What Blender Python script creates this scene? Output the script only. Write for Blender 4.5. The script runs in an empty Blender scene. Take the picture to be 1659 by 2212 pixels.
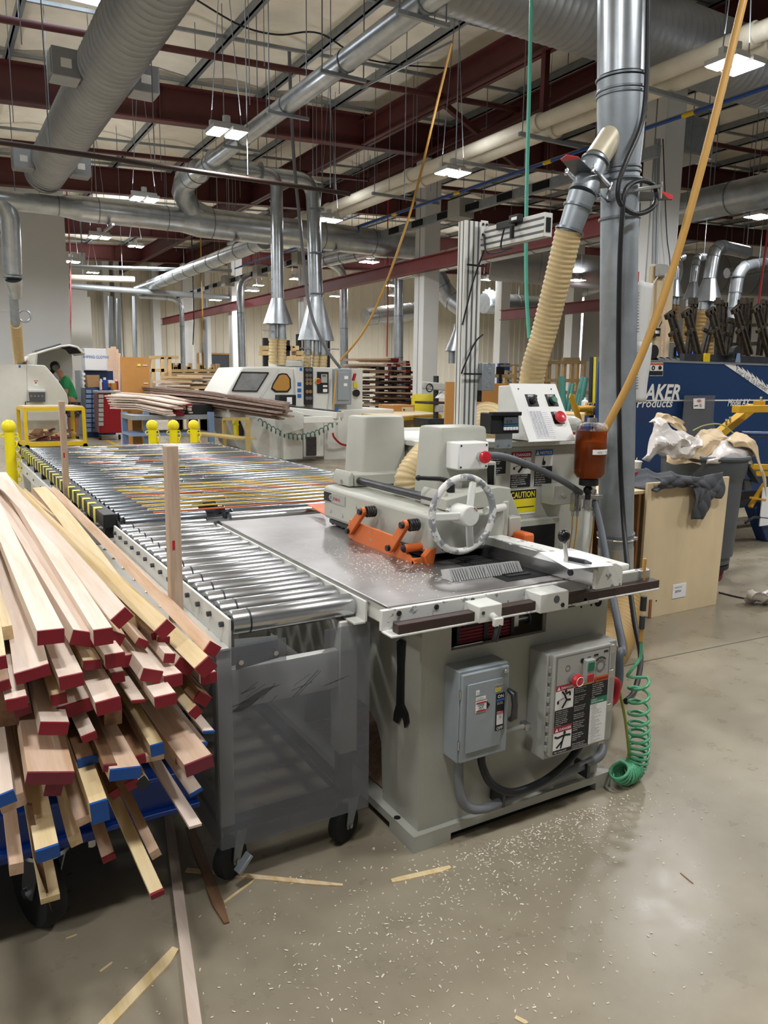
import bpy, math, random
from mathutils import Vector as V, Matrix
random.seed(7)
scn = bpy.context.scene
col = scn.collection
R = math.radians
# ---------------------------------------------------------------- camera
H = 1.55; FPX = 1661.0; CXP = 829.5; CYP = 1106.0
PITCH, ROLL, HEAD = R(9.8), R(0.74), R(30.4)
_f0 = V((math.sin(HEAD), math.cos(HEAD), 0)); _r0 = V((math.cos(HEAD), -math.sin(HEAD), 0)); _u0 = V((0, 0, 1))
FWD = _f0*math.cos(PITCH) - _u0*math.sin(PITCH); _u = _u0*math.cos(PITCH) + _f0*math.sin(PITCH)
RGT = _r0*math.cos(ROLL) + _u*math.sin(ROLL); UPV = _u*math.cos(ROLL) - _r0*math.sin(ROLL)
cd = bpy.data.cameras.new('camera'); cam = bpy.data.objects.new('camera', cd); col.objects.link(cam)
cd.sensor_fit = 'VERTICAL'; cd.sensor_height = 36.0; cd.lens = 36.0*FPX/2212.0; cd.clip_start = .05; cd.clip_end = 300
M = Matrix((RGT, UPV, -FWD)).transposed().to_4x4(); M.translation = V((0, 0, H)); cam.matrix_world = M
scn.camera = cam
def at(px, py, x=None, y=None, z=None):
    """the point of the place seen at a pixel, on the plane x=, y= or z= it stands on"""
    v = FWD + RGT*((px-CXP)/FPX) - UPV*((py-CYP)/FPX)
    t = (z-H)/v.z if z is not None else (x/v.x if x is not None else y/v.y)
    return V((0, 0, H)) + v*t
# ---------------------------------------------------------------- world, light, exposure
w = bpy.data.worlds.new('World'); scn.world = w; w.use_nodes = True
w.node_tree.nodes['Background'].inputs[0].default_value = (.93, .97, 1, 1)
w.node_tree.nodes['Background'].inputs[1].default_value = .15
vs = scn.view_settings; vs.view_transform = 'Standard'; vs.look = 'None'; vs.exposure = 0.28; vs.gamma = 1.0; vs.use_curve_mapping = False
LAMP_W = 62.0      # watts of each high-bay lamp
scn.cycles.max_bounces = 7; scn.cycles.diffuse_bounces = 3; scn.cycles.glossy_bounces = 3; scn.cycles.transmission_bounces = 6
scn.cycles.sample_clamp_indirect = 6
def area_lamp(x, y, z, wx, wy, watt, up=.16):
    l = bpy.data.lights.new('high_bay_light', 'AREA'); l.shape = 'RECTANGLE'; l.size = wx; l.size_y = wy; l.energy = watt
    l.color = (.97, .985, 1); l.spread = R(170)
    o = bpy.data.objects.new('high_bay_light', l); col.objects.link(o); o.location = (x, y, z)
    if up:  # extra upward light, added to brighten the roof liner
        l2 = l.copy(); l2.energy = watt*up; o2 = bpy.data.objects.new('added_uplight', l2); col.objects.link(o2); o2.location = (x, y, z+.26); o2.rotation_euler = (math.pi, 0, 0)
    return o
LAMP_X = (-6.9, -3.4, .05, 3.5, 7.0, 10.35, 13.6, 17.3); LAMP_Y = (.8, 5.3, 10.03, 14.4, 18.7, 23.1, 27.2, 31.5); LAMP_Z = 4.6
# ---------------------------------------------------------------- helpers
def lin(c):
    if isinstance(c, str): c = tuple(int(c[i:i+2], 16) for i in (0, 2, 4))
    return tuple(((v/255)/12.92 if v/255 <= .04045 else ((v/255+.055)/1.055)**2.4) for v in c)
MATS = {}
def mat(name, c, rough=.5, metal=0, var=0, scale=6, c2=None, bump=0, bscale=60, stretch=None, trans=0, ior=1.45, emit=0, alpha=1, spec=.5, rnd=0, coat=0, thresh=None, det=4):
    m = bpy.data.materials.new(name); m.use_nodes = True; nt = m.node_tree; b = nt.nodes['Principled BSDF']; L = nt.links.new
    c = lin(c); cc = (*c, 1)
    b.inputs['Base Color'].default_value = cc; b.inputs['Roughness'].default_value = rough; b.inputs['Metallic'].default_value = metal
    b.inputs['Transmission Weight'].default_value = trans; b.inputs['IOR'].default_value = ior; b.inputs['Alpha'].default_value = alpha
    b.inputs['Specular IOR Level'].default_value = spec; b.inputs['Coat Weight'].default_value = coat
    if emit: b.inputs['Emission Color'].default_value = cc; b.inputs['Emission Strength'].default_value = emit
    if var or c2 or bump:
        tc = nt.nodes.new('ShaderNodeTexCoord'); mp = nt.nodes.new('ShaderNodeMapping'); L(tc.outputs['Object'], mp.inputs['Vector'])
        if stretch: mp.inputs['Scale'].default_value = stretch
    if var or c2:
        n = nt.nodes.new('ShaderNodeTexNoise'); n.inputs['Scale'].default_value = scale; n.inputs['Detail'].default_value = det; n.inputs['Roughness'].default_value = .6
        L(mp.outputs[0], n.inputs['Vector'])
        r = nt.nodes.new('ShaderNodeValToRGB'); L(n.outputs['Fac'], r.inputs['Fac'])
        a = c if c2 else tuple(v*(1-var) for v in c); e = lin(c2) if c2 else tuple(min(1, v*(1+var)) for v in c)
        lo, hi = thresh or (.32, .68)
        r.color_ramp.elements[0].position = lo; r.color_ramp.elements[0].color = (*a, 1); r.color_ramp.elements[1].position = hi; r.color_ramp.elements[1].color = (*e, 1)
        src = r.outputs['Color']
        if rnd:
            oi = nt.nodes.new('ShaderNodeObjectInfo'); hv = nt.nodes.new('ShaderNodeHueSaturation'); mr = nt.nodes.new('ShaderNodeMapRange')
            mr.inputs['To Min'].default_value = 1-rnd; mr.inputs['To Max'].default_value = 1+rnd*.5; L(oi.outputs['Random'], mr.inputs['Value']); L(mr.outputs[0], hv.inputs['Value'])
            L(src, hv.inputs['Color']); src = hv.outputs['Color']
        L(src, b.inputs['Base Color'])
    if bump:
        n2 = nt.nodes.new('ShaderNodeTexNoise'); n2.inputs['Scale'].default_value = bscale; n2.inputs['Detail'].default_value = 3; L(mp.outputs[0], n2.inputs['Vector'])
        bp = nt.nodes.new('ShaderNodeBump'); bp.inputs['Strength'].default_value = bump; bp.inputs['Distance'].default_value = .01; L(n2.outputs['Fac'], bp.inputs['Height']); L(bp.outputs[0], b.inputs['Normal'])
    MATS[name] = m; return m
BASE = {}
def _off(p):
    o = V((0, 0, 0))
    while p is not None:
        o = o + p.location; p = p.parent
    return o
def prop(o, label=None, cat=None, group=None, kind=None):
    if label: o['label'] = label
    if cat: o['category'] = cat
    if group: o['group'] = group
    if kind: o['kind'] = kind
    return o
def thing(name, label, cat, loc=(0, 0, 0), group=None, kind=None):
    o = bpy.data.objects.new(name, None); o.empty_display_size = .1; col.objects.link(o); o.location = loc
    return prop(o, label, cat, group, kind)
class MB:
    def __init__(s): s.v = []; s.f = []
    def add(s, vs, fs):
        b = len(s.v); s.v += [V(p) for p in vs]; s.f += [tuple(i+b for i in f) for f in fs]; return s
    def box(s, x0, x1, y0, y1, z0, z1):
        return s.add([(x0, y0, z0), (x1, y0, z0), (x1, y1, z0), (x0, y1, z0), (x0, y0, z1), (x1, y0, z1), (x1, y1, z1), (x0, y1, z1)],
                     [(0, 3, 2, 1), (4, 5, 6, 7), (0, 1, 5, 4), (1, 2, 6, 5), (2, 3, 7, 6), (3, 0, 4, 7)])
    def cb(s, c, sx, sy, sz): return s.box(c[0]-sx/2, c[0]+sx/2, c[1]-sy/2, c[1]+sy/2, c[2]-sz/2, c[2]+sz/2)
    def bar(s, a, b, wd, ht, up=(0, 0, 1)):
        a = V(a); b = V(b); d = (b-a).normalized(); up = V(up)
        if abs(d.dot(up)) > .98: up = V((0, 1, 0)) if abs(d.y) < .9 else V((1, 0, 0))
        x = d.cross(up).normalized()*wd/2; z = x.cross(d).normalized()*ht/2
        q = [a-x-z, a+x-z, a+x+z, a-x+z, b-x-z, b+x-z, b+x+z, b-x+z]
        return s.add(q, [(0, 1, 2, 3), (5, 4, 7, 6), (1, 0, 4, 5), (2, 1, 5, 6), (3, 2, 6, 7), (0, 3, 7, 4)])
    def ring(s, c, d, r, n, ref=None):
        d = V(d).normalized(); u = ref or (V((0, 0, 1)) if abs(d.z) < .9 else V((1, 0, 0)))
        x = d.cross(u).normalized(); y = d.cross(x)
        return [V(c)+x*(r*math.cos(2*math.pi*i/n))+y*(r*math.sin(2*math.pi*i/n)) for i in range(n)]
    def loft(s, rings, caps=True):
        n = len(rings[0]); b = len(s.v)
        for r in rings: s.v += [V(p) for p in r]
        for k in range(len(rings)-1):
            for i in range(n):
                j = (i+1) % n; s.f.append((b+k*n+i, b+k*n+j, b+(k+1)*n+j, b+(k+1)*n+i))
        if caps:
            s.f.append(tuple(b+i for i in reversed(range(n)))); m = b+(len(rings)-1)*n; s.f.append(tuple(m+i for i in range(n)))
        return s
    def cyl(s, a, b, r, r2=None, n=16, caps=True):
        d = V(b)-V(a); return s.loft([s.ring(a, d, r, n), s.ring(b, d, r if r2 is None else r2, n)], caps)
    def lathe(s, prof, o, ax=(0, 0, 1), n=24, caps=True):
        ax = V(ax).normalized(); return s.loft([s.ring(V(o)+ax*t, ax, max(r, 1e-4), n) for r, t in prof], caps)
    def tube(s, pts, r, n=8, caps=True):
        pts = [V(p) for p in pts]; rs = []; u = None
        for i, p in enumerate(pts):
            d = (pts[min(i+1, len(pts)-1)]-pts[max(i-1, 0)]).normalized()
            if u is None: u = d.orthogonal().normalized()
            u = (u-d*u.dot(d)).normalized(); w_ = d.cross(u); rr = r[i] if isinstance(r, (list, tuple)) else r
            rs.append([p+u*(rr*math.cos(2*math.pi*k/n))+w_*(rr*math.sin(2*math.pi*k/n)) for k in range(n)])
        return s.loft(rs, caps)
    def prism(s, poly, vec):
        n = len(poly); vec = V(vec); a = [V(p) for p in poly]; b = [p+vec for p in a]
        return s.add(a+b, [tuple(range(n)), tuple(range(2*n-1, n-1, -1))]+[(i, i+n, (i+1) % n+n, (i+1) % n) for i in range(n)])
    def sph(s, c, r, n=16, sz=1):
        k = n//2; return s.loft([[V(c)+V((r*math.sin(math.pi*(j+.02)/(k+.04))*math.cos(2*math.pi*i/n), r*math.sin(math.pi*(j+.02)/(k+.04))*math.sin(2*math.pi*i/n), -r*sz*math.cos(math.pi*j/k))) for i in range(n)] for j in range(k+1)])
    def torus(s, c, ax, RR, r, n=32, k=10):
        ax = V(ax).normalized(); x = ax.orthogonal().normalized(); y = ax.cross(x); b = len(s.v)
        for i in range(n):
            a = 2*math.pi*i/n; e = x*math.cos(a)+y*math.sin(a)
            for j in range(k):
                t = 2*math.pi*j/k; s.v.append(V(c)+e*(RR+r*math.cos(t))+ax*(r*math.sin(t)))
        for i in range(n):
            for j in range(k):
                s.f.append((b+i*k+j, b+((i+1) % n)*k+j, b+((i+1) % n)*k+(j+1) % k, b+i*k+(j+1) % k))
        return s
    def grid(s, fn, nu, nv):
        b = len(s.v)
        for i in range(nu+1):
            for j in range(nv+1): s.v.append(V(fn(i/nu, j/nv)))
        for i in range(nu):
            for j in range(nv):
                q = b+i*(nv+1)+j; s.f.append((q, q+nv+1, q+nv+2, q+1))
        return s
    def build(s, name, m, parent=None, bev=0, smooth=True, ang=40, label=None, loc=None, kind=None):
        me = bpy.data.meshes.new(name); o = bpy.data.objects.new(name, me); col.objects.link(o)
        if parent is not None: off = _off(parent); o.parent = parent
        elif loc is not None: off = V(loc); o.location = off
        else:
            lo = [min(p[i] for p in s.v) for i in range(3)]; hi = [max(p[i] for p in s.v) for i in range(3)]
            off = V(((lo[0]+hi[0])/2, (lo[1]+hi[1])/2, lo[2])); o.location = off
        me.from_pydata([tuple(p-off) for p in s.v], [], s.f); me.update()
        me.materials.append(MATS[m] if isinstance(m, str) else m)
        if smooth:
            me.shade_smooth(); me.set_sharp_from_angle(angle=R(ang))
        if bev:
            bm = o.modifiers.new('bevel', 'BEVEL'); bm.width = bev; bm.segments = 2; bm.limit_method = 'ANGLE'; bm.angle_limit = R(35)
        if label: o['label'] = label
        if kind: o['kind'] = kind
        return o
def fixn(o):
    import bmesh
    b = bmesh.new(); b.from_mesh(o.data); bmesh.ops.recalc_face_normals(b, faces=b.faces); b.to_mesh(o.data); b.free(); return o
def copy_tree(o, parent=None, label=None, delta=None):
    c = o.copy(); col.objects.link(c); c.parent = parent
    for ch in list(o.children):
        copy_tree(ch, c)
    if label: c['label'] = label
    if delta is not None: c.location = o.location + V(delta)
    return c

def smoothpath(pts, n=6):
    pts = [V(p) for p in pts]; out = []
    for i in range(len(pts)-1):
        p0 = pts[max(i-1, 0)]; p1 = pts[i]; p2 = pts[i+1]; p3 = pts[min(i+2, len(pts)-1)]
        for k in range(n):
            t = k/n; out.append(.5*((2*p1)+(p2-p0)*t+(2*p0-5*p1+4*p2-p3)*t*t+(3*p1-p0-3*p2+p3)*t**3))
    return out+[pts[-1]]
TEXTS = []
def text(s, p, size, m, parent, xd=(1, 0, 0), ud=(0, 0, 1), align='LEFT', bold=0, shear=0, sx=1, sp=1, name='lettering'):
    TEXTS.append((s, V(p), size, m, parent, V(xd), V(ud), align, bold, shear, sx, sp, name))
def make_texts():
    obs = []
    for t in TEXTS:
        s, p, size, m, parent, xd, ud, align, bold, shear, sx, sp, name = t
        cu = bpy.data.curves.new('lettering', 'FONT'); cu.body = s; cu.size = 1; cu.align_x = align; cu.offset = bold; cu.shear = shear; cu.resolution_u = 2; cu.space_line = sp
        ob = bpy.data.objects.new('tmp', cu); col.objects.link(ob); obs.append(ob)
    bpy.context.view_layer.update(); dg = bpy.context.evaluated_depsgraph_get()
    for ob, t in zip(obs, TEXTS):
        s, p, size, m, parent, xd, ud, align, bold, shear, sx, sp, name = t
        me = bpy.data.meshes.new_from_object(ob.evaluated_get(dg)); xd = xd.normalized(); ud = ud.normalized(); nd = xd.cross(ud); off = _off(parent)
        for v in me.vertices: v.co = p + xd*(v.co.x*size*sx) + ud*(v.co.y*size) + nd*.0006 - off
        me.materials.clear(); me.materials.append(MATS[m]); me.name = name
        o = bpy.data.objects.new(name, me); col.objects.link(o); o.parent = parent
    for ob in obs: bpy.data.objects.remove(ob)
# ---------------------------------------------------------------- materials
def concrete():
    m = mat('concrete', 'a39a88', .3, 0, c2='7f7564', scale=.5, det=6, thresh=(.25, .75), bump=.03, bscale=22); nt = m.node_tree; b = nt.nodes['Principled BSDF']; L = nt.links.new
    src = b.inputs['Base Color'].links[0].from_socket; tc = [n for n in nt.nodes if n.type == 'TEX_COORD'][0]
    n = nt.nodes.new('ShaderNodeTexNoise'); n.inputs['Scale'].default_value = 7; n.inputs['Detail'].default_value = 8; n.inputs['Roughness'].default_value = .6; L(tc.outputs['Object'], n.inputs['Vector'])
    r = nt.nodes.new('ShaderNodeValToRGB'); L(n.outputs['Fac'], r.inputs['Fac']); r.color_ramp.elements[0].position = .3; r.color_ramp.elements[0].color = (.9, .89, .87, 1); r.color_ramp.elements[1].position = .7; r.color_ramp.elements[1].color = (1.06, 1.06, 1.05, 1)
    mx = nt.nodes.new('ShaderNodeMix'); mx.data_type = 'RGBA'; mx.blend_type = 'MULTIPLY'; mx.inputs['Factor'].default_value = 1; L(src, mx.inputs['A']); L(r.outputs['Color'], mx.inputs['B']); L(mx.outputs['Result'], b.inputs['Base Color'])
    mr = nt.nodes.new('ShaderNodeMapRange'); mr.inputs['To Min'].default_value = .18; mr.inputs['To Max'].default_value = .42; L(n.outputs['Fac'], mr.inputs['Value']); L(mr.outputs[0], b.inputs['Roughness'])
concrete()
mat('concrete_joint', '4a4438', .8)
mat('floor_yellow', 'b8a03a', .5, var=.15)
mat('roof_liner', 'e4dccb', .8, var=.12, scale=1.2, bump=.5, bscale=2.5)
mat('purlin', '8d9296', .45, .6, var=.15, scale=3)
mat('red_steel', '4e211f', .55, 0, var=.15, scale=2)
mat('rail_red', '7c3a3a', .5, 0, var=.12, scale=2)
mat('siding', 'e2dac8', .6, var=.05, scale=.6)
mat('white_wall', 'd9d8d2', .6, var=.04, scale=.8)
mat('grey_wall', 'cfcfcd', .7, var=.03, scale=.7)
mat('column_white', 'e2e3e2', .4, var=.04, scale=1)
mat('galv', 'b6bcc1', .3, .85, var=.14, scale=5)
mat('galv_dull', '9aa1a7', .45, .6, var=.12, scale=7)
mat('spiral', '9c9fa2', .45, .55, var=.08, scale=3)
mat('band', '7f868c', .4, .7)
mat('pvc_white', 'd8d2c2', .5, var=.05)
mat('pipe_grey', '9aa0a4', .4, .5)
mat('pipe_dark', '3a2c29', .5)
mat('rod', '8a8f94', .4, .6)
mat('lamp', 'fffaf0', .5, emit=22)
mat('sky_panel', 'e4f0ff', .5, emit=3.2)
mat('lamp_body', 'c9cbcc', .5)
mat('saw_grey', 'aeaea4', .42, 0, var=.06, scale=5, spec=.5)
mat('saw_worn', 'd8d8d2', .45, 0, c2='8b8d8f', scale=30, thresh=(.59, .63))
mat('wheel_worn', 'd8d8d2', .45, 0, c2='8b8d92', scale=22, thresh=(.5, .54))
mat('saw_white', 'd6d6d0', .4, 0, var=.05, scale=8)
mat('steel_table', 'a7a4a3', .36, .9, var=.22, scale=3, stretch=(1, 1, 1), bump=.06, bscale=90)
mat('steel', 'c0c0c0', .25, .95, var=.08, scale=9)
mat('finger_steel', 'd2d2d2', .3, .45)
mat('steel_dark', '55565a', .35, .9, var=.15, scale=12)
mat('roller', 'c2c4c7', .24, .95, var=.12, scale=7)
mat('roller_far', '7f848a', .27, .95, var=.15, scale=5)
mat('black', '17181a', .45)
mat('black_gloss', '121315', .25)
mat('black_rubber', '1c1d1f', .7, var=.2, scale=14)
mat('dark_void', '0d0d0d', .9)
mat('brown_bar', '3c2c28', .45, var=.15, scale=20)
mat('orange', 'c8622a', .45, 0, var=.1, scale=9, spec=.4)
mat('orange_worn', 'd06a30', .45, 0, c2='8a8a78', scale=16, thresh=(.62, .66))
mat('box_grey', '8f979b', .4, var=.03)
mat('panel_grey', 'a2a39d', .4, var=.03)
mat('red', 'b3202b', .4)
mat('red_gloss', 'c21f2c', .25, coat=.4)
mat('green_btn', '0f6b4f', .3)
mat('white', 'e9e9e6', .5)
mat('paper', 'e8e8ea', .6)
mat('paper_curl', 'c9c9c6', .6)
mat('ink', '16181c', .5)
mat('ink_grey', '5a5c60', .5)
mat('sign_red', 'a21f3a', .45)
mat('sign_blue', '2b66ae', .45)
mat('sign_yellow', 'e3d227', .45)
mat('sign_orange', 'd05a24', .45)
mat('sign_green', '1d7a5a', .45)
mat('yellow', 'd6b51f', .4, var=.05)
mat('bollard_yellow', 'f0dd18', .35, var=.04)
mat('amber_yellow', 'c99a22', .4, var=.08)
mat('rod_yellow', 'd0a83c', .4)
mat('tape_yellow', 'e6dc6e', .6)
mat('blue_paint', '163866', .35, var=.06)
mat('blue_cart', '0f3482', .38, var=.1)
mat('blue_cab', '7c93b4', .45, var=.04)
mat('navy', '16325e', .4)
mat('hose_tan', 'c8b184', .42, 0, var=.06, scale=12)
mat('hose_tan_dark', 'a5854f', .45)
mat('hose_yellow', 'b98d45', .5)
mat('hose_teal', '5bb5a0', .45)
mat('hose_green', '5fae84', .22, trans=.15, ior=1.4)
mat('hose_olive', '8f9a3c', .3)
mat('hose_grey', '565b62', .45)
mat('hose_black', '1a1b1f', .4)
mat('conduit_grey', '707377', .45)
mat('oil', '9a4210', .06, trans=.7, ior=1.35)
mat('clear', 'f2f5f5', .06, trans=1, ior=1.2, alpha=.35)
mat('acrylic', '74777e', .3, trans=0, alpha=.45, var=.15, scale=3)
mat('scratch', '3c3e42', .8, alpha=.38)
mat('window_grey', '8b8d8d', .25, var=.2, scale=4)
mat('amber_liquid', '8a3c10', .1, trans=.4)
mat('glass_dark', '50555a', .1, spec=.7)
mat('glass_warm', 'b98a48', .2)
mat('plywood', 'd3bf9b', .55, var=.1, scale=3, stretch=(1, 1, .35))
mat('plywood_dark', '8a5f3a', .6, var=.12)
mat('hardboard', 'b98445', .5, var=.08, scale=2)
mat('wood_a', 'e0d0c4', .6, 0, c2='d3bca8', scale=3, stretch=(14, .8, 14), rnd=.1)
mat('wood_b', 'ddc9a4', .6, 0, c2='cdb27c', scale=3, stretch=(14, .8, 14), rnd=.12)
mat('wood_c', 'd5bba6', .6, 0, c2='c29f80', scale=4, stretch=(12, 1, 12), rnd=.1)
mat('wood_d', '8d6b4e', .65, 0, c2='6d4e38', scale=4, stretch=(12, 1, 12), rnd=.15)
mat('wood_e', 'e3d0b0', .6, 0, c2='cdab78', scale=5, stretch=(10, 1, 10), rnd=.1)
mat('branch_beige', 'bdb49c', .45, .2, var=.08)
mat('stake_wood', 'bfaa97', .6, 0, c2='a8907a', scale=4, stretch=(12, 12, 1))
mat('stand_wood', 'a68f55', .5, var=.1)
mat('wood_walnut', 'a08b7e', .65, 0, c2='7a6459', scale=4, stretch=(12, 1, 12), rnd=.2)
mat('wood_far', 'd8b988', .6, var=.12, rnd=.18)
mat('end_red', '7e1726', .55, var=.08, scale=30)
mat('end_darkred', '6f2433', .6, var=.1, scale=30)
mat('end_blue', '124a94', .5, var=.06, scale=30)
mat('end_black', '1c2224', .6)
mat('chips', 'eee5d4', .8)
mat('sawdust', 'a58873', .9, c2='7d6254', scale=40, bump=.6, bscale=60)
mat('can_grey', '4d5257', .5, var=.06)
mat('cloth_grey', '4a4c51', .85, bump=.25, bscale=160, var=.08)
mat('kraft', 'c9b393', .6, c2='c2a880', var=.1)
mat('poly_white', 'd4cdc8', .3, var=.06)
mat('skin', 'b5836b', .6)
mat('hair', '151312', .6)
mat('green_shirt', '2f8f57', .8, var=.06)
mat('moulder_white', 'd3d3cc', .4, var=.03)
mat('screen_blue', '3b58c0', .4, emit=1.2)
mat('black_iron', '1f1d1b', .45, .4, var=.3, scale=20, c2='4a4030')
mat('tube_green', '2f6f63', .4)
mat('cardboard', 'b08a5e', .7, var=.06)
mat('bluetarp', '1d4a9a', .4)
mat('red_paint', '8d1622', .35, var=.05)
mat('yellow_tank', 'c7b81e', .45, var=.06)
mat('chrome', 'd5d8da', .15, 1)
def plaid():
    m = mat('plaid', '3a3a3d', .85); nt = m.node_tree; b = nt.nodes['Principled BSDF']; tc = nt.nodes.new('ShaderNodeTexCoord'); ck = nt.nodes.new('ShaderNodeTexChecker')
    ck.inputs['Scale'].default_value = 22; ck.inputs['Color1'].default_value = (.03, .03, .035, 1); ck.inputs['Color2'].default_value = (.22, .2, .19, 1)
    nt.links.new(tc.outputs['Object'], ck.inputs['Vector']); nt.links.new(ck.outputs['Color'], b.inputs['Base Color'])
plaid()
# ================================================================ the building
def roofz(x): return 6.62 + .046*x
fl = prop(MB().box(-16, 46, -12, 44, -.12, 0).build('floor', 'concrete', loc=(0, 0, 0), smooth=False), kind='structure')
for a, b in (((1395, 1428), (1700, 1366)), ((1395, 1428), (1180, 1478))):
    MB().bar(at(*a, z=.0006), at(*b, z=.0006), .006, .001).build('control_joint', 'concrete_joint', fl, smooth=False)
for a, b in (((560, 985), (760, 1042)), ((176, 924), (300, 985))):
    MB().bar(at(*a, z=.001), at(*b, z=.001), .09, .0012).build('floor_marking', 'floor_yellow', fl, smooth=False)
ce = prop(MB().grid(lambda u, v: (-16+62*u, -12+56*v, roofz(-16+62*u)+.18+.05*math.sin(u*62/1.5*2*math.pi)), 248, 2).build('ceiling', 'roof_liner', loc=(0, 0, 6)), kind='structure')
for i in range(28):                                        # purlins run away from the camera
    x = -9+1.5*i; z = roofz(x)
    MB().box(x-.012, x+.012, -12, 44, z-.02, z+.2).box(x-.012, x+.07, -12, 44, z-.02, z).build('purlin', 'purlin', ce, smooth=False)
for i in range(20):
    y = 4.1+2.18*i
    MB().bar((-9, y, roofz(-9)+.05), (30, y, roofz(30)+.05), .05, .05).build('bridging_angle', 'purlin', ce, smooth=False)
for y in (2.05, 8.6, 15.15, 21.66, 28.2, 34.7):
    m = MB(); a, b = -14, 36
    for lo, hi, wd in ((.0, .03, .24), (.03, .60, .03), (.60, .63, .24)):
        m.add([(x, y+s*wd/2, roofz(x)-.66+h) for x in (a, b) for s in (-1, 1) for h in (lo, hi)], [(0, 1, 3, 2), (4, 6, 7, 5), (0, 4, 5, 1), (2, 3, 7, 6), (1, 5, 7, 3), (0, 2, 6, 4)])
    b_ = m.build('roof_beam', 'red_steel', ce, smooth=False)
    for k in range(6):
        x = -2.1+3.05*k
        MB().box(x-.01, x+.01, y-.11, y+.11, roofz(x)-.62, roofz(x)-.04).build('stiffener', 'red_steel', b_, smooth=False)
for x, z0, z1 in ((8.25, 6.35, 6.85), (10.0, 6.3, 6.75)):
    m = MB(); m.box(x-.1, x+.1, 2, 43, z0, z0+.03).box(x-.012, x+.012, 2, 43, z0, z1).box(x-.1, x+.1, 2, 43, z1-.03, z1); m.build('eave_beam', 'red_steel', ce, smooth=False)
for a, b in (((8.25, 9.5, 6.4), (8.25, 9.5, 5.4)), ((8.25, 12.2, 6.4), (10, 12.2, 5.6)), ((8.25, 12.2, 5.5), (10, 9, 6.6)), ((8.25, 14.8, 5.6), (10, 12.4, 6.6)), ((10, 11.2, 6.3), (10, 11.2, 5.3))):
    MB().bar(a, b, .09, .09).build('brace', 'red_steel', ce, smooth=False)
c0 = at(125, -25, z=6.9); 
sk = MB().box(c0.x-.75, c0.x+.55, c0.y-1.6, c0.y+.05, roofz(c0.x)+.1, roofz(c0.x)+.13).build('skylight_panel', 'sky_panel', ce, smooth=False)
for i, (y, nm) in enumerate(((8.68, 'nearest'), (15.2, 'b'), (21.7, 'c'), (28.0, 'd'), (34.2, 'e'))):
    m = MB(); m.box(9.76, 10.18, y-.2, y+.2, 0, 6.35)
    o = prop(m.build('column', 'column_white', bev=.012), kind='structure')
    MB().box(9.757, 9.76, y-.012, y+.012, .1, 6.2).build('column_seam', 'purlin', o, smooth=False)
for px, yy in ((1232, 22.0), (1240, 27.5), (1080, 25.0)):
    p = at(px, 800, y=yy); prop(MB().box(p.x-.22, p.x+.22, yy-.2, yy+.2, 0, 7).build('column', 'column_white', bev=.012), kind='structure')
# far walls with standing ribs
def ribbed(name, x0, x1, y, z1, m_, step=.4):
    poly = []; x = x0
    while x < x1:
        poly += [(x, y), (x+step*.62, y), (x+step*.7, y-.045), (x+step*.92, y-.045)]; x += step
    poly.append((x1, y)); m = MB()
    m.add([(px, py, z) for px, py in poly for z in (0, z1)], [(2*i, 2*i+2, 2*i+3, 2*i+1) for i in range(len(poly)-1)])
    return prop(m.build(name, m_, loc=(0, y, 0), smooth=False), kind='structure')
ribbed('wall_back', -10, 40, 39.5, 9, 'siding', .42)
prop(MB().box(38, 38.2, -8, 40, 0, 9).build('wall_right', 'grey_wall', smooth=False), kind='structure')
prop(MB().box(-10, 3.46, 23.0, 23.3, 0, 7).build('wall_partition', 'grey_wall', smooth=False), kind='structure')
p = at(198, 700, y=31.0)
prop(MB().box(-2, p.x, 31.0, 31.3, 0, at(170, 640, y=31).z).box(p.x-1.1, p.x-.1, 31.02, 31.3, 0, at(170, 545, y=31).z).build('wall_inner', 'white_wall', smooth=False), kind='structure')
prop(MB().box(at(1155, 790, y=33).x, 34, 33, 33.25, 0, at(1200, 778, y=33).z).build('wall_low', 'white_wall', smooth=False), kind='structure')
for px, wd in ((338, .35), (232, .3), (860, .3), (255, .25), (448, .25)):
    p = at(px, 700, y=38.9); prop(MB().box(p.x-wd/2, p.x+wd/2, 38.75, 39.3, 0, 8).build('column', 'column_white', smooth=False), kind='structure')
# window in the back wall
q0 = at(428, 762, y=39.3); q1 = at(447, 812, y=39.3)
wn = prop(MB().box(q0.x, q1.x, 39.38, 39.42, q1.z, q0.z).build('window_1', 'white', smooth=False), kind='structure')
for lo in (0, .5): MB().box(q0.x+(q1.x-q0.x)*lo, q0.x+(q1.x-q0.x)*lo+.05, 39.3, 39.38, q1.z, q0.z).build('window_frame', 'hardboard', wn, smooth=False)
q0 = at(445, 762, y=39.2); q1 = at(498, 815, y=39.2)
o = thing('notice_board', 'dark grey board in a wooden frame on the far wall', 'board', (q0.x, 39.2, q1.z))
MB().box(q0.x, q1.x, 39.2, 39.3, q1.z, q0.z).build('panel', 'glass_dark', o, smooth=False)
MB().box(q0.x, q1.x, 39.15, 39.2, q0.z-.08, q0.z).box(q0.x, q0.x+.08, 39.15, 39.2, q1.z, q0.z).box(q1.x-.08, q1.x, 39.15, 39.2, q1.z, q0.z).build('frame', 'hardboard', o, smooth=False)

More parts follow.
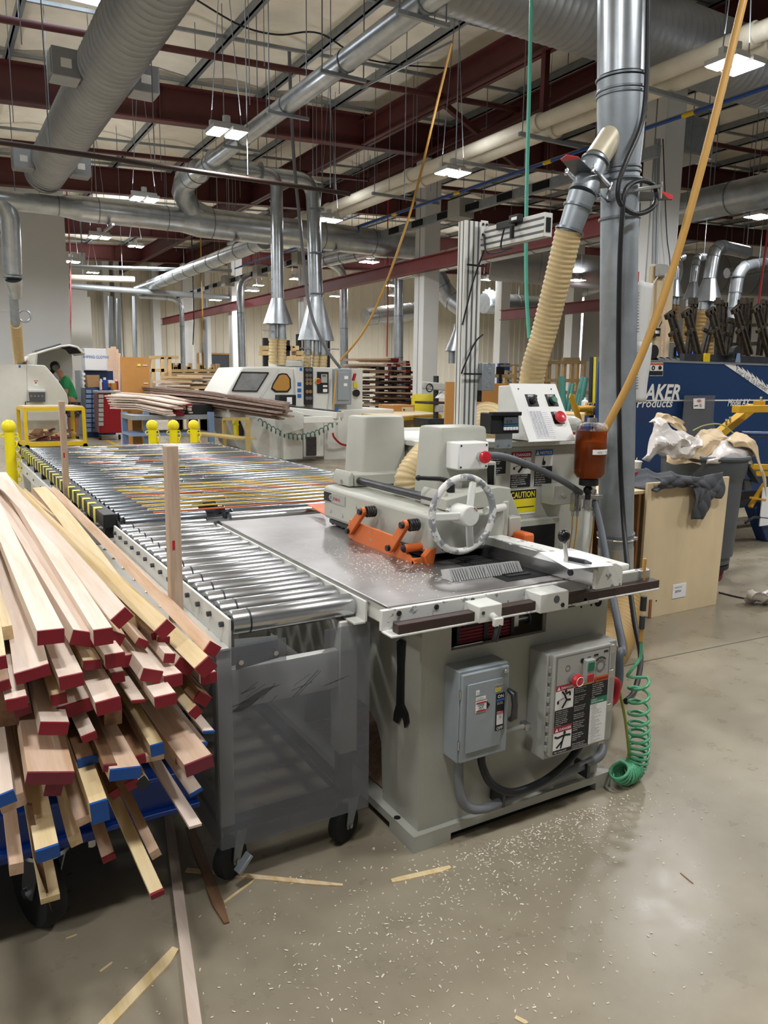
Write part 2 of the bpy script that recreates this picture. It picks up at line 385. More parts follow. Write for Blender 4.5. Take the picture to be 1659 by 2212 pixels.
# ================================================================ lamps
LB = {(3.5, 10.03): 'double high-bay lamp close beside the long dust pipe', (7.0, 10.03): 'double high-bay lamp under the pair of white pipes',
      (7.0, 5.3): 'largest double high-bay lamp, behind the tan hose near the top corner', (3.5, 14.4): 'double high-bay lamp just above the wide silver cross duct at left',
      (3.55, 18.8): 'double high-bay lamp below the cross duct beside the grey partition', (3.6, 23.2): 'double high-bay lamp lowest beside the grey partition edge',
      (13.5, 9.43): 'double high-bay lamp above the blue sawmill at the right edge', (7.0, 14.2): 'small high-bay lamp glowing under the cross duct between drop pipes',
      (10.3, 18.5): 'high-bay lamp glowing above the middle of the red crane rail', (10.2, 22.9): 'high-bay lamp seen between the two moulder drop pipes',
      (10.2, 26.9): 'high-bay lamp left of the moulder drop pipes', (13.5, 22.6): 'high-bay lamp below the red crane rail near the grey drop pipe',
      (17.3, 18.05): 'high-bay lamp right of the ribbed tan hose'}
def lamp(x, y, label, z=LAMP_Z, seen=True, light=True):
    t = thing('high_bay_lamp', label, 'lamp', (x, y, z), 'high-bay lamps')
    MB().box(x-.22, x+.22, y-.03, y+.03, z+.05, z+.12).cyl((x, y, z+.12), (x, y, z+.2), .05, n=10).build('housing', 'lamp_body', t)
    for s in (-1, 1):
        MB().box(x+s*.125-.10, x+s*.125+.10, y-.18, y+.18, z, z+.05).build('lamp_panel', 'lamp_body', t, smooth=False)
        MB().box(x+s*.125-.085, x+s*.125+.085, y-.165, y+.165, z-.012, z).build('diffuser', 'lamp', t, smooth=False)
    MB().cyl((x-.2, y, z+.1), (x, y, roofz(x)+.17), .006, n=5).cyl((x+.2, y, z+.1), (x, y, roofz(x)+.17), .006, n=5).build('suspension_wire', 'rod', t)
    if light: area_lamp(x, y, z-.02, .44, .34, LAMP_W)
for (x, y), l in LB.items(): lamp(x, y, l)
for x in (6.0, 13.0, 20.0, 27.0):  # extra-strong lamps at guessed spots, added to brighten the far wall
    for y in (26.0, 33.5): lamp(x, y, 'distant high-bay lamp in the depth of the hall', 5.6, light=False); area_lamp(x, y, 5.58, .8, .8, LAMP_W*4.2, .1)
for px, py, yy, l in ((465, 648, 31.5, 'far high-bay lamp left of the white far column'), (725, 640, 31.0, 'far high-bay lamp right of the second drop pipe'), (1057, 632, 27.0, 'far high-bay lamp right of the aluminium post'),
                      (1565, 627, 14.5, 'high-bay lamp glowing behind the silver extraction hoods at right')):
    p = at(px, py, y=yy); lamp(p.x, p.y, l, p.z, light=False)
for x in LAMP_X[:7]:
    for y in LAMP_Y[:5]:
        if (x <= .1) or (y < 5 and x <= 10.4) or (x == 3.5 and y == 5.3) or (x > 10 and y in (.8, 5.3)): lamp(x, y, 'double high-bay lamp above or behind the viewer, outside the picture')

# ================================================================ pipes and ducts overhead
def route(pts, rad, n=5):
    pts = [V(p) for p in pts]; out = [pts[0]]
    for i in range(1, len(pts)-1):
        a, c, b = pts[i-1], pts[i], pts[i+1]; da = (a-c).normalized(); db = (b-c).normalized(); th = da.angle(db)
        t = min(rad/math.tan(th/2), (a-c).length*.48, (b-c).length*.48); p0 = c+da*t; p1 = c+db*t
        for k in range(n+1):
            u = k/n; out.append(p0*(1-u)**2 + c*2*u*(1-u) + p1*u*u)
    return out+[pts[-1]]
def bands(t, a, b, r, step, m='band', wd=.02, th=.008, n=20, first=.3, mx=40):
    a = V(a); b = V(b); L = (b-a).length; d = (b-a)/L; s = first; k = 0
    while s < L and k < mx:
        MB().cyl(a+d*s, a+d*(s+wd), r+th, n=n).build('seam_band', m, t); s += step; k += 1
def rods(t, pts, r=.008):
    for p in pts: MB().cyl(p, (p[0], p[1], roofz(p[0])+.17), r, n=5).build('hanger_rod', 'rod', t)
# big spiral duct
X, Z = 2.13, 5.2
t = thing('spiral_duct', 'large grey spiral duct running under the roof at upper left', 'duct', (X, 10, Z))
rs = []; m = MB(); y = 3.0
while y < 16.2:
    for dy, dr in ((0, .0), (.08, .0), (.095, .018), (.11, .0)): rs.append(m.ring((X, y+dy, Z), (0, 1, 0), .33+dr, 28))
    y += .15
m.loft(rs); m.build('duct_body', 'spiral', t, ang=60)
for yy in (10.5, 15.2):
    for s in (-1, 1):
        x0 = X+s*.3; x1 = X+s*.62
        d = MB().box(min(x0, x1), max(x0, x1), yy-.17, yy+.17, Z-.2, Z+.12).build('diffuser', 'spiral', t, bev=.01)
        MB().box(min(x1, x1+s*.01), max(x1, x1+s*.01), yy-.14, yy+.14, Z-.17, Z+.09).build('grille', 'galv_dull', d, smooth=False)
        MB().box(min(x0, x1)+.1, max(x0, x1)-.1, yy-.175, yy-.17, Z-.1, Z).build('damper_plate', 'white', d, smooth=False)
rods(t, [(X+.3, 8.6, Z+.2), (X-.3, 8.6, Z+.2), (X+.3, 13, Z+.2), (X-.3, 13, Z+.2)])
# long dust pipe with its reducer into the cross duct
X, Z = 4.42, 5.15
t = thing('dust_pipe', 'long silver dust pipe running diagonally under the roof', 'duct', (X, 9, Z))
MB().tube([(X, 2.5, Z), (X, 14.0, Z)], .125, 24).build('pipe', 'galv', t)
MB().tube([(X, 14.0, Z), (X, 14.15, Z), (X, 15.0, Z), (X+.08, 15.5, Z-.1), (X+.35, 15.9, Z-.3), (X+.8, 16.0, 4.72)], [.13, .2, .21, .21, .21, .2], 24).build('reducer_elbow', 'galv', t)
bands(t, (X, 2.5, Z), (X, 14, Z), .125, 1.7, first=.9); bands(t, (X, 14.1, Z), (X, 15.1, Z), .205, .45, first=.1)
for yy in (6.9, 8.6, 10.2, 12.0): MB().bar((X-.3, yy, Z-.14), (X+.3, yy, Z-.14), .045, .04).build('trapeze_bar', 'galv_dull', t); rods(t, [(X-.27, yy, Z-.14), (X+.27, yy, Z-.14)])
# cross duct
t = thing('cross_duct', 'wide silver cross duct growing in steps across the hall', 'duct', (4, 16, 4.7))
for x0, x1, r in ((-2, 2.3, .17), (2.3, 2.7, (.17, .23)), (2.7, 4.6, .23), (4.6, 4.9, (.23, .28)), (4.9, 10.6, .29)):
    ra, rb = (r, r) if not isinstance(r, tuple) else r
    MB().cyl((x0, 16, 4.63), (x1, 16, 4.63), ra, rb, n=28).build('duct_section', 'galv', t)
bands(t, (-2, 16, 4.63), (2.3, 16, 4.63), .17, 1.0, n=24); bands(t, (2.7, 16, 4.63), (4.6, 16, 4.63), .23, 1.3, n=24); bands(t, (4.9, 16, 4.63), (10.6, 16, 4.63), .29, 1.25, n=24)
rods(t, [(1.6, 16, 4.7), (3.0, 16, 4.7), (5.6, 16, 4.8), (8.0, 16, 4.8)])
for x in (3.2, 5.7, 8.0): MB().bar((x, 15.6, 4.34), (x, 16.4, 4.34), .05, .04).build('trapeze_bar', 'galv_dull', t)
# branch and the two drops to the moulder
t = thing('moulder_drop_duct', 'silver duct with two drops and hoods above the white moulder', 'duct', (6, 13.9, 2.6))
MB().tube([(4.42, 13.3, 5.15), (4.75, 13.85, 5.2), (5.3, 13.9, 5.2)], [.17, .17, .17], 20).build('branch_pipe', 'galv', t)
MB().tube(route([(5.15, 13.9, 5.2), (5.78, 13.9, 5.2), (5.78, 13.9, 3.02)], .22), .115, 20).build('drop_pipe', 'galv', t)
MB().tube(route([(5.25, 14.05, 5.22), (6.58, 14.05, 5.25), (6.62, 14.0, 3.1)], .35), .135, 20).build('drop_pipe', 'galv', t)
for x, r, zs in ((5.78, .115, (4.75, 4.0, 3.35, 3.1)), (6.61, .135, (4.7, 3.9, 3.15))):
    for z in zs: MB().cyl((x, 13.93, z), (x, 13.93, z+.02), r+.01, n=20).build('seam_band', 'band', t)
for k in range(3): MB().cyl((4.85+.3*k, 13.89, 5.2), (4.87+.3*k, 13.89, 5.2), .18, n=20).build('seam_band', 'band', t)
def hood(t, c, ztop, zbot, r, wx, wy, m_='galv'):
    m = MB(); n = 16
    top = m.ring((c[0], c[1], ztop), (0, 0, -1), r, n); bot = []
    for p in top:
        d = V((p[0]-c[0], p[1]-c[1])); s = max(abs(d.x)/wx, abs(d.y)/wy, 1e-6)*2; bot.append((c[0]+d.x/s, c[1]+d.y/s, zbot))
    m.loft([top, bot], False); return m.build('hood', m_, t, ang=25)
hood(t, (5.78, 13.9), 3.02, 2.55, .115, .52, .3); hood(t, (6.62, 14.0), 3.1, 2.28, .135, .66, .34)
def flex(t, pts, r, pitch=.05, n=14, m_='hose_tan', name='flex_hose', depth=.012):
    sp = smoothpath(pts, 12); L = [0]
    for a, b in zip(sp, sp[1:]): L.append(L[-1]+(b-a).length)
    k = max(2, int(L[-1]/pitch)); P_ = []; rr = []; j = 0
    for i in range(k*4+1):
        s = L[-1]*i/(k*4)
        while j < len(L)-2 and L[j+1] < s: j += 1
        u = (s-L[j])/max(1e-6, L[j+1]-L[j]); P_.append(sp[j].lerp(sp[j+1], u)); rr.append(r+(depth if i % 4 == 0 else (-.0 if i % 4 == 2 else depth*.45)))
    return MB().tube(P_, rr, n).build(name, m_, t, ang=80)
for x, r, z1 in ((5.7, .07, 1.8), (5.88, .085, 1.8), (6.42, .075, 1.75), (6.6, .06, 1.75), (6.76, .08, 1.75)):
    zt = 2.55 if x < 6 else 2.28
    MB().cyl((x, 13.95, zt-.28), (x, 13.95, zt+.02), r, n=14).build('spigot', 'galv', t)
    flex(t, [(x, 13.95, zt-.25), (x+.005, 13.98, (zt+z1)/2), (x, 14.0, z1)], r, .06, 12)
for x in (5.55, 6.3, 6.9): MB().bar((x-.1, 13.85, 2.42 if x < 6 else 2.12), (x+.15, 13.85, 2.42 if x < 6 else 2.12), .02, .02).build('gate_handle', 'galv_dull', t)
rods(t, [(5.6, 13.9, 5.3), (5.78, 13.9, 5.3), (6.3, 14, 5.3), (6.75, 14, 5.1)])
# drop over the machining centre at left
t = thing('left_drop_duct', 'silver drop duct with round gate at the left edge', 'duct', at(30, 690, y=16.5))
pa = at(8, 440, y=16); pb = at(22, 470, y=16.05); pc = at(28, 600, y=16.4)
MB().tube([at(-12, 425, y=16), at(8, 436, y=16), at(15, 452, y=16.0), pb, at(27, 590, y=16.3)], .165, 20).build('drop_pipe', 'galv', t)
for py in (476, 506, 600): p = at(19+(py-476)*.07, py, y=16.2); MB().cyl(p, p+V((0, 0, .02)), .177, n=20).build('seam_band', 'band', t)
MB().cyl(at(28, 600, y=16.35), at(35, 640, y=16.6), .165, .11, n=20).build('reducer', 'galv', t)
MB().cyl(at(28, 618, y=16.5), at(33, 700, y=17), .085, n=16).build('gate_body', 'galv_dull', t)
p = at(53, 683, y=17); MB().torus(p, (0, 1, 0), .11, .018, 20, 6).build('gate_ring', 'galv_dull', t)
flex(t, [at(34, 698, y=17), at(38, 740, y=18), at(42, 790, y=19.6)], .1, .05, 14)
# pair of white insulated pipes
t = thing('insulated_pipes', 'pair of thick white insulated pipes running under the roof at right', 'pipe', (7.75, 8, 5.1))
for dx, dz, nm in ((0, .02, 0), (.3, -.02, 1)):
    MB().cyl((7.7+dx, 3, 5.12+dz), (7.7+dx, 30, 5.12+dz), .1, n=18).build('pipe', 'pvc_white', t)
    for yy in (5.6, 8.9, 12.3, 15.6): MB().cyl((7.7+dx, yy, 5.12+dz), (7.7+dx, yy+.12, 5.12+dz), .125, n=18).build('coupling', 'pvc_white', t)
for yy in (6.9, 9.0, 10.6, 13.2): MB().bar((7.4, yy, 4.96), (8.9, yy, 4.96), .05, .05).build('trapeze_bar', 'galv_dull', t); rods(t, [(7.45, yy, 4.96), (8.85, yy, 4.96)])
t = thing('blue_pipe', 'blue compressed air pipe with yellow couplings beside white pipes', 'pipe', (8.5, 9, 4.9))
MB().cyl((8.55, 3.5, 4.9), (8.55, 24, 4.9), .022, n=10).build('pipe', 'bluetarp', t)
for yy in (7.0, 9.6, 12.0, 14.2): MB().cyl((8.55, yy, 4.9), (8.55, yy+.18, 4.9), .03, n=10).build('coupling', 'yellow', t)
prop(MB().cyl((8.72, 3.5, 4.98), (8.72, 24, 4.98), .025, n=8).build('conduit', 'pipe_grey'), 'thin grey conduit running beside the blue air pipe', 'conduit')
# ladder cable tray / busway
t = thing('busway', 'grey busway with plug boxes hanging along the hall', 'cable tray', (9.1, 15, 4.75))
MB().box(9.05, 9.13, 8, 33, 4.68, 4.84).build('rail', 'galv_dull', t, smooth=False)
for k in range(26): MB().box(9.03, 9.05, 8.3+.95*k, 8.7+.95*k, 4.7, 4.82).build('slot_cover', 'dark_void', t, smooth=False)
for yy in (12.5, 16.5, 20, 23, 26): MB().box(8.9, 9.25, yy, yy+.4, 4.6, 4.95).build('plug_box', 'panel_grey', t, bev=.01); rods(t, [(9.09, yy-.5, 4.8)])
# dark sprinkler mains and conduits crossing under the roof
for i, (y, z, r, m_, l) in enumerate(((9.4, 6.15, .045, 'red_steel', 'dark red sprinkler main crossing left above the big beam'), (12.2, 6.12, .05, 'red_steel', 'dark red sprinkler main crossing just behind the spiral duct boxes'), (17.8, 6.0, .05, 'red_steel', 'dark red sprinkler main behind the big roof beam'), (10.1, at(200, 337, y=10.1).z, .03, 'pipe_dark', 'thin black pipe crossing level at left'))):
    x1 = 24 if i < 3 else 5.3
    t = prop(MB().cyl((-9, y, z+(-.4 if i < 3 else 0)), (x1, y, z+(1.1 if i < 3 else 0)), r, n=10).build('sprinkler_pipe', m_), l, 'pipe')
    for k in range(7): MB().cyl((-1+2.4*k*(.5 if i == 3 else 1), y, z+.05), (-1+2.4*k*(.5 if i == 3 else 1), y, roofz(0)+.1), .007, n=5).build('hanger_rod', 'rod', t)
# silver ducts deeper in the hall
def simpleduct(name, label, pts, r, step=1.4, rad=.5, m_='galv', hang=(), n=18, bands_=True):
    t = thing(name, label, 'duct', pts[0]); q = route(pts, rad); MB().tube(q, r, n).build('pipe', m_, t)
    if bands_:
        for a, b in zip(pts, pts[1:]): bands(t, a, b, r, step, n=n, first=step*.5, mx=14)
    rods(t, hang); return t
simpleduct('dust_pipe', 'silver dust pipe passing behind the tall white column at right', [(11.6, 3, 4.55), (11.6, 19, 4.55)], .26, 1.6, hang=[(11.6, 9, 4.6), (11.6, 13, 4.6)])
a = at(570, 520, y=17.5); b = at(285, 632, y=30); simpleduct('dust_pipe', 'banded silver dust pipe descending left behind the cross duct', [a, V((a.x, 30, a.z))], .19, 1.1, hang=[(a.x, 20, a.z), (a.x, 24, a.z)])
simpleduct('drop_pipe', 'silver elbow pipe dropping left of the far white column', [at(300, 640, y=30), at(392, 646, y=30), V((at(395, 790, y=30).x, 30, 0))], .09, 2, rad=.5, n=10)
simpleduct('drop_pipe', 'tall silver elbow pipe dropping beside the moulder window', [at(580, 583, y=24), at(518, 605, y=24), V((at(525, 800, y=24).x, 24, 0))], .12, 2, n=12)
simpleduct('drop_pipe', 'silver elbow pipe dropping behind the moulder control cabinet', [at(690, 560, y=22), at(742, 580, y=22), V((at(745, 790, y=22).x, 22, 0))], .13, 1.2, n=12)
simpleduct('drop_pipe', 'grey drop pipe standing left of the white column', [at(862, 545, y=20), V((at(862, 800, y=20).x, 20, 0))], .14, 1.2, n=12)
simpleduct('dust_pipe', 'silver dust pipe sloping between the second drop and column', [at(695, 565, y=21), at(850, 535, y=17)], .17, .9, n=14, hang=[tuple(at(760, 552, y=19.2))])
t = simpleduct('drop_pipe', 'silver drop pipe with cone hood left of aluminium post', [at(998, 520, y=15), at(993, 700, y=15)], .09, .8, n=12, hang=[tuple(at(998, 522, y=15))])
a = at(990, 700, y=15); MB().lathe([(.1, 0), (.1, -.12), (.3, -.62)], a, (0, 0, 1), 18, False).build('cone_hood', 'galv', t)
for dx in (-.17, 0, .17): MB().cyl(a+V((dx, 0, -.9)), a+V((dx, 0, -.6)), .07, n=10).build('spigot', 'galv_dull', t)
simpleduct('elbow_duct', 'silver elbow duct curving behind the white column', [at(925, 560, y=18), at(965, 640, y=18), at(1000, 665, y=17.5)], .26, .5, n=14, rad=1, hang=[tuple(at(925, 560, y=18))])
simpleduct('far_duct', 'wide pale duct crossing behind the aluminium post', [at(1045, 655, y=26), at(1180, 662, y=26), at(1235, 625, y=25), at(1330, 600, y=24)], .42, 1.1, n=18, rad=1.5, hang=[tuple(at(1120, 655, y=26)), tuple(at(1300, 605, y=24.3))])
simpleduct('far_duct', 'horizontal spiral duct on the far wall behind the thin tan hose', [at(790, 685, y=33), at(900, 672, y=33)], .42, 1.0, n=16, hang=[tuple(at(830, 680, y=33))])
simpleduct('far_duct', 'huge grey duct crossing behind the ribbed tan hose', [at(1060, 570, y=20), at(1310, 590, y=18)], .5, 3, n=20, m_='spiral', hang=[tuple(at(1100, 573, y=19.7)), tuple(at(1270, 587, y=18.3))])
for px, py0, py1, yy in ((238, 640, 790, 33), (256, 645, 790, 33), (290, 640, 780, 34), (443, 640, 790, 33)):
    prop(MB().cyl(at(px, py0, y=yy), V((at(px, py1, y=yy).x, yy, 0)), .09, n=8).build('riser_pipe', 'pipe_grey'), 'grey vertical riser pipe on the far wall, %s' % {238: 'leftmost of three near the partition', 256: 'second of three near the partition', 290: 'third of three near the partition', 443: 'beside the notice board'}[px], 'pipe')
for a, b, yy, r, l in (((150, 576), (500, 585), 26, .06, 'upper silver pipe crossing level right of the partition'), ((150, 600), (290, 604), 27, .1, 'cream pipe crossing level right of the partition'), ((150, 618), (520, 645), 28, .1, 'lower silver pipe crossing level right of the partition')):
    o = prop(MB().cyl(at(*a, y=yy), at(*b, y=yy), r, n=10).build('cross_pipe', 'pipe_grey' if 'silver' in l else 'pvc_white'), l, 'pipe'); rods(o, [tuple(at(a[0]+30, a[1]+1, y=yy)), tuple(at(b[0]-25, b[1]-1, y=yy))])
# big grey overhead duct at top right
t = thing('overhead_duct', 'huge grey spiral duct crossing overhead at top right', 'duct', (7, 5, 5))
zc = at(1120, 45, y=7.2).z+.52; a = V((3.2, 7.55, zc)); b = V((19, 7.55, zc)); m = MB(); rs = []
for i in range(140):
    c = a.lerp(b, i/140)
    for du, dr in ((0, 0), (.6, 0), (.75, .006), (.9, 0)): rs.append(m.ring(c+(b-a)*(du/140), (b-a), .45+dr, 28))
m.loft(rs).build('duct_body', 'spiral', t, ang=60)
# crane rails
for i, (x, y0, y1, z0, h, l) in enumerate(((9.62, 9.2, 37, 3.9, .3, 'long dusty red crane rail running along the white columns'), (17.2, 15.5, 21.5, 3.6, .34, 'short red crane rail far behind the tan hose'))):
    m = MB(); m.box(x-.09, x+.09, y0, y1, z0, z0+.02).box(x-.012, x+.012, y0, y1, z0, z0+h).box(x-.09, x+.09, y0, y1, z0+h-.02, z0+h)
    prop(m.build('crane_rail', 'rail_red', smooth=False), l, 'rail')
# hanging wires all over the roof, each its own rod on the ceiling
random.seed(3)
for k in range(46):
    x = random.uniform(1, 11); y = random.uniform(9.5, 26); MB().cyl((x, y, random.uniform(4.7, 5.6)), (x, y, roofz(x)+.1), .006, n=4).build('hanger_rod', 'rod', ce)
# air hoses and conduits hanging from the roof
def hose(name, label, pts, r, m_, cat='hose', n=8, k=8, parent=None):
    m = MB().tube(smoothpath(pts, k), r, n)
    if parent is not None: return m.build(name, m_, parent)
    return prop(m.build(name, m_), label, cat)
t = thing('air_drop', 'thin tan air hose hanging from a pipe arm over the moulder', 'hose', at(735, 780, y=13.3))
hose('hose', '', [at(976, 92, y=9.8), at(950, 200, y=10.3), at(880, 480, y=11.5), at(800, 690, y=12.7), at(735, 780, y=13.3)], .02, 'hose_yellow', parent=t)
MB().cyl(at(976, 90, y=9.8), at(780, 190, y=10.2), .02, n=8).build('pipe_arm', 'pipe_grey', t)
hose('conduit', 'grey conduit bending down from the roof to the moulder cabinet', [at(660, 85, y=13.2), at(628, 92, y=13.2), at(625, 120, y=13.2), at(634, 330, y=13.25), at(650, 500, y=13.3), at(668, 660, y=13.35), at(700, 745, y=13.4), at(735, 795, y=13.45)], .03, 'conduit_grey', 'conduit')
hose('black_cable', 'black cable swooping from the roof behind the dust pipe', [at(425, 0, y=12), at(520, 55, y=12), at(600, 75, y=12), at(690, 72, y=12), at(800, 130, y=12), at(1000, 150, y=12)], .014, 'hose_black', 'cable')
hose('teal_hose', 'thin teal air hose hanging straight down behind the aluminium arm', [at(1149, -60, y=3.6), at(1143, 200, y=3.55), at(1137, 450, y=3.5), at(1137, 620, y=3.5), at(1143, 730, y=3.5)], .0105, 'hose_teal')
hose('tan_air_hose', 'thick tan air hose hanging diagonally in front of the grey duct', [at(1620, -60, y=2.55), at(1550, 230, y=2.56), at(1460, 560, y=2.6), at(1380, 780, y=2.65), at(1306, 930, y=2.72)], .0185, 'hose_yellow', n=12)
# ================================================================ the straight-line rip saw
saw = thing('rip_saw', 'grey straight-line rip saw with orange guard and hand wheel', 'machine', (1.72, 2.7, 0))
def bolt(p, ax, r, h, parent, m_='steel_dark', n=6, name='bolt'): return MB().cyl(p, V(p)+V(ax)*h, r, n=n).build(name, m_, parent)
# base plate and body
m = MB().box(1.27, 2.18, 1.943, 4.1, .03, .06).box(1.27, 1.42, 1.943, 2.1, 0, .03).box(2.1, 2.18, 1.943, 2.1, 0, .03).box(1.27, 1.42, 3.95, 4.1, 0, .03).box(2.1, 2.18, 3.95, 4.1, 0, .03)
bp = m.build('base_plate', 'saw_grey', saw)
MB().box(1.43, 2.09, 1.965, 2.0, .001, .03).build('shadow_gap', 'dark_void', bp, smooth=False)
p = at(855, 1778, z=.061); MB().cyl((1.283, 2.07, .055), (1.283, 2.07, .0615), .012, n=12).build('bolt_hole', 'dark_void', bp)
m = MB(); Y0 = 1.965
m.box(1.3195, 1.415, Y0-.0005, Y0+.02, .06, .80).box(1.825, 2.1055, Y0, Y0+.02, .06, .80).box(1.415, 1.825, Y0, Y0+.02, .06, .674).box(1.415, 1.825, Y0, Y0+.02, .785, .80)
bd = m.build('body', 'saw_grey', saw)
prof = [(Y0, .06), (2.20, .06), (2.215, .27), (2.25, .33), (2.33, .37), (3.3, .37), (3.36, .06), (3.7, .06), (3.7, .80), (Y0, .80)]
MB().prism([(1.30, y, z) for y, z in prof], (.02, 0, 0)).build('side_panel', 'saw_grey', saw, smooth=False)
MB().prism([(2.105, y, z) for y, z in prof], (.02, 0, 0)).build('side_panel', 'saw_grey', saw, smooth=False)
MB().box(1.32, 2.105, 2.9, 2.92, .06, .8).build('inner_wall', 'steel_dark', saw, smooth=False)
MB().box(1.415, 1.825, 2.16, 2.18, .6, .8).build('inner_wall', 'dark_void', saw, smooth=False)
for k, x in enumerate((1.468, 1.586)):
    ch = MB().box(x, x+.1, 2.0, 2.09, .676, .745).build('feed_chain', 'red', saw)
    for j in range(6): MB().box(x, x+.1, 1.994, 2.0, .68+.0115*j, .686+.0115*j).build('chain_link', 'end_darkred', ch, smooth=False)
    MB().box(x+.012, x+.088, 1.99, 2.02, .735, .76).build('chain_pad', 'black_rubber', ch)
for xa, xb in ((1.455, 1.468), (1.568, 1.586), (1.686, 1.70)): MB().box(xa, xb, 1.99, 2.1, .676, .775).build('chain_guide', 'black', saw, smooth=False)
MB().cyl((1.74, 2.03, .715), (1.79, 2.03, .715), .01, n=10).box(1.715, 1.745, 2.02, 2.04, .69, .735).build('shaft_clamp', 'steel', saw)
MB().torus((1.80, 2.05, .715), (1, 0, .3), .03, .005, 20, 6).build('cable_loop', 'hose_grey', saw)
# table
tb = MB().box(1.157, 2.13, 1.935, 3.5, .80, .862).build('table_casting', 'saw_white', saw, bev=.006)
MB().box(1.150, 2.13, 1.93, 3.505, .862, .871).build('table_top', 'steel_table', saw, bev=.003)
MB().box(1.66, 1.98, 1.99, 3.4, .8712, .8725).build('feed_track', 'dark_void', saw, smooth=False)
for k in range(46): 
    MB().box(1.70, 1.80, 2.03+.03*k, 2.052+.03*k, .8725, .8765).build('track_block', 'black_rubber', saw, smooth=False)
# serrated finger plates
A = at(976, 1257, z=.872); B = at(1127, 1237, z=.872)
for k in range(30):
    u = k/29; c = A.lerp(B, u); th = .0068
    lean = V((-.012, .012, .040)) if k % 7 else V((-.006, .010, .042))
    q = [c, c+V((0, .004, 0)), c+V((0, .004, 0))+lean+V((-.002, .03, 0)), c+lean]
    MB().prism([p for p in (c+V((0, 0, 0)), c+V((0, .055, 0)), c+V((-.006, .06, .03)), c+lean)], (th, 0, 0)).build('kickback_finger', 'finger_steel', saw, smooth=False)
# front rail
fr = MB().box(1.12, 2.27, 1.912, 1.93, .797, .866).box(1.12, 2.27, 1.855, 1.93, .797, .804).build('front_rail', 'saw_worn', saw, bev=.002)
MB().box(1.145, 2.272, 1.858, 1.893, .804, .834).build('scale_bar', 'brown_bar', saw, bev=.002)
for px, py in ((862, 1325), (943, 1311), (1021, 1297), (1152, 1276)):
    p = at(px, py, y=1.911); MB().cyl((p.x, 1.9125, p.z), (p.x, 1.909, p.z), .0085, n=12).build('cap_screw', 'steel_dark', saw)
def blk(x0, x1, y0, y1, z0, z1, nm='clamp_block', m_='saw_white', bev=.003): return MB().box(x0, x1, y0, y1, z0, z1).build(nm, m_, saw, bev=bev)
b = blk(1.425, 1.515, 1.835, 1.935, .802, .856); bolt((1.44, 1.835, .835), (0, -1, 0), .006, .003, b)
MB().cyl((1.475, 1.835, .822), (1.475, 1.812, .818), .012, n=10).box(1.46, 1.495, 1.80, 1.815, .795, .822).build('clamp_eye', 'saw_worn', b, bev=.003)
MB().bar((1.482, 1.808, .80), (1.462, 1.802, .748), .018, .014).build('clamp_handle', 'black', b, bev=.003)
b = blk(1.675, 1.80, 1.835, 1.95, .797, .862); MB().cyl((1.745, 1.834, .838), (1.745, 1.836, .838), .013, n=14).build('bolt_hole', 'ink_grey', b); bolt((1.772, 1.836, .815), (0, -1, 0), .008, .004, b, 'black')
b = blk(1.86, 1.97, 1.86, 1.95, .79, .828); bolt((1.90, 1.862, .807), (0, -1, 0), .008, .004, b, 'black')
blk(1.83, 1.87, 1.87, 1.93, .785, .83, 'spacer_block', 'brown_bar')
# fence: long beam with chamfered white end and lever
fx0, fx1 = 1.872, 1.992
prof = [(fx0, .872), (fx1, .872), (fx1, .93), (fx1-.035, .945), (fx0+.01, .945), (fx0, .92)]
fn = MB().prism([(x, 1.80, z) for x, z in prof], (-.06, .74, 0)).build('fence', 'steel', saw, bev=.002, smooth=False)
MB().prism([(x, 1.785, z) for x, z in ((fx0-.002, .866), (fx1+.002, .866), (fx1+.002, .932), (fx1-.034, .948), (fx0+.008, .948), (fx0-.002, .92))], (-.0015, .016, 0)).build('fence_end', 'saw_worn', fn, bev=.002)
MB().prism([(x, 1.80, .9452) for x in (fx0+.01, fx1-.035)]+[(fx1-.035-.06, 2.54, .9452), (fx0+.01-.06, 2.54, .9452)], (0, 0, .004)).build('fence_cap', 'saw_worn', fn, smooth=False)
for yy, zz in ((1.9, .90), (2.0, .897)): MB().cyl((fx0-.004, yy, zz), (fx0-.012, yy, zz), .011, n=12).build('fence_bolt', 'steel_dark', fn)
c = at(1222, 1217, z=.95)
lv = MB().tube([c, c+V((-.004, -.004, .03)), c+V((-.02, -.01, .075))], [.008, .0075, .006], 10).build('lever', 'saw_worn', saw)
MB().sph(c+V((-.026, -.012, .098)), .0205, 18, 1.15).build('knob', 'black_gloss', lv)
MB().cb(c+V((.03, .0, -.002)), .09, .012, .012).build('latch', 'steel', lv, bev=.002)
# right side wing carrying the bar end
MB().box(1.99, 2.26, 1.893, 1.905, .82, .868).build('wing_plate', 'saw_grey', saw, bev=.002)
b = blk(2.20, 2.24, 1.88, 1.915, .83, .872, 'stop_block', 'steel'); MB().cyl((2.215, 1.885, .80), (2.215, 1.885, .915), .007, n=10).build('stop_pin', 'hose_yellow', b)
MB().box(1.98, 2.2, 1.94, 2.25, .86, .885).build('side_shelf', 'saw_white', saw, bev=.004)
MB().cyl((2.075, 1.966, .748), (2.075, 1.962, .748), .016, n=16).build('bolt_hole', 'dark_void', saw)
for x in (1.99, 2.04): MB().cyl((x, 1.966, .742), (x, 1.963, .742), .004, n=8).build('bolt_hole', 'dark_void', saw)
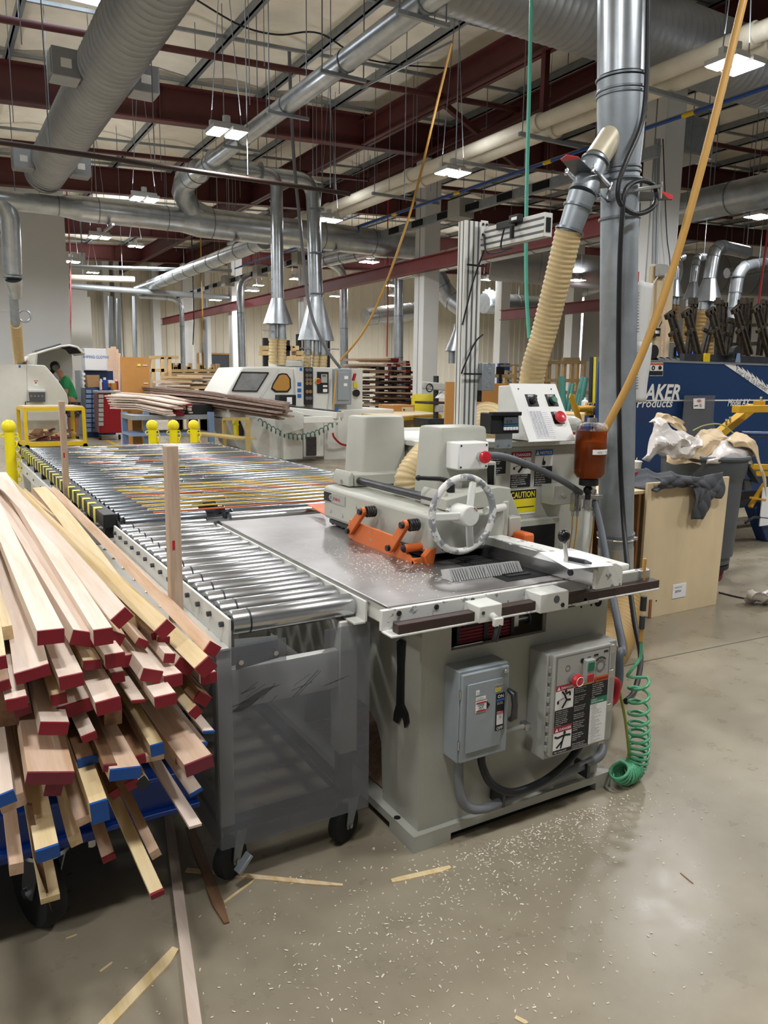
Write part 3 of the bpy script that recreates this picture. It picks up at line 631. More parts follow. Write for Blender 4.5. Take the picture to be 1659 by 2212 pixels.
# ------------------------------------------------ overarm head
hx0, hx1, hy0, hy1, hz0, hz1 = 1.571, 1.93, 2.335, 3.25, .900, 1.055
hd = MB().box(hx0, hx1, hy0, hy1, hz0, hz1).build('head_casting', 'saw_grey', saw, bev=.018)
nb = MB().box(hx0-.0035, hx0, 3.02, 3.235, .985, 1.03).build('name_plate', 'panel_grey', hd, bev=.001)
MB().box(hx0-.0042, hx0-.0035, 3.155, 3.233, .987, 1.028).build('name_plate_logo', 'black', hd, smooth=False)
MB().prism([(hx0-.0048, 3.155+.022*math.cos(a), 1.0075+.014*math.sin(a)) for a in [i*math.pi/8 for i in range(16)]], (-.0003, 0, 0)).build('name_plate_emblem', 'panel_grey', hd, smooth=False)
text('D', (hx0-.0046, 3.166, 1.001), .02, 'black', hd, (0, -1, 0), bold=.03, sx=1.2)
text('DIEHL', (hx0-.004, 3.13, 1.0), .018, 'red', hd, (0, -1, 0), bold=.01, sx=1.4)
for yy, zz in ((3.17, .945), (3.05, .94), (2.92, 1.0)): bolt((hx0, yy, zz), (-1, 0, 0), .009, .003, hd, 'saw_grey', 12, 'plug')
for px, py in ((957, 1186), (1058, 1174)): p = at(px, py, y=hy0-.001); MB().cyl((p.x, hy0-.002, p.z), (p.x, hy0+.001, p.z), .006, n=10).build('bolt_hole', 'dark_void', hd)
MB().box(hx1, hx1+.03, hy0+.02, hy0+.05, .93, 1.08).build('side_plate', 'saw_grey', hd, bev=.006)
# motor covers
def cover(x0, x1, y0, y1, z0, z1):
    m = MB(); tp = .012
    for z, g in ((z0, 0), (z1-.012, tp), (z1, tp+.012)):
        pass
    rr = []
    for z, g in ((z0, 0), (z1-.014, tp), (z1-.003, tp+.005), (z1, tp+.016)):
        pts = []
        for cx, cy, a0 in ((x1-g-.02, y1-g-.02, 0), (x0+g+.02, y1-g-.02, 90), (x0+g+.02, y0+g+.02, 180), (x1-g-.02, y0+g+.02, 270)):
            for k in range(4): a = R(a0+30*k); pts.append((cx+.02*math.cos(a), cy+.02*math.sin(a), z))
        rr.append(pts)
    return m.loft(rr).build('motor_cover', 'saw_grey', saw, ang=35)
cv = cover(1.755, 2.02, 2.56, 2.75, 1.085, 1.362)
MB().box(1.80, 1.87, 2.553, 2.57, 1.095, 1.135).build('data_label', 'white', cv, smooth=False)
text('Type C', (1.806, 2.552, 1.118), .012, 'red', cv)
MB().box(1.90, 1.94, 2.572, 2.578, 1.33, 1.343).build('old_tape', 'tape_yellow', cv, smooth=False)
cover(1.735, 1.985, 3.16, 3.36, 1.075, 1.376)
# clamp blocks carrying the shafts
def saddle(y0, y1, x0, x1):
    q = MB().box(x0, x1, y0, y1, 1.058, 1.115).build('saddle_block', 'saw_grey', saw, bev=.006)
    MB().prism([(x0-.03, y0-.0, 1.06), (x0-.004, y0, 1.06), (x0-.004, y0, 1.12), (x0-.016, y0, 1.13), (x0-.03, y0, 1.105)], (0, y1-y0+.02, 0)).build('clamp_cap', 'saw_grey', saw, bev=.005)
    bolt((x0-.03, (y0+y1)/2, 1.078), (-1, 0, 0), .009, .005, q, 'steel', 10)
    return q
saddle(3.10, 3.24, 1.66, 1.93); sd2 = saddle(2.40, 2.54, 1.70, 1.96)
for x in (1.70,): MB().cyl((1.685, 2.42, 1.086), (1.685, 3.16, 1.086), .0165, n=16).build('guide_shaft', 'steel_dark', saw)
MB().cyl((1.72, 2.39, 1.075), (1.97, 2.39, 1.075), .016, n=14).build('cross_shaft', 'steel', saw)
MB().prism([(1.66, 2.36, 1.058), (1.97, 2.36, 1.058), (1.97, 2.36, 1.13), (1.90, 2.36, 1.14), (1.66, 2.36, 1.105)], (0, .07, 0)).build('bearing_block', 'saw_grey', saw, bev=.005)
lk = MB().cyl((1.74, 2.45, 1.115), (1.74, 2.45, 1.165), .017, .015, n=14).build('lock_handle', 'black', saw)
MB().tube([(1.74, 2.45, 1.157), (1.70, 2.47, 1.168), (1.63, 2.50, 1.172)], [.012, .009, .0085], 10).sph((1.622, 2.503, 1.172), .012, 10).build('lock_lever', 'black', lk)
# hand wheel
WC = V((1.665, 2.262, 1.062)); ax = V((0, -1, 0)); RW = .138
hw = MB().torus(WC, ax, RW, .0132, 48, 12).build('hand_wheel', 'wheel_worn', saw, ang=80)
MB().cyl(WC+V((0, .04, 0)), WC+V((0, -.05, 0)), .038, n=24).build('wheel_hub', 'saw_white', hw, bev=.004)
MB().cyl(WC+V((0, .085, 0)), WC+V((0, .02, 0)), .02, n=12).build('wheel_shaft', 'steel', hw)
for a in (72, 180, 286):
    d = V((math.cos(R(a)), 0, math.sin(R(a)))); MB().bar(WC+d*.02+V((0, -.03, 0)), WC+d*RW, .012, .03, (-d.z, 0, d.x)).build('wheel_spoke', 'saw_white', hw, bev=.005)
MB().bar(WC+V((.012, -.051, .033)), WC+V((.027, -.051, .02)), .003, .002).build('index_mark', 'red', hw, smooth=False)
MB().box(1.652, 1.674, hy0-.003, hy0, .905, .92).build('scale_label', 'white', saw, smooth=False)
MB().cyl((1.80, 2.3, 1.06), (1.92, 2.34, 1.06), .015, n=12).build('adjust_shaft', 'saw_white', saw)
# emergency stop box on the front cover
eb = MB().box(1.795, 1.945, 2.48, 2.57, 1.195, 1.305).build('stop_box', 'white', saw, bev=.006)
for x in (1.807, 1.933):
    for z in (1.207, 1.293): bolt((x, 2.48, z), (0, -1, 0), .004, .002, eb, 'ink', 8)
MB().cyl((1.902, 2.48, 1.247), (1.902, 2.452, 1.247), .02, n=18).build('button_collar', 'steel', eb)
MB().lathe([(.024, 0), (.026, .008), (.022, .02), (.006, .024)], (1.902, 2.456, 1.247), (0, -1, 0), 22).build('stop_button', 'red_gloss', eb)
# orange side guard with spring arms
GX = hx0-.045
MB().prism([(GX, 2.875, .955), (GX, 2.885, .878), (GX, 2.80, .865), (GX, 2.50, .858), (GX, 2.36, .858), (GX, 2.35, .875), (GX, 2.52, .95)], (-.012, 0, 0)).build('side_guard', 'orange_worn', saw, bev=.002, smooth=False)
MB().box(GX-.012, hx0, 2.355, 2.372, .862, .89).build('guard_lip', 'orange_worn', saw, bev=.002)
for (ya, za), (yb, zb) in (((2.735, 1.012), (2.845, .912)), ((2.405, 1.012), (2.505, .905))):
    a = V((GX-.014, ya, za)); b = V((GX-.014, yb, zb)); d = (b-a).normalized(); n_ = V((0, -d.z, d.y))*.019
    pts = []
    for k in range(9): t_ = R(90+180*k/8); pts.append(a + (-d)*(.019*math.sin(t_-R(90))) * 1 + n_*math.cos(t_-R(90)) )
    arm = MB().prism([a+n_, a+n_*.7-d*.014, a-d*.019, a-n_*.7-d*.014, a-n_, b-n_, b-n_*.7+d*.014, b+d*.019, b+n_*.7+d*.014, b+n_], (-.018, 0, 0)).build('guard_arm', 'orange_worn', saw, bev=.003, smooth=False)
    bolt(a+V((-.018, 0, 0)), (-1, 0, 0), .013, .012, arm, 'black', 10); bolt(b+V((-.018, 0, 0)), (-1, 0, 0), .012, .012, arm, 'black', 10)
    for j in range(4): MB().torus(a+V((.004+.011*j, -.012, 0)), (1, 0, 0), .02, .0045, 16, 6).build('spring_coil', 'black', arm)
MB().cyl((GX-.02, 2.41, .92), (GX+.06, 2.395, .925), .016, n=12).build('guard_roller', 'orange', saw)
MB().sph((GX-.02, 2.41, .92), .016, 10).build('roller_cap', 'black_rubber', saw)
MB().prism([(1.60, 2.33, .93), (1.585, 2.33, .86), (1.56, 2.33, .862), (1.545, 2.33, .90), (1.57, 2.33, .925)], (0, .03, 0)).build('guard_shoe', 'orange', saw, bev=.003)
MB().box(1.93, 2.02, 2.30, 2.38, .888, .928).build('guard_block', 'orange', saw, bev=.008)
MB().box(1.985, 2.035, 2.28, 2.36, .885, .955).build('guard_block', 'orange', saw, bev=.01)
MB().prism([at(665, 1090, y=3.56), at(703, 1085, y=3.5), at(705, 1113, y=3.3), at(703, 1112, y=3.28)], (0, .004, -.004)).build('outfeed_deflector', 'orange', saw, smooth=False)
MB().box(1.58, 1.93, 2.4, 3.2, .882, .9).build('pressure_roll_box', 'black', saw, smooth=False)
for k in range(5): MB().cyl((1.585, 2.98+.05*k, .888), (1.72, 2.98+.05*k, .888), .014, n=10).build('pressure_roll', 'black_rubber', saw)
# short extraction hose between the motor covers
flex(saw, [(1.80, 2.84, 1.065), (1.80, 2.85, 1.12), (1.86, 2.86, 1.19), (1.98, 2.90, 1.26)], .062, .017, 18, 'hose_tan', depth=.006)
MB().cyl((1.80, 2.84, 1.05), (1.80, 2.84, 1.085), .066, n=20).build('hose_cuff', 'galv_dull', saw)
# vertical brackets right of the wheel
MB().prism([at(a, b, y=2.44) for a, b in ((1066, 1052), (1100, 1054), (1124, 1112), (1124, 1142), (1072, 1146))], (0, .05, 0)).build('tilt_bracket', 'saw_grey', saw, bev=.006)
MB().prism([at(a, b, y=2.436) for a, b in ((1076, 1066), (1080, 1058), (1085, 1066), (1098, 1126), (1094, 1134), (1078, 1120))], (0, .002, 0)).build('bracket_slot', 'dark_void', saw, smooth=False)
MB().box(1.95, 2.10, 2.62, 2.68, 1.05, 1.205).build('chip_chute', 'saw_grey', saw, bev=.006)
MB().box(1.965, 2.085, 2.615, 2.622, 1.06, 1.19).build('chute_mouth', 'dark_void', saw, smooth=False)
MB().box(1.97, 2.03, 2.36, 2.42, .93, 1.01).build('adjust_block', 'saw_grey', saw, bev=.005)
# ------------------------------------------------ rear frame with the signs
RY = 2.93; RX1 = at(1292, 1000, y=RY).x
rf = MB().box(2.0, RX1, RY, 3.75, .06, 1.235).build('rear_frame', 'saw_grey', saw, bev=.01)
MB().box(1.98, RX1+.02, RY-.035, 3.77, 1.235, 1.262).build('frame_lip', 'saw_white', saw, bev=.004)
p0 = at(837, 929, z=1.25); MB().box(p0.x-.02, 2.9, 3.76, 3.98, .06, 1.24).box(p0.x-.05, 2.9, 3.74, 4.0, 1.235, 1.262).build('outfeed_frame', 'saw_grey', saw, bev=.008)
MB().box(2.30, 2.45, 3.70, 3.74, .86, .96).build('frame_label', 'black', saw, smooth=False)
a = at(1092, 1124, y=RY); b = at(1197, 1205, y=RY)
rc = MB().box(a.x-.1, b.x, RY-.03, RY, b.z-.3, a.z).build('recess_frame', 'saw_grey', saw, bev=.008)
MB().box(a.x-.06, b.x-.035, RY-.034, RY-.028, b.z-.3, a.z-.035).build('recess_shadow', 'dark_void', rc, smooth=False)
hose('cable', '', [(2.45, RY-.05, .62), (2.50, RY-.06, .72), (2.47, RY-.05, .82)], .012, 'hose_black', parent=saw)
def sgn(c0, c1, head, hcol, htxt, body, foot, y=RY, par=saw, tri=True, split=(.22, .58)):
    a = at(*c0, y=y); b = at(*c1, y=y); x0, x1, z1, z0 = a.x, b.x, a.z, b.z; wd = x1-x0; h = z1-z0
    s = MB().box(x0, x1, y-.0025, y, z0, z1).build('safety_sign', 'white', par, smooth=False)
    return s, x0, x1, z0, z1
def header(s, x0, x1, z0, z1, y, colr, word, tc, tri=True):
    h = z1-z0; MB().box(x0, x1, y-.0035, y-.0024, z0, z1).build('header', colr, s, smooth=False)
    ws = (x1-x0)
    if tri:
        tx = x0+ws*.13; MB().prism([(tx-h*.38, y-.0036, z0+h*.15), (tx+h*.38, y-.0036, z0+h*.15), (tx, y-.0036, z0+h*.85)], (0, -.0006, 0)).build('warning_triangle', tc, s, smooth=False)
        text('!', (tx, y-.0043, z0+h*.24), h*.55, colr, s, align='CENTER', bold=.03)
    text(word, (x0+ws*(.60 if tri else .5), y-.0037, z0+h*.25), h*.68, tc, s, align='CENTER', bold=.025, sx=(ws*(.72 if tri else .9))/(h*.68*.66*len(word)))
def para(s, x0, x1, z0, z1, y, lines, fg, bg=None):
    if bg: MB().box(x0, x1, y-.0032, y-.0024, z0, z1).build('text_panel', bg, s, smooth=False)
    n = len(lines); h = (z1-z0)/(n+.4); mx = max(len(l) for l in lines)
    for i, l in enumerate(lines):
        if l: text(l, (x0+(x1-x0)*.05, y-.0034, z1-h*(i+.95)), h*.9, fg, s, sx=(x1-x0)*.9/(h*.9*.52*mx))
def figure(s, x0, x1, z0, z1, y, kind=0):
    wd = x1-x0; h = z1-z0; q = lambda u, v: V((x0+wd*u, y-.0035, z0+h*v))
    lim = {0: (((.45, .72), (.6, .45)), ((.6, .45), (.85, .38)), ((.6, .45), (.35, .08)), ((.45, .72), (.3, .92)), ((.5, .75), (.75, .88)), ((.75, .88), (.75, .68))),
           1: (((.55, .72), (.5, .45)), ((.5, .45), (.2, .1)), ((.5, .45), (.42, .05)), ((.55, .72), (.2, .68)), ((.2, .68), (.05, .75)), ((.55, .74), (.95, .68)))}[kind]
    for a, b in lim: MB().bar(q(*a), q(*b), wd*.11 if a != (.45, .72) else wd*.17, .0006, (0, -1, 0)).build('pictogram_limb', 'ink', s, smooth=False)
    c = q(.52, .9) if kind == 0 else q(.58, .9)
    MB().prism([c+V((math.cos(i*.6283)*wd*.085, 0, math.sin(i*.6283)*wd*.085)) for i in range(10)], (0, -.0006, 0)).build('pictogram_head', 'ink', s, smooth=False)
    if kind == 0: MB().bar(q(.08, .42), q(.5, .58), wd*.02, .0006, (0, -1, 0)).build('pictogram_lance', 'ink', s, smooth=False); MB().cb(q(.1, .36), wd*.1, .0006, wd*.12).build('pictogram_block', 'ink', s, smooth=False)
# notice (left)
s, x0, x1, z0, z1 = sgn((1057, 979), (1091, 1024), 0, 0, 0, 0, 0); h = z1-z0
header(s, x0, x1, z0+h*.8, z1, RY, 'sign_blue', 'NOTICE', 'white'); para(s, x0, x1, z0+h*.02, z0+h*.78, RY, ['Use 14" blade for', 'stock between', '1/2" to 1-1/2"', '', 'Use 16" blade for', 'stock between', '1" to 2-1/2"'], 'white', 'ink')
s, x0, x1, z0, z1 = sgn((1104, 977), (1144, 1052), 0, 0, 0, 0, 0); h = z1-z0
header(s, x0, x1, z1-h*.16, z1, RY, 'sign_red', 'DANGER', 'white'); figure(s, x0+.01, x1-.01, z0+h*.40, z1-h*.18, RY); para(s, x0, x1, z0+h*.01, z0+h*.38, RY, ['KICKBACK HAZARD.', 'NEVER raise pressure', 'rolls with material', 'in machine until the', 'blade has completely', 'stopped.'], 'white', 'ink')
s, x0, x1, z0, z1 = sgn((1156, 972), (1190, 1048), 0, 0, 0, 0, 0); h = z1-z0
header(s, x0, x1, z1-h*.16, z1, RY, 'sign_blue', 'NOTICE', 'white')
cx = (x0+x1)/2; cz = z1-h*.32; MB().prism([(cx+.012*math.cos(a), RY-.0035, cz-.008+.012*math.sin(a)) for a in [R(210+20*i) for i in range(13)]]+[(cx, RY-.0035, cz+.032)], (0, -.0006, 0)).build('oil_drop', 'ink', s, smooth=False)
para(s, x0, x1, z0+h*.01, z0+h*.54, RY, ['Set each valve', 'at minimum', 'drops per minute.', 'Severe damage', 'will occur to', 'the chain and', 'race from lack', 'of lubrication.'], 'white', 'ink')
s, x0, x1, z0, z1 = sgn((1100, 1060), (1155, 1108), 0, 0, 0, 0, 0); h = z1-z0
MB().box(x0, x1, RY-.003, RY-.0024, z0+h*.07, z1).build('sign_face', 'sign_yellow', s, smooth=False); MB().box(x0, x1, RY-.0036, RY-.003, z1-h*.36, z1).build('header', 'ink', s, smooth=False)
text('CAUTION', ((x0+x1)/2, RY-.0038, z1-h*.31), h*.34, 'sign_yellow', s, align='CENTER', bold=.02, sx=(x1-x0)*.95/(h*.34*4.7)); MB().box(x0+.03, x1-.01, RY-.0036, RY-.003, z0+h*.27, z0+h*.31).build('blank_line', 'ink', s, smooth=False)
# control pendant on the lip
a = at(1100, 832, y=2.97); c = at(1195, 830, y=2.97); b = at(1128, 950, y=2.80)
px0, px1 = a.x+.005, c.x; Yt, Zt, Yb, Zb = 2.965, a.z, 2.81, 1.268
pb = MB().prism([(px0, Yb, Zb), (px0, Yt, Zt), (px0, 3.06, Zt-.005), (px0, 3.06, Zb)], (px1-px0, 0, 0)).build('pendant_box', 'saw_white', saw, bev=.004)
n_ = V((0, -(Zt-Zb), (Yt-Yb))).normalized() ; up_ = V((0, Yt-Yb, Zt-Zb)).normalized()
def pp(u, v, d=0): return V((px0+(px1-px0)*u, Yb, Zb)) + V((0, Yt-Yb, Zt-Zb))*v + n_*d
def ppl(u0, u1, v0, v1, nm, m_, d=.002, th=.002): q = [pp(u0, v0, d), pp(u1, v0, d), pp(u1, v1, d), pp(u0, v1, d)]; return MB().prism(q, n_*-th).build(nm, m_, pb, smooth=False)
ppl(-.03, 1.03, -.02, 1.02, 'pendant_door', 'white', .006, .006)
for u, v in ((.12, .92), (.88, .92)): MB().cyl(pp(u, v, .006), pp(u, v, .008), .004, n=8).build('screw', 'ink', pb)
for u, v, l in ((.34, .62, 'SPEED'), (.80, .62, 'START'), (.80, .30, 'STOP')):
    ppl(u-.12, u+.12, v-.02, v+.2, 'switch_plate', 'ink', .008, .002); text(l, pp(u, v+.155, .0085), .014, 'white', pb, ud=up_, align='CENTER', bold=.02)
MB().cyl(pp(.34, .70, .008), pp(.34, .70, .03), .018, .015, n=16).build('selector_knob', 'black', pb); MB().bar(pp(.30, .65, .032), pp(.38, .75, .032), .009, .012, n_).build('knob_grip', 'black', pb)
MB().cyl(pp(.80, .69, .008), pp(.80, .69, .022), .021, n=18).build('button_collar', 'black', pb); MB().cyl(pp(.80, .69, .02), pp(.80, .69, .03), .016, n=18).build('start_button', 'green_btn', pb)
MB().cyl(pp(.80, .37, .008), pp(.80, .37, .02), .02, n=18).build('button_collar', 'black', pb); MB().lathe([(.03, 0), (.032, .006), (.03, .016), (.01, .02)], pp(.80, .37, .018), n_, 22).build('stop_button', 'red_gloss', pb)
ppl(.17, .60, .03, .56, 'chart_sheet', 'paper', .0075, .001)
for i in range(13):
    v = .06+.036*i
    text('%s' % '  '.join(['%d.%02d' % (1+(i*7+j*3) % 9, (i*37+j*11) % 99) for j in range(4)]), pp(.19, v, .008), .0085, 'ink_grey', pb, ud=up_)
    MB().bar(pp(.18, v-.008, .008), pp(.59, v-.008, .008), .0006, .0006).build('chart_rule', 'blue_cab', pb, smooth=False)
# digital readout
a = at(1063, 893, y=2.78); b = at(1122, 936, y=2.78)
dr = MB().prism([(a.x, 2.78, b.z), (a.x, 2.79, a.z), (a.x, 2.87, a.z), (a.x, 2.87, b.z)], (b.x-a.x, 0, 0)).build('digital_readout', 'black', saw, bev=.005)
MB().box(a.x-.004, b.x+.004, 2.772, 2.80, a.z-.012, a.z+.006).build('readout_hood', 'black', dr, bev=.003)
w_ = b.x-a.x; h_ = a.z-b.z
MB().box(a.x+w_*.42, b.x-w_*.07, 2.776, 2.781, b.z+h_*.48, a.z-h_*.2).build('display', 'glass_dark', dr, smooth=False); text('6 19', (a.x+w_*.5, 2.7755, b.z+h_*.54), h_*.2, 'ink', dr)
MB().box(a.x+w_*.42, b.x-w_*.07, 2.776, 2.781, b.z+h_*.38, b.z+h_*.44).build('display_stripe', 'sign_blue', dr, smooth=False)
for k in range(5): MB().box(a.x+w_*(.42+.105*k), a.x+w_*(.50+.105*k), 2.774, 2.781, b.z+h_*.17, b.z+h_*.33).build('key', 'white', dr, bev=.001)
q0 = at(1071, 935, y=2.80); q1 = at(1106, 968, y=2.80); MB().box(q0.x, q1.x, 2.80, 2.806, q1.z, q0.z+.02).build('readout_bracket', 'galv_dull', saw, bev=.001)
for u in (.15, .8): bolt((q0.x+(q1.x-q0.x)*u, 2.80, q1.z+.015), (0, -1, 0), .006, .003, saw, 'steel', 10)
hose('cable', '', [at(1062, 922, y=2.82), at(1045, 930, y=2.85), at(1036, 948, y=2.9)], .005, 'conduit_grey', parent=saw)
# extraction flex behind the pendant
flex(saw, [at(1060, 890, y=3.25), at(1048, 930, y=3.2), at(1046, 965, y=3.15)], .075, .022, 18, 'hose_tan', depth=.006)
# lubricator bottle on its stand
BY = 2.72; bc = at(1272, 1035, y=BY); bx = bc.x; bz0 = bc.z; bz1 = at(1272, 912, y=BY).z; hh = bz1-bz0; br = .078
lub = MB().lathe([(.03, 0), (.06, .006), (br, .03), (br, hh-.03), (br-.006, hh-.012), (br-.02, hh), (.03, hh)], (bx, BY, bz0), n=32).build('oil_bottle', 'clear', saw)
MB().lathe([(.028, .004), (.058, .01), (br-.004, .033), (br-.004, hh-.04), (.01, hh-.04)], (bx, BY, bz0), n=32).build('oil', 'oil', lub)
MB().cyl((bx, BY, bz1-.002), (bx, BY, bz1+.02), .024, n=16).build('filler_cap', 'steel', lub)
MB().cyl((bx, BY, bz0-.03), (bx, BY, bz0+.003), .047, n=24).build('bottle_cap', 'black', lub, bev=.003)
m = MB(); la0, la1 = R(-128), R(-55)
m.add([(bx+(br+.001)*math.cos(la0+(la1-la0)*i/8), BY+(br+.001)*math.sin(la0+(la1-la0)*i/8), bz0+hh*.5+z) for i in range(9) for z in (-.012, .012)], [(2*i, 2*i+2, 2*i+3, 2*i+1) for i in range(8)])
m.build('bottle_label', 'white', lub, smooth=False)
tx = V((math.cos(R(-92)), math.sin(R(-92)), 0)); text('ADD 1 QT', V((bx, BY, bz0+hh*.5-.006))+tx*(br+.006), .015, 'ink', lub, xd=(math.sin(R(92)), math.cos(R(92)), 0), align='CENTER', bold=.01)
MB().sph((bx, BY, bz0-.055), .024, 14).cyl((bx, BY, bz0-.03), (bx, BY, bz0-.1), .014, n=10).build('swivel_joint', 'black', saw)
bolt((bx+.003, BY-.024, bz0-.055), (0, -1, 0), .012, .006, saw, 'steel', 12)
MB().cyl((bx, BY, bz0-.10), (bx, BY, bz0-.14), .02, n=8).cyl((bx, BY, bz0-.14), (bx+.0, BY, bz0-.145), .026, n=14).build('pipe_union', 'steel', saw)
MB().cyl((bx, BY, bz0-.14), (bx, BY, bz0-.55), .0165, n=14).build('stand_pipe', 'saw_white', saw)
q0 = at(1196, 1050, y=2.84); q1 = at(1240, 1088, y=2.84)
br_ = MB().box(q0.x, q1.x, 2.84, RY, q1.z, q0.z).build('bracket', 'saw_grey', saw, bev=.004); bolt(((q0.x*.55+q1.x*.45), 2.84, (q0.z+q1.z)/2), (0, -1, 0), .011, .008, br_, 'saw_grey')
for px in (1240, 1250, 1286):
    p = at(px, 1085, y=2.78); v_ = MB().box(p.x-.009, p.x+.009, 2.77, 2.80, p.z-.045, p.z+.045).build('valve_block', 'steel', saw, bev=.003)
    MB().cyl((p.x, 2.785, p.z+.045), (p.x, 2.785, p.z+.065), .007, n=8).cyl((p.x, 2.785, p.z-.07), (p.x, 2.785, p.z-.045), .008, n=6).build('valve_fitting', 'steel', v_)
    hose('oil_tube', '', [(p.x, 2.785, p.z-.07), (p.x+.004, 2.79, p.z-.16), (p.x-.004, 2.80, p.z-.3)], .0035, 'hose_yellow', parent=saw)
MB().bar(at(1236, 1075, y=2.79), at(1300, 1072, y=2.76), .018, .018).build('valve_rail', 'steel', saw, bev=.002)
hose('conduit', '', [(1.945, 2.53, 1.25), at(1050, 983, y=2.51), at(1085, 986, y=2.53), at(1130, 1000, y=2.58), at(1175, 1019, y=2.64), at(1215, 1039, y=2.71), at(1254, 1064, y=2.78)], .0155, 'hose_grey', parent=saw, n=12)
# ------------------------------------------------ disconnect box
dx0, dx1, dy0, dz0, dz1 = 1.392, 1.592, 1.872, .318, .632
db = MB().box(dx0, dx1, dy0+.012, Y0, dz0, dz1).build('disconnect_box', 'box_grey', saw, bev=.003)
MB().box(dx0+.004, dx1-.004, dy0, dy0+.013, dz0+.004, dz1-.008).build('box_door', 'box_grey', db, bev=.004)
m = MB(); g = .022; m.box(dx0+g, dx1-g-.012, dy0-.006, dy0, dz0+g*1.6, dz1-g*1.9).build('door_emboss', 'box_grey', db, bev=.006)
for z in (dz0+.05, dz1-.09): MB().cyl((dx0, dy0+.006, z), (dx0, dy0+.006, z+.03), .004, n=8).build('hinge', 'steel', db)
hl = MB().tube([(dx1-.008, dy0-.004, .54), (dx1-.006, dy0-.03, .535), (dx1-.004, dy0-.034, .50), (dx1-.004, dy0-.032, .455), (dx1-.004, dy0-.012, .438)], [.008, .012, .011, .012, .009], 10).build('switch_handle', 'steel_dark', db)
MB().box(dx1-.03, dx1-.012, dy0-.006, dy0, dz1-.03, dz1-.018).build('latch', 'steel', db, bev=.002)
F = dy0-.0062
def lab(x0, x1, z0, z1, m_, nm='label_plate', d=0): return MB().box(x0, x1, F-.001-d, F-d, z0, z1).build(nm, m_, db, smooth=False)
lx = dx0+.055; lab(lx, lx+.045, .488, .526, 'white'); lab(lx+.002, lx+.043, .519, .5235, 'red', 'label_stripe', .001); lab(lx+.002, lx+.043, .4905, .495, 'red', 'label_stripe', .001)
MB().prism([(lx+.044, F-.0015, .494), (lx+.058, F-.0015, .508), (lx+.044, F-.0015, .522)], (0, -.0006, 0)).build('arrow', 'ink', db, smooth=False)
for i, l in enumerate(('LOCK-', 'OUT', 'POINT')): text(l, (lx+.022, F-.0012, .510-.0095*i), .0095, 'ink', db, align='CENTER', bold=.03)
lab(lx, lx+.04, .530, .541, 'white'); text('MACHINE IS\nLOCKED OUT', (lx+.002, F-.0012, .5365), .005, 'ink_grey', db)
sx_ = dx1-.062; lab(sx_, sx_+.036, .408, .538, 'ink'); text('ON', (sx_+.018, F-.0014, .522), .016, 'white', db, align='CENTER', bold=.02); text('OFF', (sx_+.018, F-.0014, .411), .015, 'white', db, align='CENTER', bold=.02)
lab(sx_+.002, sx_+.034, .511, .5175, 'sign_blue', 'label_stripe', .001); lab(sx_+.005, sx_+.031, .428, .474, 'white', 'label_plate', .001); lab(sx_+.005, sx_+.031, .466, .474, 'red', 'label_stripe', .0018); text('H', (sx_+.018, F-.0026, .451), .012, 'ink', db, align='CENTER')
text('Heavy Duty\nSafety Switch', (sx_+.004, F-.0014, .505), .0048, 'white', db); text('DANGER', (sx_+.018, F-.003, .468), .0055, 'white', db, align='CENTER')
lab(sx_-.006, sx_+.026, .560, .570, 'panel_grey'); text('Diehl Saw', (sx_-.004, F-.0013, .5625), .0075, 'ink', db); lab(sx_-.004, sx_+.02, .545, .558, 'tape_yellow'); text('SERVICE\nDISCONNECT', (sx_-.003, F-.0013, .553), .0045, 'ink', db)
lab(lx, lx+.014, .549, .565, 'white'); text('N', (lx+.007, F-.0013, .552), .012, 'box_grey', db, align='CENTER')
MB().cyl((dx1-.01, 1.92, .362), (1.715, 1.92, .362), .0095, n=10).build('conduit', 'panel_grey', saw); MB().box(1.70, 1.725, 1.905, 1.94, .35, .375).build('conduit_clip', 'steel', saw, bev=.002)
# ------------------------------------------------ operator control panel
qx0, qx1, qz0, qz1 = 1.752, 2.085, .245, .632
cp = MB().box(qx0, qx1, 1.87, Y0, qz0, qz1).build('control_panel', 'panel_grey', saw, bev=.005)
x0, x1, z0, z1, y = 1.772, 2.02, .272, .625, 1.845
MB().box(x0-.012, x1+.012, y+.001, 1.872, z0-.01, z1+.01).build('panel_door', 'panel_grey', cp, bev=.006)
for k in range(9): MB().box(x0-.02, x0-.012, 1.856, 1.868, z0+.01+.036*k, z0+.03+.036*k).build('hinge', 'panel_grey', cp, bev=.001)
wd = x1-x0; hh = z1-z0; c1, c2 = x0+wd*.335, x0+wd*.67
lab2 = lambda a, b, c, d, m_, nm, e=0: MB().box(a, b, y-.0012-e, y-e, c, d).build(nm, m_, cp, smooth=False)
lab2(x0, x1, z0, z1, 'panel_grey', 'label_plate'); yy = y-.0012
zt = z0+hh*.70
for xa, xb, lo, hi, m_ in ((x0, x1, z1-.0012, z1, 'ink'), (x0, x0+.0012, zt, z1, 'ink'), (x1-.0012, x1, zt, z1, 'ink')): MB().box(xa, xb, yy-.0006, yy, lo, hi).build('label_border', m_, cp, smooth=False)
def hdr(a, b, zb, zh, colr, word, tc, tri=True):
    MB().box(a, b, yy-.0012, yy, zb, zb+zh).build('header', colr, cp, smooth=False)
    if tri: tx = a+(b-a)*.15; MB().prism([(tx-zh*.36, yy-.0013, zb+zh*.16), (tx+zh*.36, yy-.0013, zb+zh*.16), (tx, yy-.0013, zb+zh*.84)], (0, -.0005, 0)).build('warning_triangle', tc, cp, smooth=False)
    text(word, (a+(b-a)*(.62 if tri else .5), yy-.0014, zb+zh*.26), zh*.62, tc, cp, align='CENTER', bold=.02, sx=(b-a)*(.66 if tri else .9)/(zh*.62*.66*len(word)))
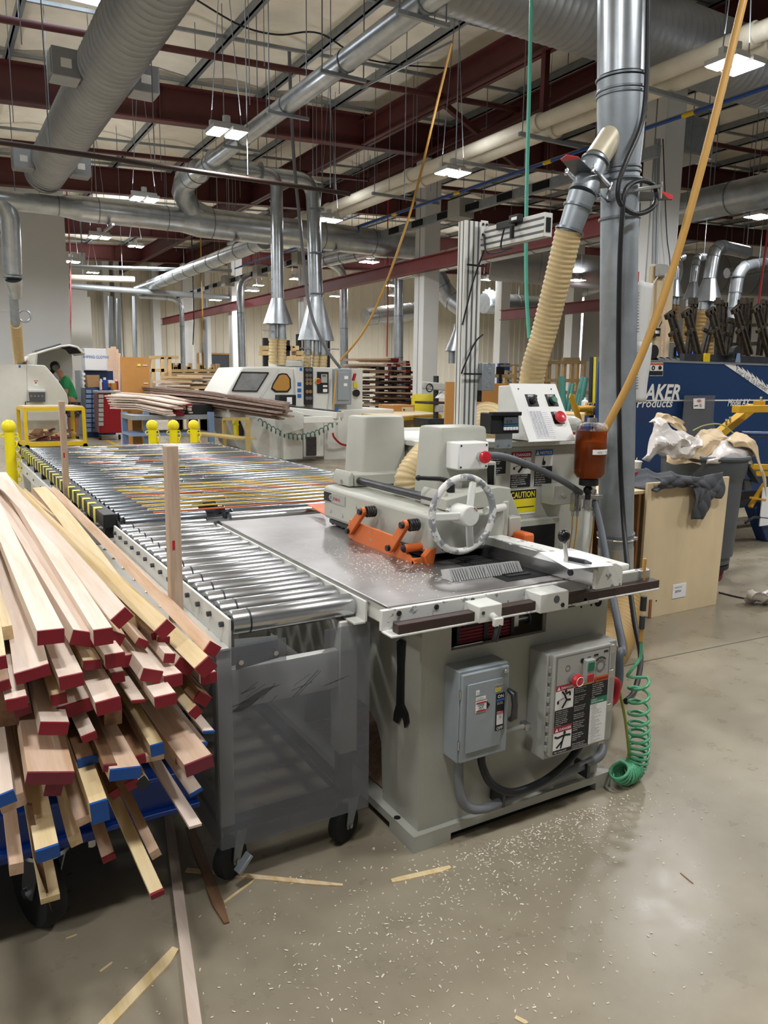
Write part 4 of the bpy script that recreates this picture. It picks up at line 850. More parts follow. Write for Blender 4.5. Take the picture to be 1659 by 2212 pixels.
def prg(a, b, lo, hi, lines, fg, bg):
    MB().box(a, b, yy-.0010, yy, lo, hi).build('text_panel', bg, cp, smooth=False); n = len(lines); h = (hi-lo)/(n+.3); mx = max(len(l) for l in lines)
    for i, l in enumerate(lines):
        if l: text(l, (a+(b-a)*.05, yy-.0012, hi-h*(i+.92)), h*.85, fg, cp, sx=(b-a)*.9/(h*.85*.53*mx))
def fig2(a, b, lo, hi, kind):
    MB().box(a, b, yy-.0010, yy, lo, hi).build('pictogram_panel', 'white', cp, smooth=False)
    q = lambda u, v: V((a+(b-a)*u, yy-.0012, lo+(hi-lo)*v)); wd_ = b-a
    lim = {0: (((.48, .78), (.62, .45)), ((.62, .45), (.85, .42)), ((.62, .45), (.38, .06)), ((.48, .78), (.34, .95)), ((.55, .78), (.78, .85)), ((.78, .85), (.8, .65))), 1: (((.58, .75), (.5, .45)), ((.5, .45), (.18, .12)), ((.5, .45), (.42, .04)), ((.58, .78), (.22, .70)), ((.22, .70), (.05, .80)), ((.58, .78), (.95, .72)))}[kind]
    for u, v in lim: MB().bar(q(*u), q(*v), wd_*.09, .0006, (0, -1, 0)).build('pictogram_limb', 'ink', cp, smooth=False)
    c = q(.55, .93) if kind == 0 else q(.6, .93); MB().prism([c+V((math.cos(i*.6283)*wd_*.07, 0, math.sin(i*.6283)*wd_*.07)) for i in range(10)], (0, -.0006, 0)).build('pictogram_head', 'ink', cp, smooth=False)
    if kind == 0: MB().bar(q(.12, .48), q(.55, .6), wd_*.02, .0006, (0, -1, 0)).build('pictogram_lance', 'ink', cp, smooth=False); MB().cb(q(.14, .4), wd_*.11, .0006, wd_*.13).build('pictogram_block', 'ink', cp, smooth=False)
HB = hh*.055
hdr(x0, c1, z0+hh*.655, HB, 'sign_red', 'DANGER', 'white'); fig2(x0, c1, z0+hh*.46, z0+hh*.655, 0)
prg(x0, c1, z0+hh*.285, z0+hh*.455, ['Kickback hazard.', 'Do NOT stand in', 'stock travel path.', 'Set pressure roll', 'height correctly.', 'Maintain kickback', 'finger height and', 'position.'], 'white', 'ink')
hdr(x0, c1, z0+hh*.225, HB, 'sign_red', 'DANGER', 'white'); fig2(x0, c1, z0+hh*.04, z0+hh*.22, 1); prg(x0, c1, z0, z0+hh*.036, ['High voltage panel'], 'white', 'ink')
hdr(c1, c2, z0+hh*.655, HB, 'sign_yellow', 'CAUTION', 'ink')
prg(c1+.001, c2, z0, z0+hh*.652, ['Rotating and moving', 'parts may cause', 'serious bodily injury.', '', 'Read and understand', 'instruction manual', 'before operating', 'machine.', '', 'Always wear eye and', 'ear protection while', 'operating machine.', '', 'Keep machine and', 'work area free from', 'material and debris.', '', 'Do NOT wear loose', 'clothing or jewelry', 'while operating', 'machine, and confine', 'long hair.', '', 'Do NOT operate', 'machine without the', 'guarding covers', 'in place.', '', 'Before opening machine', 'enclosures, follow the', 'LOCKOUT PROCEDURES.'], 'white', 'ink')
hdr(c2, x1, z0+hh*.655, HB, 'sign_orange', 'WARNING', 'ink')
prg(c2+.001, x1, z0+hh*.49, z0+hh*.652, ['Do NOT place', 'hands or objects', 'near rotating saw', 'blade until the', 'blade has come', 'to a complete', 'stop.'], 'white', 'ink')
MB().box(c2+.001, x1, yy-.0012, yy, z0+hh*.425, z0+hh*.487).build('header', 'sign_green', cp, smooth=False); text('SAFETY\nINSTRUCTIONS', (c2+.004, yy-.0014, z0+hh*.462), .0085, 'white', cp, bold=.01)
prg(c2+.001, x1, z0, z0+hh*.422, ['SUGGESTED', 'LOCKOUT', 'PROCEDURE', '1. Announce lockout to', '   other personnel.', '2. Turn power off at main', '   panel.', '3. Lockout power in off', '   position.', '4. Put key in pocket.', '5. Clear machine of all', '   personnel.', '6. Test lockout by pressing', '   run button.', '7. Allow stopping time', '   before opening.', '8. Do the work needed.', '9. Unlock main panel', '   and restore.', '10. Turn power on at main', '    panel.', '11. Announce machine is', '    ready for use.'], 'ink', 'white')
b = V((x0+wd*.29, y, z0+hh*.76)); MB().cyl(b+V((0, -.001, 0)), b+V((0, -.022, 0)), .018, n=18).build('button_collar', 'steel', cp); MB().lathe([(.021, 0), (.024, .008), (.02, .018), (.006, .022)], b+V((0, -.02, 0)), (0, -1, 0), 22).build('stop_button', 'red_gloss', cp)
MB().torus(b+V((0, -.041, 0)), (0, -1, 0), .016, .0012, 24, 5).build('button_ring', 'white', cp)
u = V((x0+wd*.57, y, z0+hh*.80)); MB().box(u.x-.021, u.x+.021, y-.02, y, u.z-.04, u.z+.045).build('switch_housing', 'panel_grey', cp, bev=.003)
MB().box(u.x-.015, u.x+.015, y-.023, y-.019, u.z+.006, u.z+.038).build('start_button', 'green_btn', cp, bev=.002); MB().box(u.x-.015, u.x+.015, y-.023, y-.019, u.z-.035, u.z-.006).build('off_button', 'red', cp, bev=.002)
MB().torus((x0+wd*.2, yy-.0005, z1-.045), (0, -1, 0), .010, .0007, 24, 4).build('symbol_ring', 'ink', cp); MB().cyl((x0+wd*.47, yy, z1-.03), (x0+wd*.47, yy-.0012, z1-.03), .009, n=14).build('symbol_blade', 'ink', cp); MB().torus((x0+wd*.60, yy-.0005, z1-.028), (0, -1, 0), .008, .0009, 20, 4).build('symbol_feed', 'ink', cp)
MB().torus((x0+wd*.83, yy-.0005, z1-.065), (0, -1, 0), .021, .0007, 30, 4).build('dial_ring', 'ink', cp); MB().torus((x0+wd*.83, yy-.0005, z1-.065), (0, -1, 0), .016, .0005, 30, 4).build('dial_ring', 'ink', cp)
for i in range(9): a = R(-120+30*i+90); d = V((math.cos(a), 0, math.sin(a))); MB().bar(V((x0+wd*.83, yy-.0006, z1-.065))+d*.024, V((x0+wd*.83, yy-.0006, z1-.065))+d*.028, .001, .0006, (0, -1, 0)).build('dial_tick', 'ink', cp, smooth=False)
arc = [V((x0+wd*.83+.03*math.cos(R(a)), yy-.0006, z1-.062+.03*math.sin(R(a)))) for a in range(40, 141, 10)]; MB().tube(arc, .0026, 4).build('dial_arrow', 'ink', cp, smooth=False)
for s_ in (-1, 1): MB().cb((x0+wd*.83+s_*.024, yy-.0008, z1-.02+(.006 if s_ > 0 else 0)), .02, .0008, .007).build('symbol_animal', 'ink', cp, smooth=False)
for zz, nm in ((.595, 'panel_latch'), (.50, 'panel_latch'), (.37, 'panel_latch')): MB().box(x1+.012, x1+.035, 1.85, 1.872, zz, zz+.03).build(nm, 'steel', cp, bev=.003)
# conduit and black cable below the boxes
hose('conduit', '', [(1.425, 1.92, .32), (1.425, 1.915, .24), (1.435, 1.91, .17), (1.47, 1.91, .125), (1.54, 1.91, .105), (1.64, 1.912, .112), (1.80, 1.915, .125), (1.95, 1.92, .135), (2.04, 1.925, .14), (2.10, 1.93, .15), (2.135, 1.95, .17)], .0165, 'conduit_grey', parent=saw, n=12)
for x in (1.60, 2.0): MB().box(x, x+.014, 1.893, 1.965, .095, .15).build('conduit_clip', 'steel_dark', saw, bev=.003)
hose('black_cable', '', [(1.51, 1.91, .322), (1.515, 1.905, .27), (1.55, 1.90, .20), (1.62, 1.895, .15), (1.70, 1.895, .138), (1.80, 1.895, .15), (1.90, 1.897, .19), (1.97, 1.90, .25), (1.99, 1.90, .29)], .014, 'hose_black', parent=saw, n=12)
MB().tube(smoothpath([(2.095, 1.93, .36), (2.14, 1.92, .365), (2.155, 1.92, .40), (2.15, 1.92, .44), (2.10, 1.93, .46)], 6), .014, 10).build('red_coupling', 'red', saw)
hose('grey_conduit', '', [(2.09, 1.93, .33), (2.16, 1.95, .345), (2.23, 1.98, .40), (2.27, 2.02, .50), at(1345, 1400, y=2.08), at(1322, 1280, y=2.3), at(1300, 1150, y=2.6), at(1284, 1085, y=2.78)], .016, 'hose_grey', parent=saw, n=12)
hose('olive_tube', '', [at(1314, 1448, y=1.93), at(1335, 1485, y=1.93), at(1348, 1540, y=1.93), at(1356, 1600, y=1.93), at(1361, 1665, y=1.95)], .0055, 'hose_olive', parent=saw, n=10)
# big tan extraction hose low behind the body
flex(saw, [at(1335, 1255, y=2.85), at(1340, 1320, y=2.75), at(1318, 1390, y=2.6), at(1290, 1420, y=2.45)], .105, .03, 20, 'hose_tan_dark', depth=.007)
# ---- things on or beside the saw
wr = thing('wrench', 'black open-end wrench hanging on the side of the saw', 'wrench', at(865, 1570, x=1.296))
def wx(px, py): p = at(px, py, x=1.296); return p
MB().prism([wx(861, 1385), wx(868, 1380), wx(876, 1385), wx(873, 1440), wx(872, 1520), wx(881, 1540), wx(884, 1560), wx(878, 1572), wx(874, 1550), wx(868, 1548), wx(862, 1562), wx(853, 1555), wx(855, 1538), wx(860, 1520), wx(862, 1440)], (-.008, 0, 0)).build('wrench_body', 'black', wr, smooth=False)
MB().cyl((1.30, wx(868, 1388).y, wx(868, 1388).z), (1.278, wx(868, 1388).y, wx(868, 1388).z), .006, n=8).build('peg', 'steel_dark', wr)
pp_ = [at(1165, 1193, z=.956), at(1252, 1190, z=.958), at(1326, 1222, z=.954), at(1230, 1230, z=.953)]
prop(MB().prism(pp_, (0, 0, .001)).build('paper_sheet', 'paper', smooth=False), 'loose white paper sheet lying on the saw fence', 'paper')
pn = thing('marker_pen', 'black marker pen lying on the white paper', 'pen', at(1250, 1212, z=.96)); MB().cyl(at(1225, 1206, z=.966), at(1265, 1214, z=.966), .008, n=10).build('barrel', 'black', pn); MB().cyl(at(1265, 1214, z=.966), at(1277, 1217, z=.966), .008, .004, n=10).build('tip', 'ink_grey', pn)
# coiled green air hose
ch = thing('coiled_hose', 'green coiled air hose hanging beside the saw onto the floor', 'hose', (2.27, 1.93, 0))
hx = at(1388, 1330, y=1.9); MB().cyl(hx, hx+V((0, 0, -.05)), .011, n=10).cyl(hx+V((0, 0, .02)), hx+V((0, 0, .075)), .012, n=10).build('fitting', 'steel_dark', ch); MB().cyl(hx+V((0, 0, -.05)), hx+V((0, 0, -.1)), .008, n=8).build('brass_tail', 'hose_yellow', ch)
pts = [hx+V((0, 0, -.08)), at(1383, 1420, y=1.9), at(1362, 1450, y=1.9), at(1358, 1462, y=1.91)]; cxp = [(1380, 1468), (1380, 1520), (1380, 1570), (1381, 1610), (1378, 1640), (1368, 1662), (1352, 1672), (1340, 1668), (1336, 1662)]
axis = smoothpath([at(a, b, y=1.93-.02*(i > 5)) for i, (a, b) in enumerate(cxp)], 40); N = len(axis); tot = 0; hp = []; L = [0]
for a, b in zip(axis, axis[1:]): L.append(L[-1]+(b-a).length)
turn = 0
for i in range(N-1):
    s = L[i]/L[-1]; pitch = .066-.052*min(1, s*1.35); d = (axis[i+1]-axis[i]).normalized(); step = (axis[i+1]-axis[i]).length
    turn += step/max(pitch, .0115); u = d.cross(V((0, 1, 0))).normalized(); w_ = d.cross(u); rr = .038
    k0 = turn*2*math.pi; hp.append(axis[i]+u*rr*math.cos(k0)+w_*rr*math.sin(k0))
for q in hp:
    if q.z < .009: q.z = .009
MB().tube(smoothpath(pts+[hp[0]], 5)+hp[1:], .0062, 8).build('coil', 'hose_green', ch, ang=80)
# aluminium post with the laser arm
ap = thing('aluminium_post', 'slotted aluminium post with a laser arm standing behind the saw head', 'post', (2.19, 2.98, 1.262))
def extr(a, b, w1, w2, nm, par, up=(0, 0, 1)):
    a = V(a); b = V(b); d = (b-a).normalized(); upv = V(up); x = d.cross(upv).normalized(); z = x.cross(d).normalized()
    o = MB().bar(a, b, w1, w2, up).build(nm, 'moulder_white', par, bev=.002)
    for s in (-1, 1):
        for k in (-1, 0, 1):
            o1 = x*(w1/2+.0006)*s + z*(w2*.28*k); MB().bar(a+o1, b+o1, .0018, w2*.09, up).build('slot', 'ink_grey', o, smooth=False)
        for k in ((-.25, .25) if w1 > .04 else (0,)):
            o1 = z*(w2/2+.0006)*s + x*(w1*k); MB().bar(a+o1, b+o1, w1*.09, .0018, up).build('slot', 'ink_grey', o, smooth=False)
    return o
extr((2.19, 2.98, 1.262), (2.185, 2.98, 2.26), .055, .095, 'upright', ap, (1, 0, 0))
a0 = V((2.25, 2.955, 2.185)); a1 = V((2.25, 2.53, 2.185)); ar = extr(a0, a1, .045, .095, 'arm', ap)
MB().box(2.25-.012, 2.25+.012, 2.527, 2.531, 2.185-.028, 2.185+.028).build('end_opening', 'dark_void', ar, smooth=False)
MB().box(2.205, 2.245, 2.925, 2.93, 2.18, 2.262).build('corner_plate', 'moulder_white', ap, bev=.002)
for x in (2.215, 2.235):
    for z in (2.20, 2.245): bolt((x, 2.925, z), (0, -1, 0), .006, .004, ap, 'ink', 8)
ls = MB().box(2.215, 2.228, 2.70, 2.83, 2.205, 2.235).build('laser_bracket', 'black', ap, bev=.002)
MB().box(2.195, 2.225, 2.66, 2.72, 2.215, 2.245).build('laser_body', 'black', ls, bev=.002); MB().cyl((2.2, 2.70, 2.2), (2.2, 2.70, 2.15), .01, n=10).build('laser_lens', 'black', ls); MB().box(2.193, 2.195, 2.665, 2.70, 2.222, 2.234).build('laser_label', 'white', ls, smooth=False)
hose('cable', '', [(2.205, 2.76, 2.2), (2.20, 2.77, 2.12), (2.22, 2.72, 2.115), (2.22, 2.85, 2.11), (2.215, 2.9, 2.13), (2.22, 2.92, 2.2), (2.215, 2.90, 2.12)], .004, 'hose_black', parent=ap)
hose('cable', '', [(2.215, 2.91, 2.13), (2.165, 2.915, 2.0), (2.14, 2.92, 1.9), (2.135, 2.95, 1.8)], .004, 'hose_black', parent=ap)
hose('cable', '', [(2.235, 2.925, 1.76), (2.19, 2.925, 1.72), (2.14, 2.93, 1.62), (2.138, 2.95, 1.58)], .004, 'hose_black', parent=ap)
for z in (2.06, 1.575): MB().box(2.136, 2.238, 2.926, 2.932, z, z+.008).build('cable_tie', 'black', ap, smooth=False)
q0 = at(1043, 784, y=2.94); q1 = at(1074, 844, y=2.94); jb = MB().box(2.237, 2.237+.075, 2.92, 2.985, q1.z, q0.z).build('junction_box', 'galv_dull', ap, bev=.003)
for k in range(3): MB().torus((2.237+.036, 2.9195, q1.z+.03+.042*k), (0, -1, 0), .014, .0012, 20, 5).build('knockout', 'galv_dull', jb)
MB().box(2.238, 2.252, 2.94, 2.97, 1.45, q1.z).build('cable_gland', 'black', ap)
MB().box(2.13, 2.28, 2.925, 3.03, 1.262, 1.268).build('foot_plate', 'steel', ap, bev=.001)
# pink sawdust under the saw
random.seed(11)
m = MB().grid(lambda u, v: (1.33+.75*u, 2.15+.72*v, .062+.16*math.sin(math.pi*u)**.7*math.sin(math.pi*v)**.8+random.uniform(0, .012)), 30, 26)
prop(m.build('sawdust_heap', 'sawdust', ang=80), 'brown sawdust heaped under the saw table', 'sawdust', kind='stuff')
# ================================================================ near roller conveyor
cv_ = thing('roller_conveyor', 'short steel roller conveyor on casters beside the saw table', 'conveyor', (.93, 2.9, 0))
m = MB().box(.703, .712, 2.09, 3.72, .765, .853).box(.60, .712, 2.09, 3.72, .757, .766); m.build('side_rail', 'saw_white', cv_, bev=.002)
MB().box(1.138, 1.147, 2.05, 3.52, .785, .858).box(1.10, 1.147, 2.05, 3.52, .785, .793).build('side_rail', 'saw_white', cv_, bev=.002)
rl = None
for k in range(14):
    y = 2.135+.118*k
    if k == 0:
        rl = MB().lathe([(.012, 0), (.036, .002), (.038, .006), (.038, .404), (.036, .408), (.012, .41)], (.722, y, .826), (1, 0, 0), 26).build('roller', 'roller', cv_, ang=35)
        hb = MB().cyl((.7215, y, .826), (.728, y, .826), .024, n=16).build('roller_bearing', 'steel_dark', rl)
        sm = MB().cyl((.775, y, .826), (.781, y, .826), .0383, n=26, caps=False).build('wear_band', 'steel_dark', rl)
    else:
        c = rl.copy(); col.objects.link(c); c.parent = cv_; c.location = rl.location+V((0, .118*k, 0))
        for ch_ in (hb, sm): d = ch_.copy(); col.objects.link(d); d.parent = c
    MB().cyl((.703, y, .826), (.690, y, .826), .0085, n=6).build('axle_bolt', 'steel_dark', cv_)
for k in range(8): MB().cyl((.645, 2.2+.2*k, .766), (.645, 2.2+.2*k, .774), .011, n=6).cyl((.645, 2.2+.2*k, .7655), (.645, 2.2+.2*k, .768), .017, n=12).build('flange_bolt', 'steel', cv_)
# frame legs, beams
for x0, x1, y0, y1, z0, z1, nm in ((.668, .715, 2.10, 2.15, .19, .757, 'leg'), (1.075, 1.14, 2.10, 2.17, .33, .785, 'leg'), (.668, .715, 3.4, 3.45, .19, .757, 'leg'), (1.075, 1.14, 3.4, 3.45, .19, .785, 'leg'), (.715, 1.075, 2.11, 2.14, .56, .69, 'cross_beam'), (.715, 1.075, 3.41, 3.44, .56, .69, 'cross_beam'), (.60, .71, 2.12, 3.5, .70, .757, 'side_beam')):
    MB().box(x0, x1, y0, y1, z0, z1).build(nm, 'saw_white', cv_, bev=.004)
MB().box(1.085, 1.13, 2.11, 2.16, .17, .33).build('leg_extension', 'steel_dark', cv_, bev=.003)
MB().box(.68, 1.135, 2.11, 2.16, .16, .19).box(.68, .72, 2.15, 3.4, .16, .19).box(1.09, 1.13, 2.15, 3.4, .16, .19).build('base_frame', 'steel_dark', cv_, bev=.003)
# clear guard sheets
sh = MB().prism([(x, 2.066, z) for x, z in ((.658, .138), (1.166, .138), (1.166, .782), (1.005, .779), (1.005, .712), (.995, .705), (.875, .703), (.875, .776), (.658, .772))], (0, .005, 0))
sh.build('guard_sheet', 'acrylic', cv_, smooth=False)
MB().box(.655, .660, 2.071, 3.3, .14, .73).build('guard_sheet', 'acrylic', cv_, smooth=False)
MB().prism([(.715, 2.0725, .795), (.850, 2.0725, .785), (.853, 2.0725, .715), (.718, 2.0725, .70)], (0, .003, 0)).build('sheet_bracket', 'galv_dull', cv_, smooth=False)
for x, z in ((.73, .725), (.84, .735)): MB().cyl((x, 2.066, z), (x, 2.06, z), .008, n=8).build('sheet_bolt', 'steel', cv_)
random.seed(21)
for k in range(16):
    x = random.uniform(.70, .95); z = .60+random.uniform(-.03, .03); L_ = random.uniform(.02, .09); dz = L_*random.uniform(.1, .9)
    if k > 11: x = 1.0+.02*(k-12); z = .598+.004*(k-12); L_ = .03; dz = .004
    MB().bar((x, 2.0655, z), (x+L_, 2.0655, z+dz), .0005, random.uniform(.0008, .003), (0, 0, 1)).build('scuff_mark', 'scratch', cv_, smooth=False)
MB().prism([(.70, 2.0655, .575), (.73, 2.0655, .572), (.76, 2.0655, .585), (.83, 2.0655, .625), (.86, 2.0655, .632), (.80, 2.0655, .628), (.73, 2.0655, .60)], (0, .0003, 0)).build('scuff_mark', 'scratch', cv_, smooth=False)
def caster(par, c, r, wdt, ang, plate=None, m_='black_rubber', fork='galv_dull'):
    c = V(c); d = V((math.cos(ang), math.sin(ang), 0)); n_ = V((-d.y, d.x, 0))
    wl = MB().lathe([(r*.55, -wdt/2), (r*.93, -wdt/2), (r, -wdt/4), (r, wdt/4), (r*.93, wdt/2), (r*.55, wdt/2)], c, n_, 28).build('caster_wheel', m_, par)
    MB().lathe([(.01, -wdt*.52), (r*.58, -wdt*.4), (r*.58, wdt*.4), (.01, wdt*.52)], c, n_, 20).build('wheel_hub', 'steel_dark', wl)
    top = plate or r*2+.03; sv = c-d*r*.5
    for s in (-1, 1):
        o = n_*(s*(wdt/2+.006)); f_ = n_*.004
        q = [c+o+d*r*.16-V((0, 0, r*.18)), c+o+d*r*.22+V((0, 0, r*.1)), V((sv.x, sv.y, top))+o+d*r*.45, V((sv.x, sv.y, top))+o-d*r*.45, c+o-d*r*.25-V((0, 0, r*.12))]
        MB().prism([p-f_/2 for p in q], f_).build('caster_fork', fork, wl, smooth=False)
    MB().cyl(V((sv.x, sv.y, top-.012)), V((sv.x, sv.y, top)), r*.6, n=20).build('swivel_plate', fork, wl)
    MB().cyl(c-n_*(wdt/2+.016), c+n_*(wdt/2+.016), r*.13, n=8).build('axle', 'steel', wl)
caster(cv_, (1.105, 2.13, .062), .062, .04, R(205), .16); caster(cv_, (.705, 2.13, .062), .062, .04, R(-150), .16)
caster(cv_, (1.105, 3.42, .062), .062, .04, R(205), .16); caster(cv_, (.705, 3.42, .062), .062, .04, R(160), .16)
MB().bar((.70, 2.05, .062), (.745, 2.06, .105), .03, .012).build('brake_pedal', 'galv_dull', cv_, bev=.002)
# ================================================================ far double-row roller table
fc = thing('roller_table', 'long wide roller table with interleaved rollers and yellow belts', 'conveyor', (1.5, 5.6, 0))
MB().box(.665, .725, 3.76, 7.75, .835, .90).build('side_tube', 'black', fc, bev=.003)
MB().box(.66, .74, 3.74, 7.75, .68, .78).build('side_beam', 'saw_white', fc, bev=.003)
for k in range(9): MB().box(.675, .715, 3.79+.48*k, 3.83+.48*k, .78, .835).build('rail_post', 'black', fc, smooth=False)
for k in range(22):
    y = 3.95+.165*k
    z_ = .845+random.uniform(-.01, .01)
    MB().prism([(.6645, y, .902), (.6645, y+.05, .902), (.6645, y+.055, z_), (.6645, y+.01, z_-.015)], (-.003, 0, 0)).add([(.664, y, .9025), (.70, y, .9025), (.70, y+.05, .9025), (.664, y+.05, .9025)], [(0, 1, 2, 3)]).build('tape_tab', 'tape_yellow', fc, smooth=False)
for k in range(9): MB().cyl((.66, 3.9+.45*k, .73), (.652, 3.9+.45*k, .73), .009, n=6).build('frame_bolt', 'steel_dark', fc)
protos = {}
for k in range(34):
    y = 3.70+.119*k
    gap = (1.12+.055*((k*3) % 7)) if k > 2 else 1.14
    for side, (x0, x1) in enumerate(((.745, gap), (gap+.13, 2.43))):
        if y < 3.62: continue
        L_ = x1-x0; key = round(L_, 3)
        if key not in protos:
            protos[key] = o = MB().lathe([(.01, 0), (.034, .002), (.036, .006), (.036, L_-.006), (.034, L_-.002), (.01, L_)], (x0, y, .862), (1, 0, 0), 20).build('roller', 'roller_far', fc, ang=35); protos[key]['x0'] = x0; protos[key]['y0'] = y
        else:
            o = protos[key].copy(); col.objects.link(o); o.parent = fc; o.location = V((x0-protos[key]['x0'], y-protos[key]['y0'], 0))
for k in range(33):
    y = 3.76+.119*k
    if k < 9 or k % 4 == 0: MB().cyl((.90 if k < 9 else 1.0, y, .892), (2.40, y, .892), .0055, n=6).build('thin_rod', 'rod_yellow' if k % 5 else 'orange', fc)  # thin yellow and orange rods laid between the rollers
MB().box(1.17, 2.43, 3.52, 3.60, .80, .86).build('end_beam', 'black', fc, smooth=False)
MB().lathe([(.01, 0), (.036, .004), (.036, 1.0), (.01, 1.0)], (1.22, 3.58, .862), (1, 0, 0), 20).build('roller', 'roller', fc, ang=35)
MB().box(2.43, 2.47, 3.52, 7.75, .80, .885).build('side_rail', 'galv_dull', fc, bev=.003)
MB().box(1.14, 1.17, 3.50, 7.7, .78, .82).box(1.36, 1.40, 3.6, 7.7, .78, .82).build('centre_rail', 'saw_white', fc, smooth=False)
MB().box(.74, 2.44, 3.62, 7.7, .79, .80).build('drip_pan', 'steel_dark', fc, smooth=False)
for x in (.70, 2.44):
    for y in (3.9, 5.7, 7.6): MB().box(x-.03, x+.03, y-.03, y+.03, 0, .80).build('leg', 'saw_white', fc, bev=.003)
# ================================================================ blue lumber cart
ct = thing('lumber_cart', 'blue steel lumber cart on large casters under the board pile', 'cart', (.1, 3.2, 0))
MB().box(-.75, .60, 2.10, 2.16, .30, .415).build('end_beam', 'blue_cart', ct, bev=.006)
MB().box(-.75, .60, 2.075, 2.10, .405, .42).box(-.75, .60, 2.075, 2.10, .295, .31).build('beam_flange', 'blue_cart', ct, bev=.003)
MB().box(.55, .60, 2.16, 4.6, .30, .415).box(-.75, -.70, 2.16, 4.6, .30, .415).box(-.75, .6, 4.54, 4.6, .30, .415).build('side_beam', 'blue_cart', ct, bev=.005)
MB().box(-.70, .55, 2.16, 4.54, .395, .412).build('deck', 'blue_cart', ct, smooth=False)
MB().box(.0, .33, 2.10, 2.40, .265, .30).build('caster_mount', 'blue_cart', ct, bev=.004)
for x in (.03, .30): MB().cyl((x, 2.12, .30), (x, 2.12, .24), .011, n=6).build('mount_bolt', 'steel', ct)
caster(ct, (.165, 2.2, .11), .11, .06, R(110), .265, fork='galv'); caster(ct, (-.6, 2.3, .11), .11, .06, R(90), .265, fork='galv')
caster(ct, (.35, 4.4, .11), .11, .06, R(90), .265, fork='galv'); caster(ct, (-.6, 4.4, .11), .11, .06, R(90), .265, fork='galv')
for (bx_, by_), z0, zt, s_, l in (((.64, 2.42), .42, 1.336, .040, 'square wooden stake standing upright beside the near board ends'), ((.66, 4.86), .42, 1.40, .034, 'thin wooden stake standing upright at the far end of the pile')):
    o = prop(MB().box(bx_-s_/2, bx_+s_/2, by_-s_/2, by_+s_/2, z0, zt).build('stake', 'stake_wood', bev=.003), l, 'stake')
    MB().box(bx_-s_/4, bx_-s_/4+.008, by_-s_/2-.0012, by_-s_/2, zt-.33, zt-.30).build('pencil_mark', 'red', o, smooth=False)
    b = MB().box(bx_-.028, bx_+.028, by_-.028, by_+.028, .30, .46).build('stake_pocket', 'blue_cart', ct, smooth=False)
# ================================================================ the boards
BO = {}
def board(p, w_, h_, tilt, end, wood, L_, dx, dz, label, bow=0.0, group='boards on the lumber cart'):
    p = V(p); d = V((dx, L_, dz)); L_ = d.length; d.normalize(); x = d.cross(V((0, 0, 1))).normalized(); z = x.cross(d)
    mr = Matrix((x, d, z)).transposed().to_4x4() @ Matrix.Rotation(R(tilt), 4, 'Y'); mr.translation = p
    m = MB(); n = 7; rr = []
    for i in range(n+1):
        u = i/n; b_ = bow*4*u*(1-u); yv = L_*u
        rr.append([V((-w_/2+b_, yv, -h_/2)), V((w_/2+b_, yv, -h_/2)), V((w_/2+b_, yv, h_/2)), V((-w_/2+b_, yv, h_/2))])
    m.loft(rr); me_o = m.build('board', wood, loc=(0, 0, 0), smooth=False); me_o.matrix_world = mr
    prop(me_o, label, 'board', group)
    if end:
        e = MB().box(-w_/2-.0004, w_/2+.0004, -.003, .004, -h_/2-.0004, h_/2+.0004); o = bpy.data.objects.new('painted_end', bpy.data.meshes.new('painted_end')); col.objects.link(o)
        o.data.from_pydata([tuple(v) for v in e.v], [], e.f); o.data.materials.append(MATS[end]); o.parent = me_o
    return me_o
r_, k_, bl_, bk_ = 'end_red', 'end_darkred', 'end_blue', 'end_black'
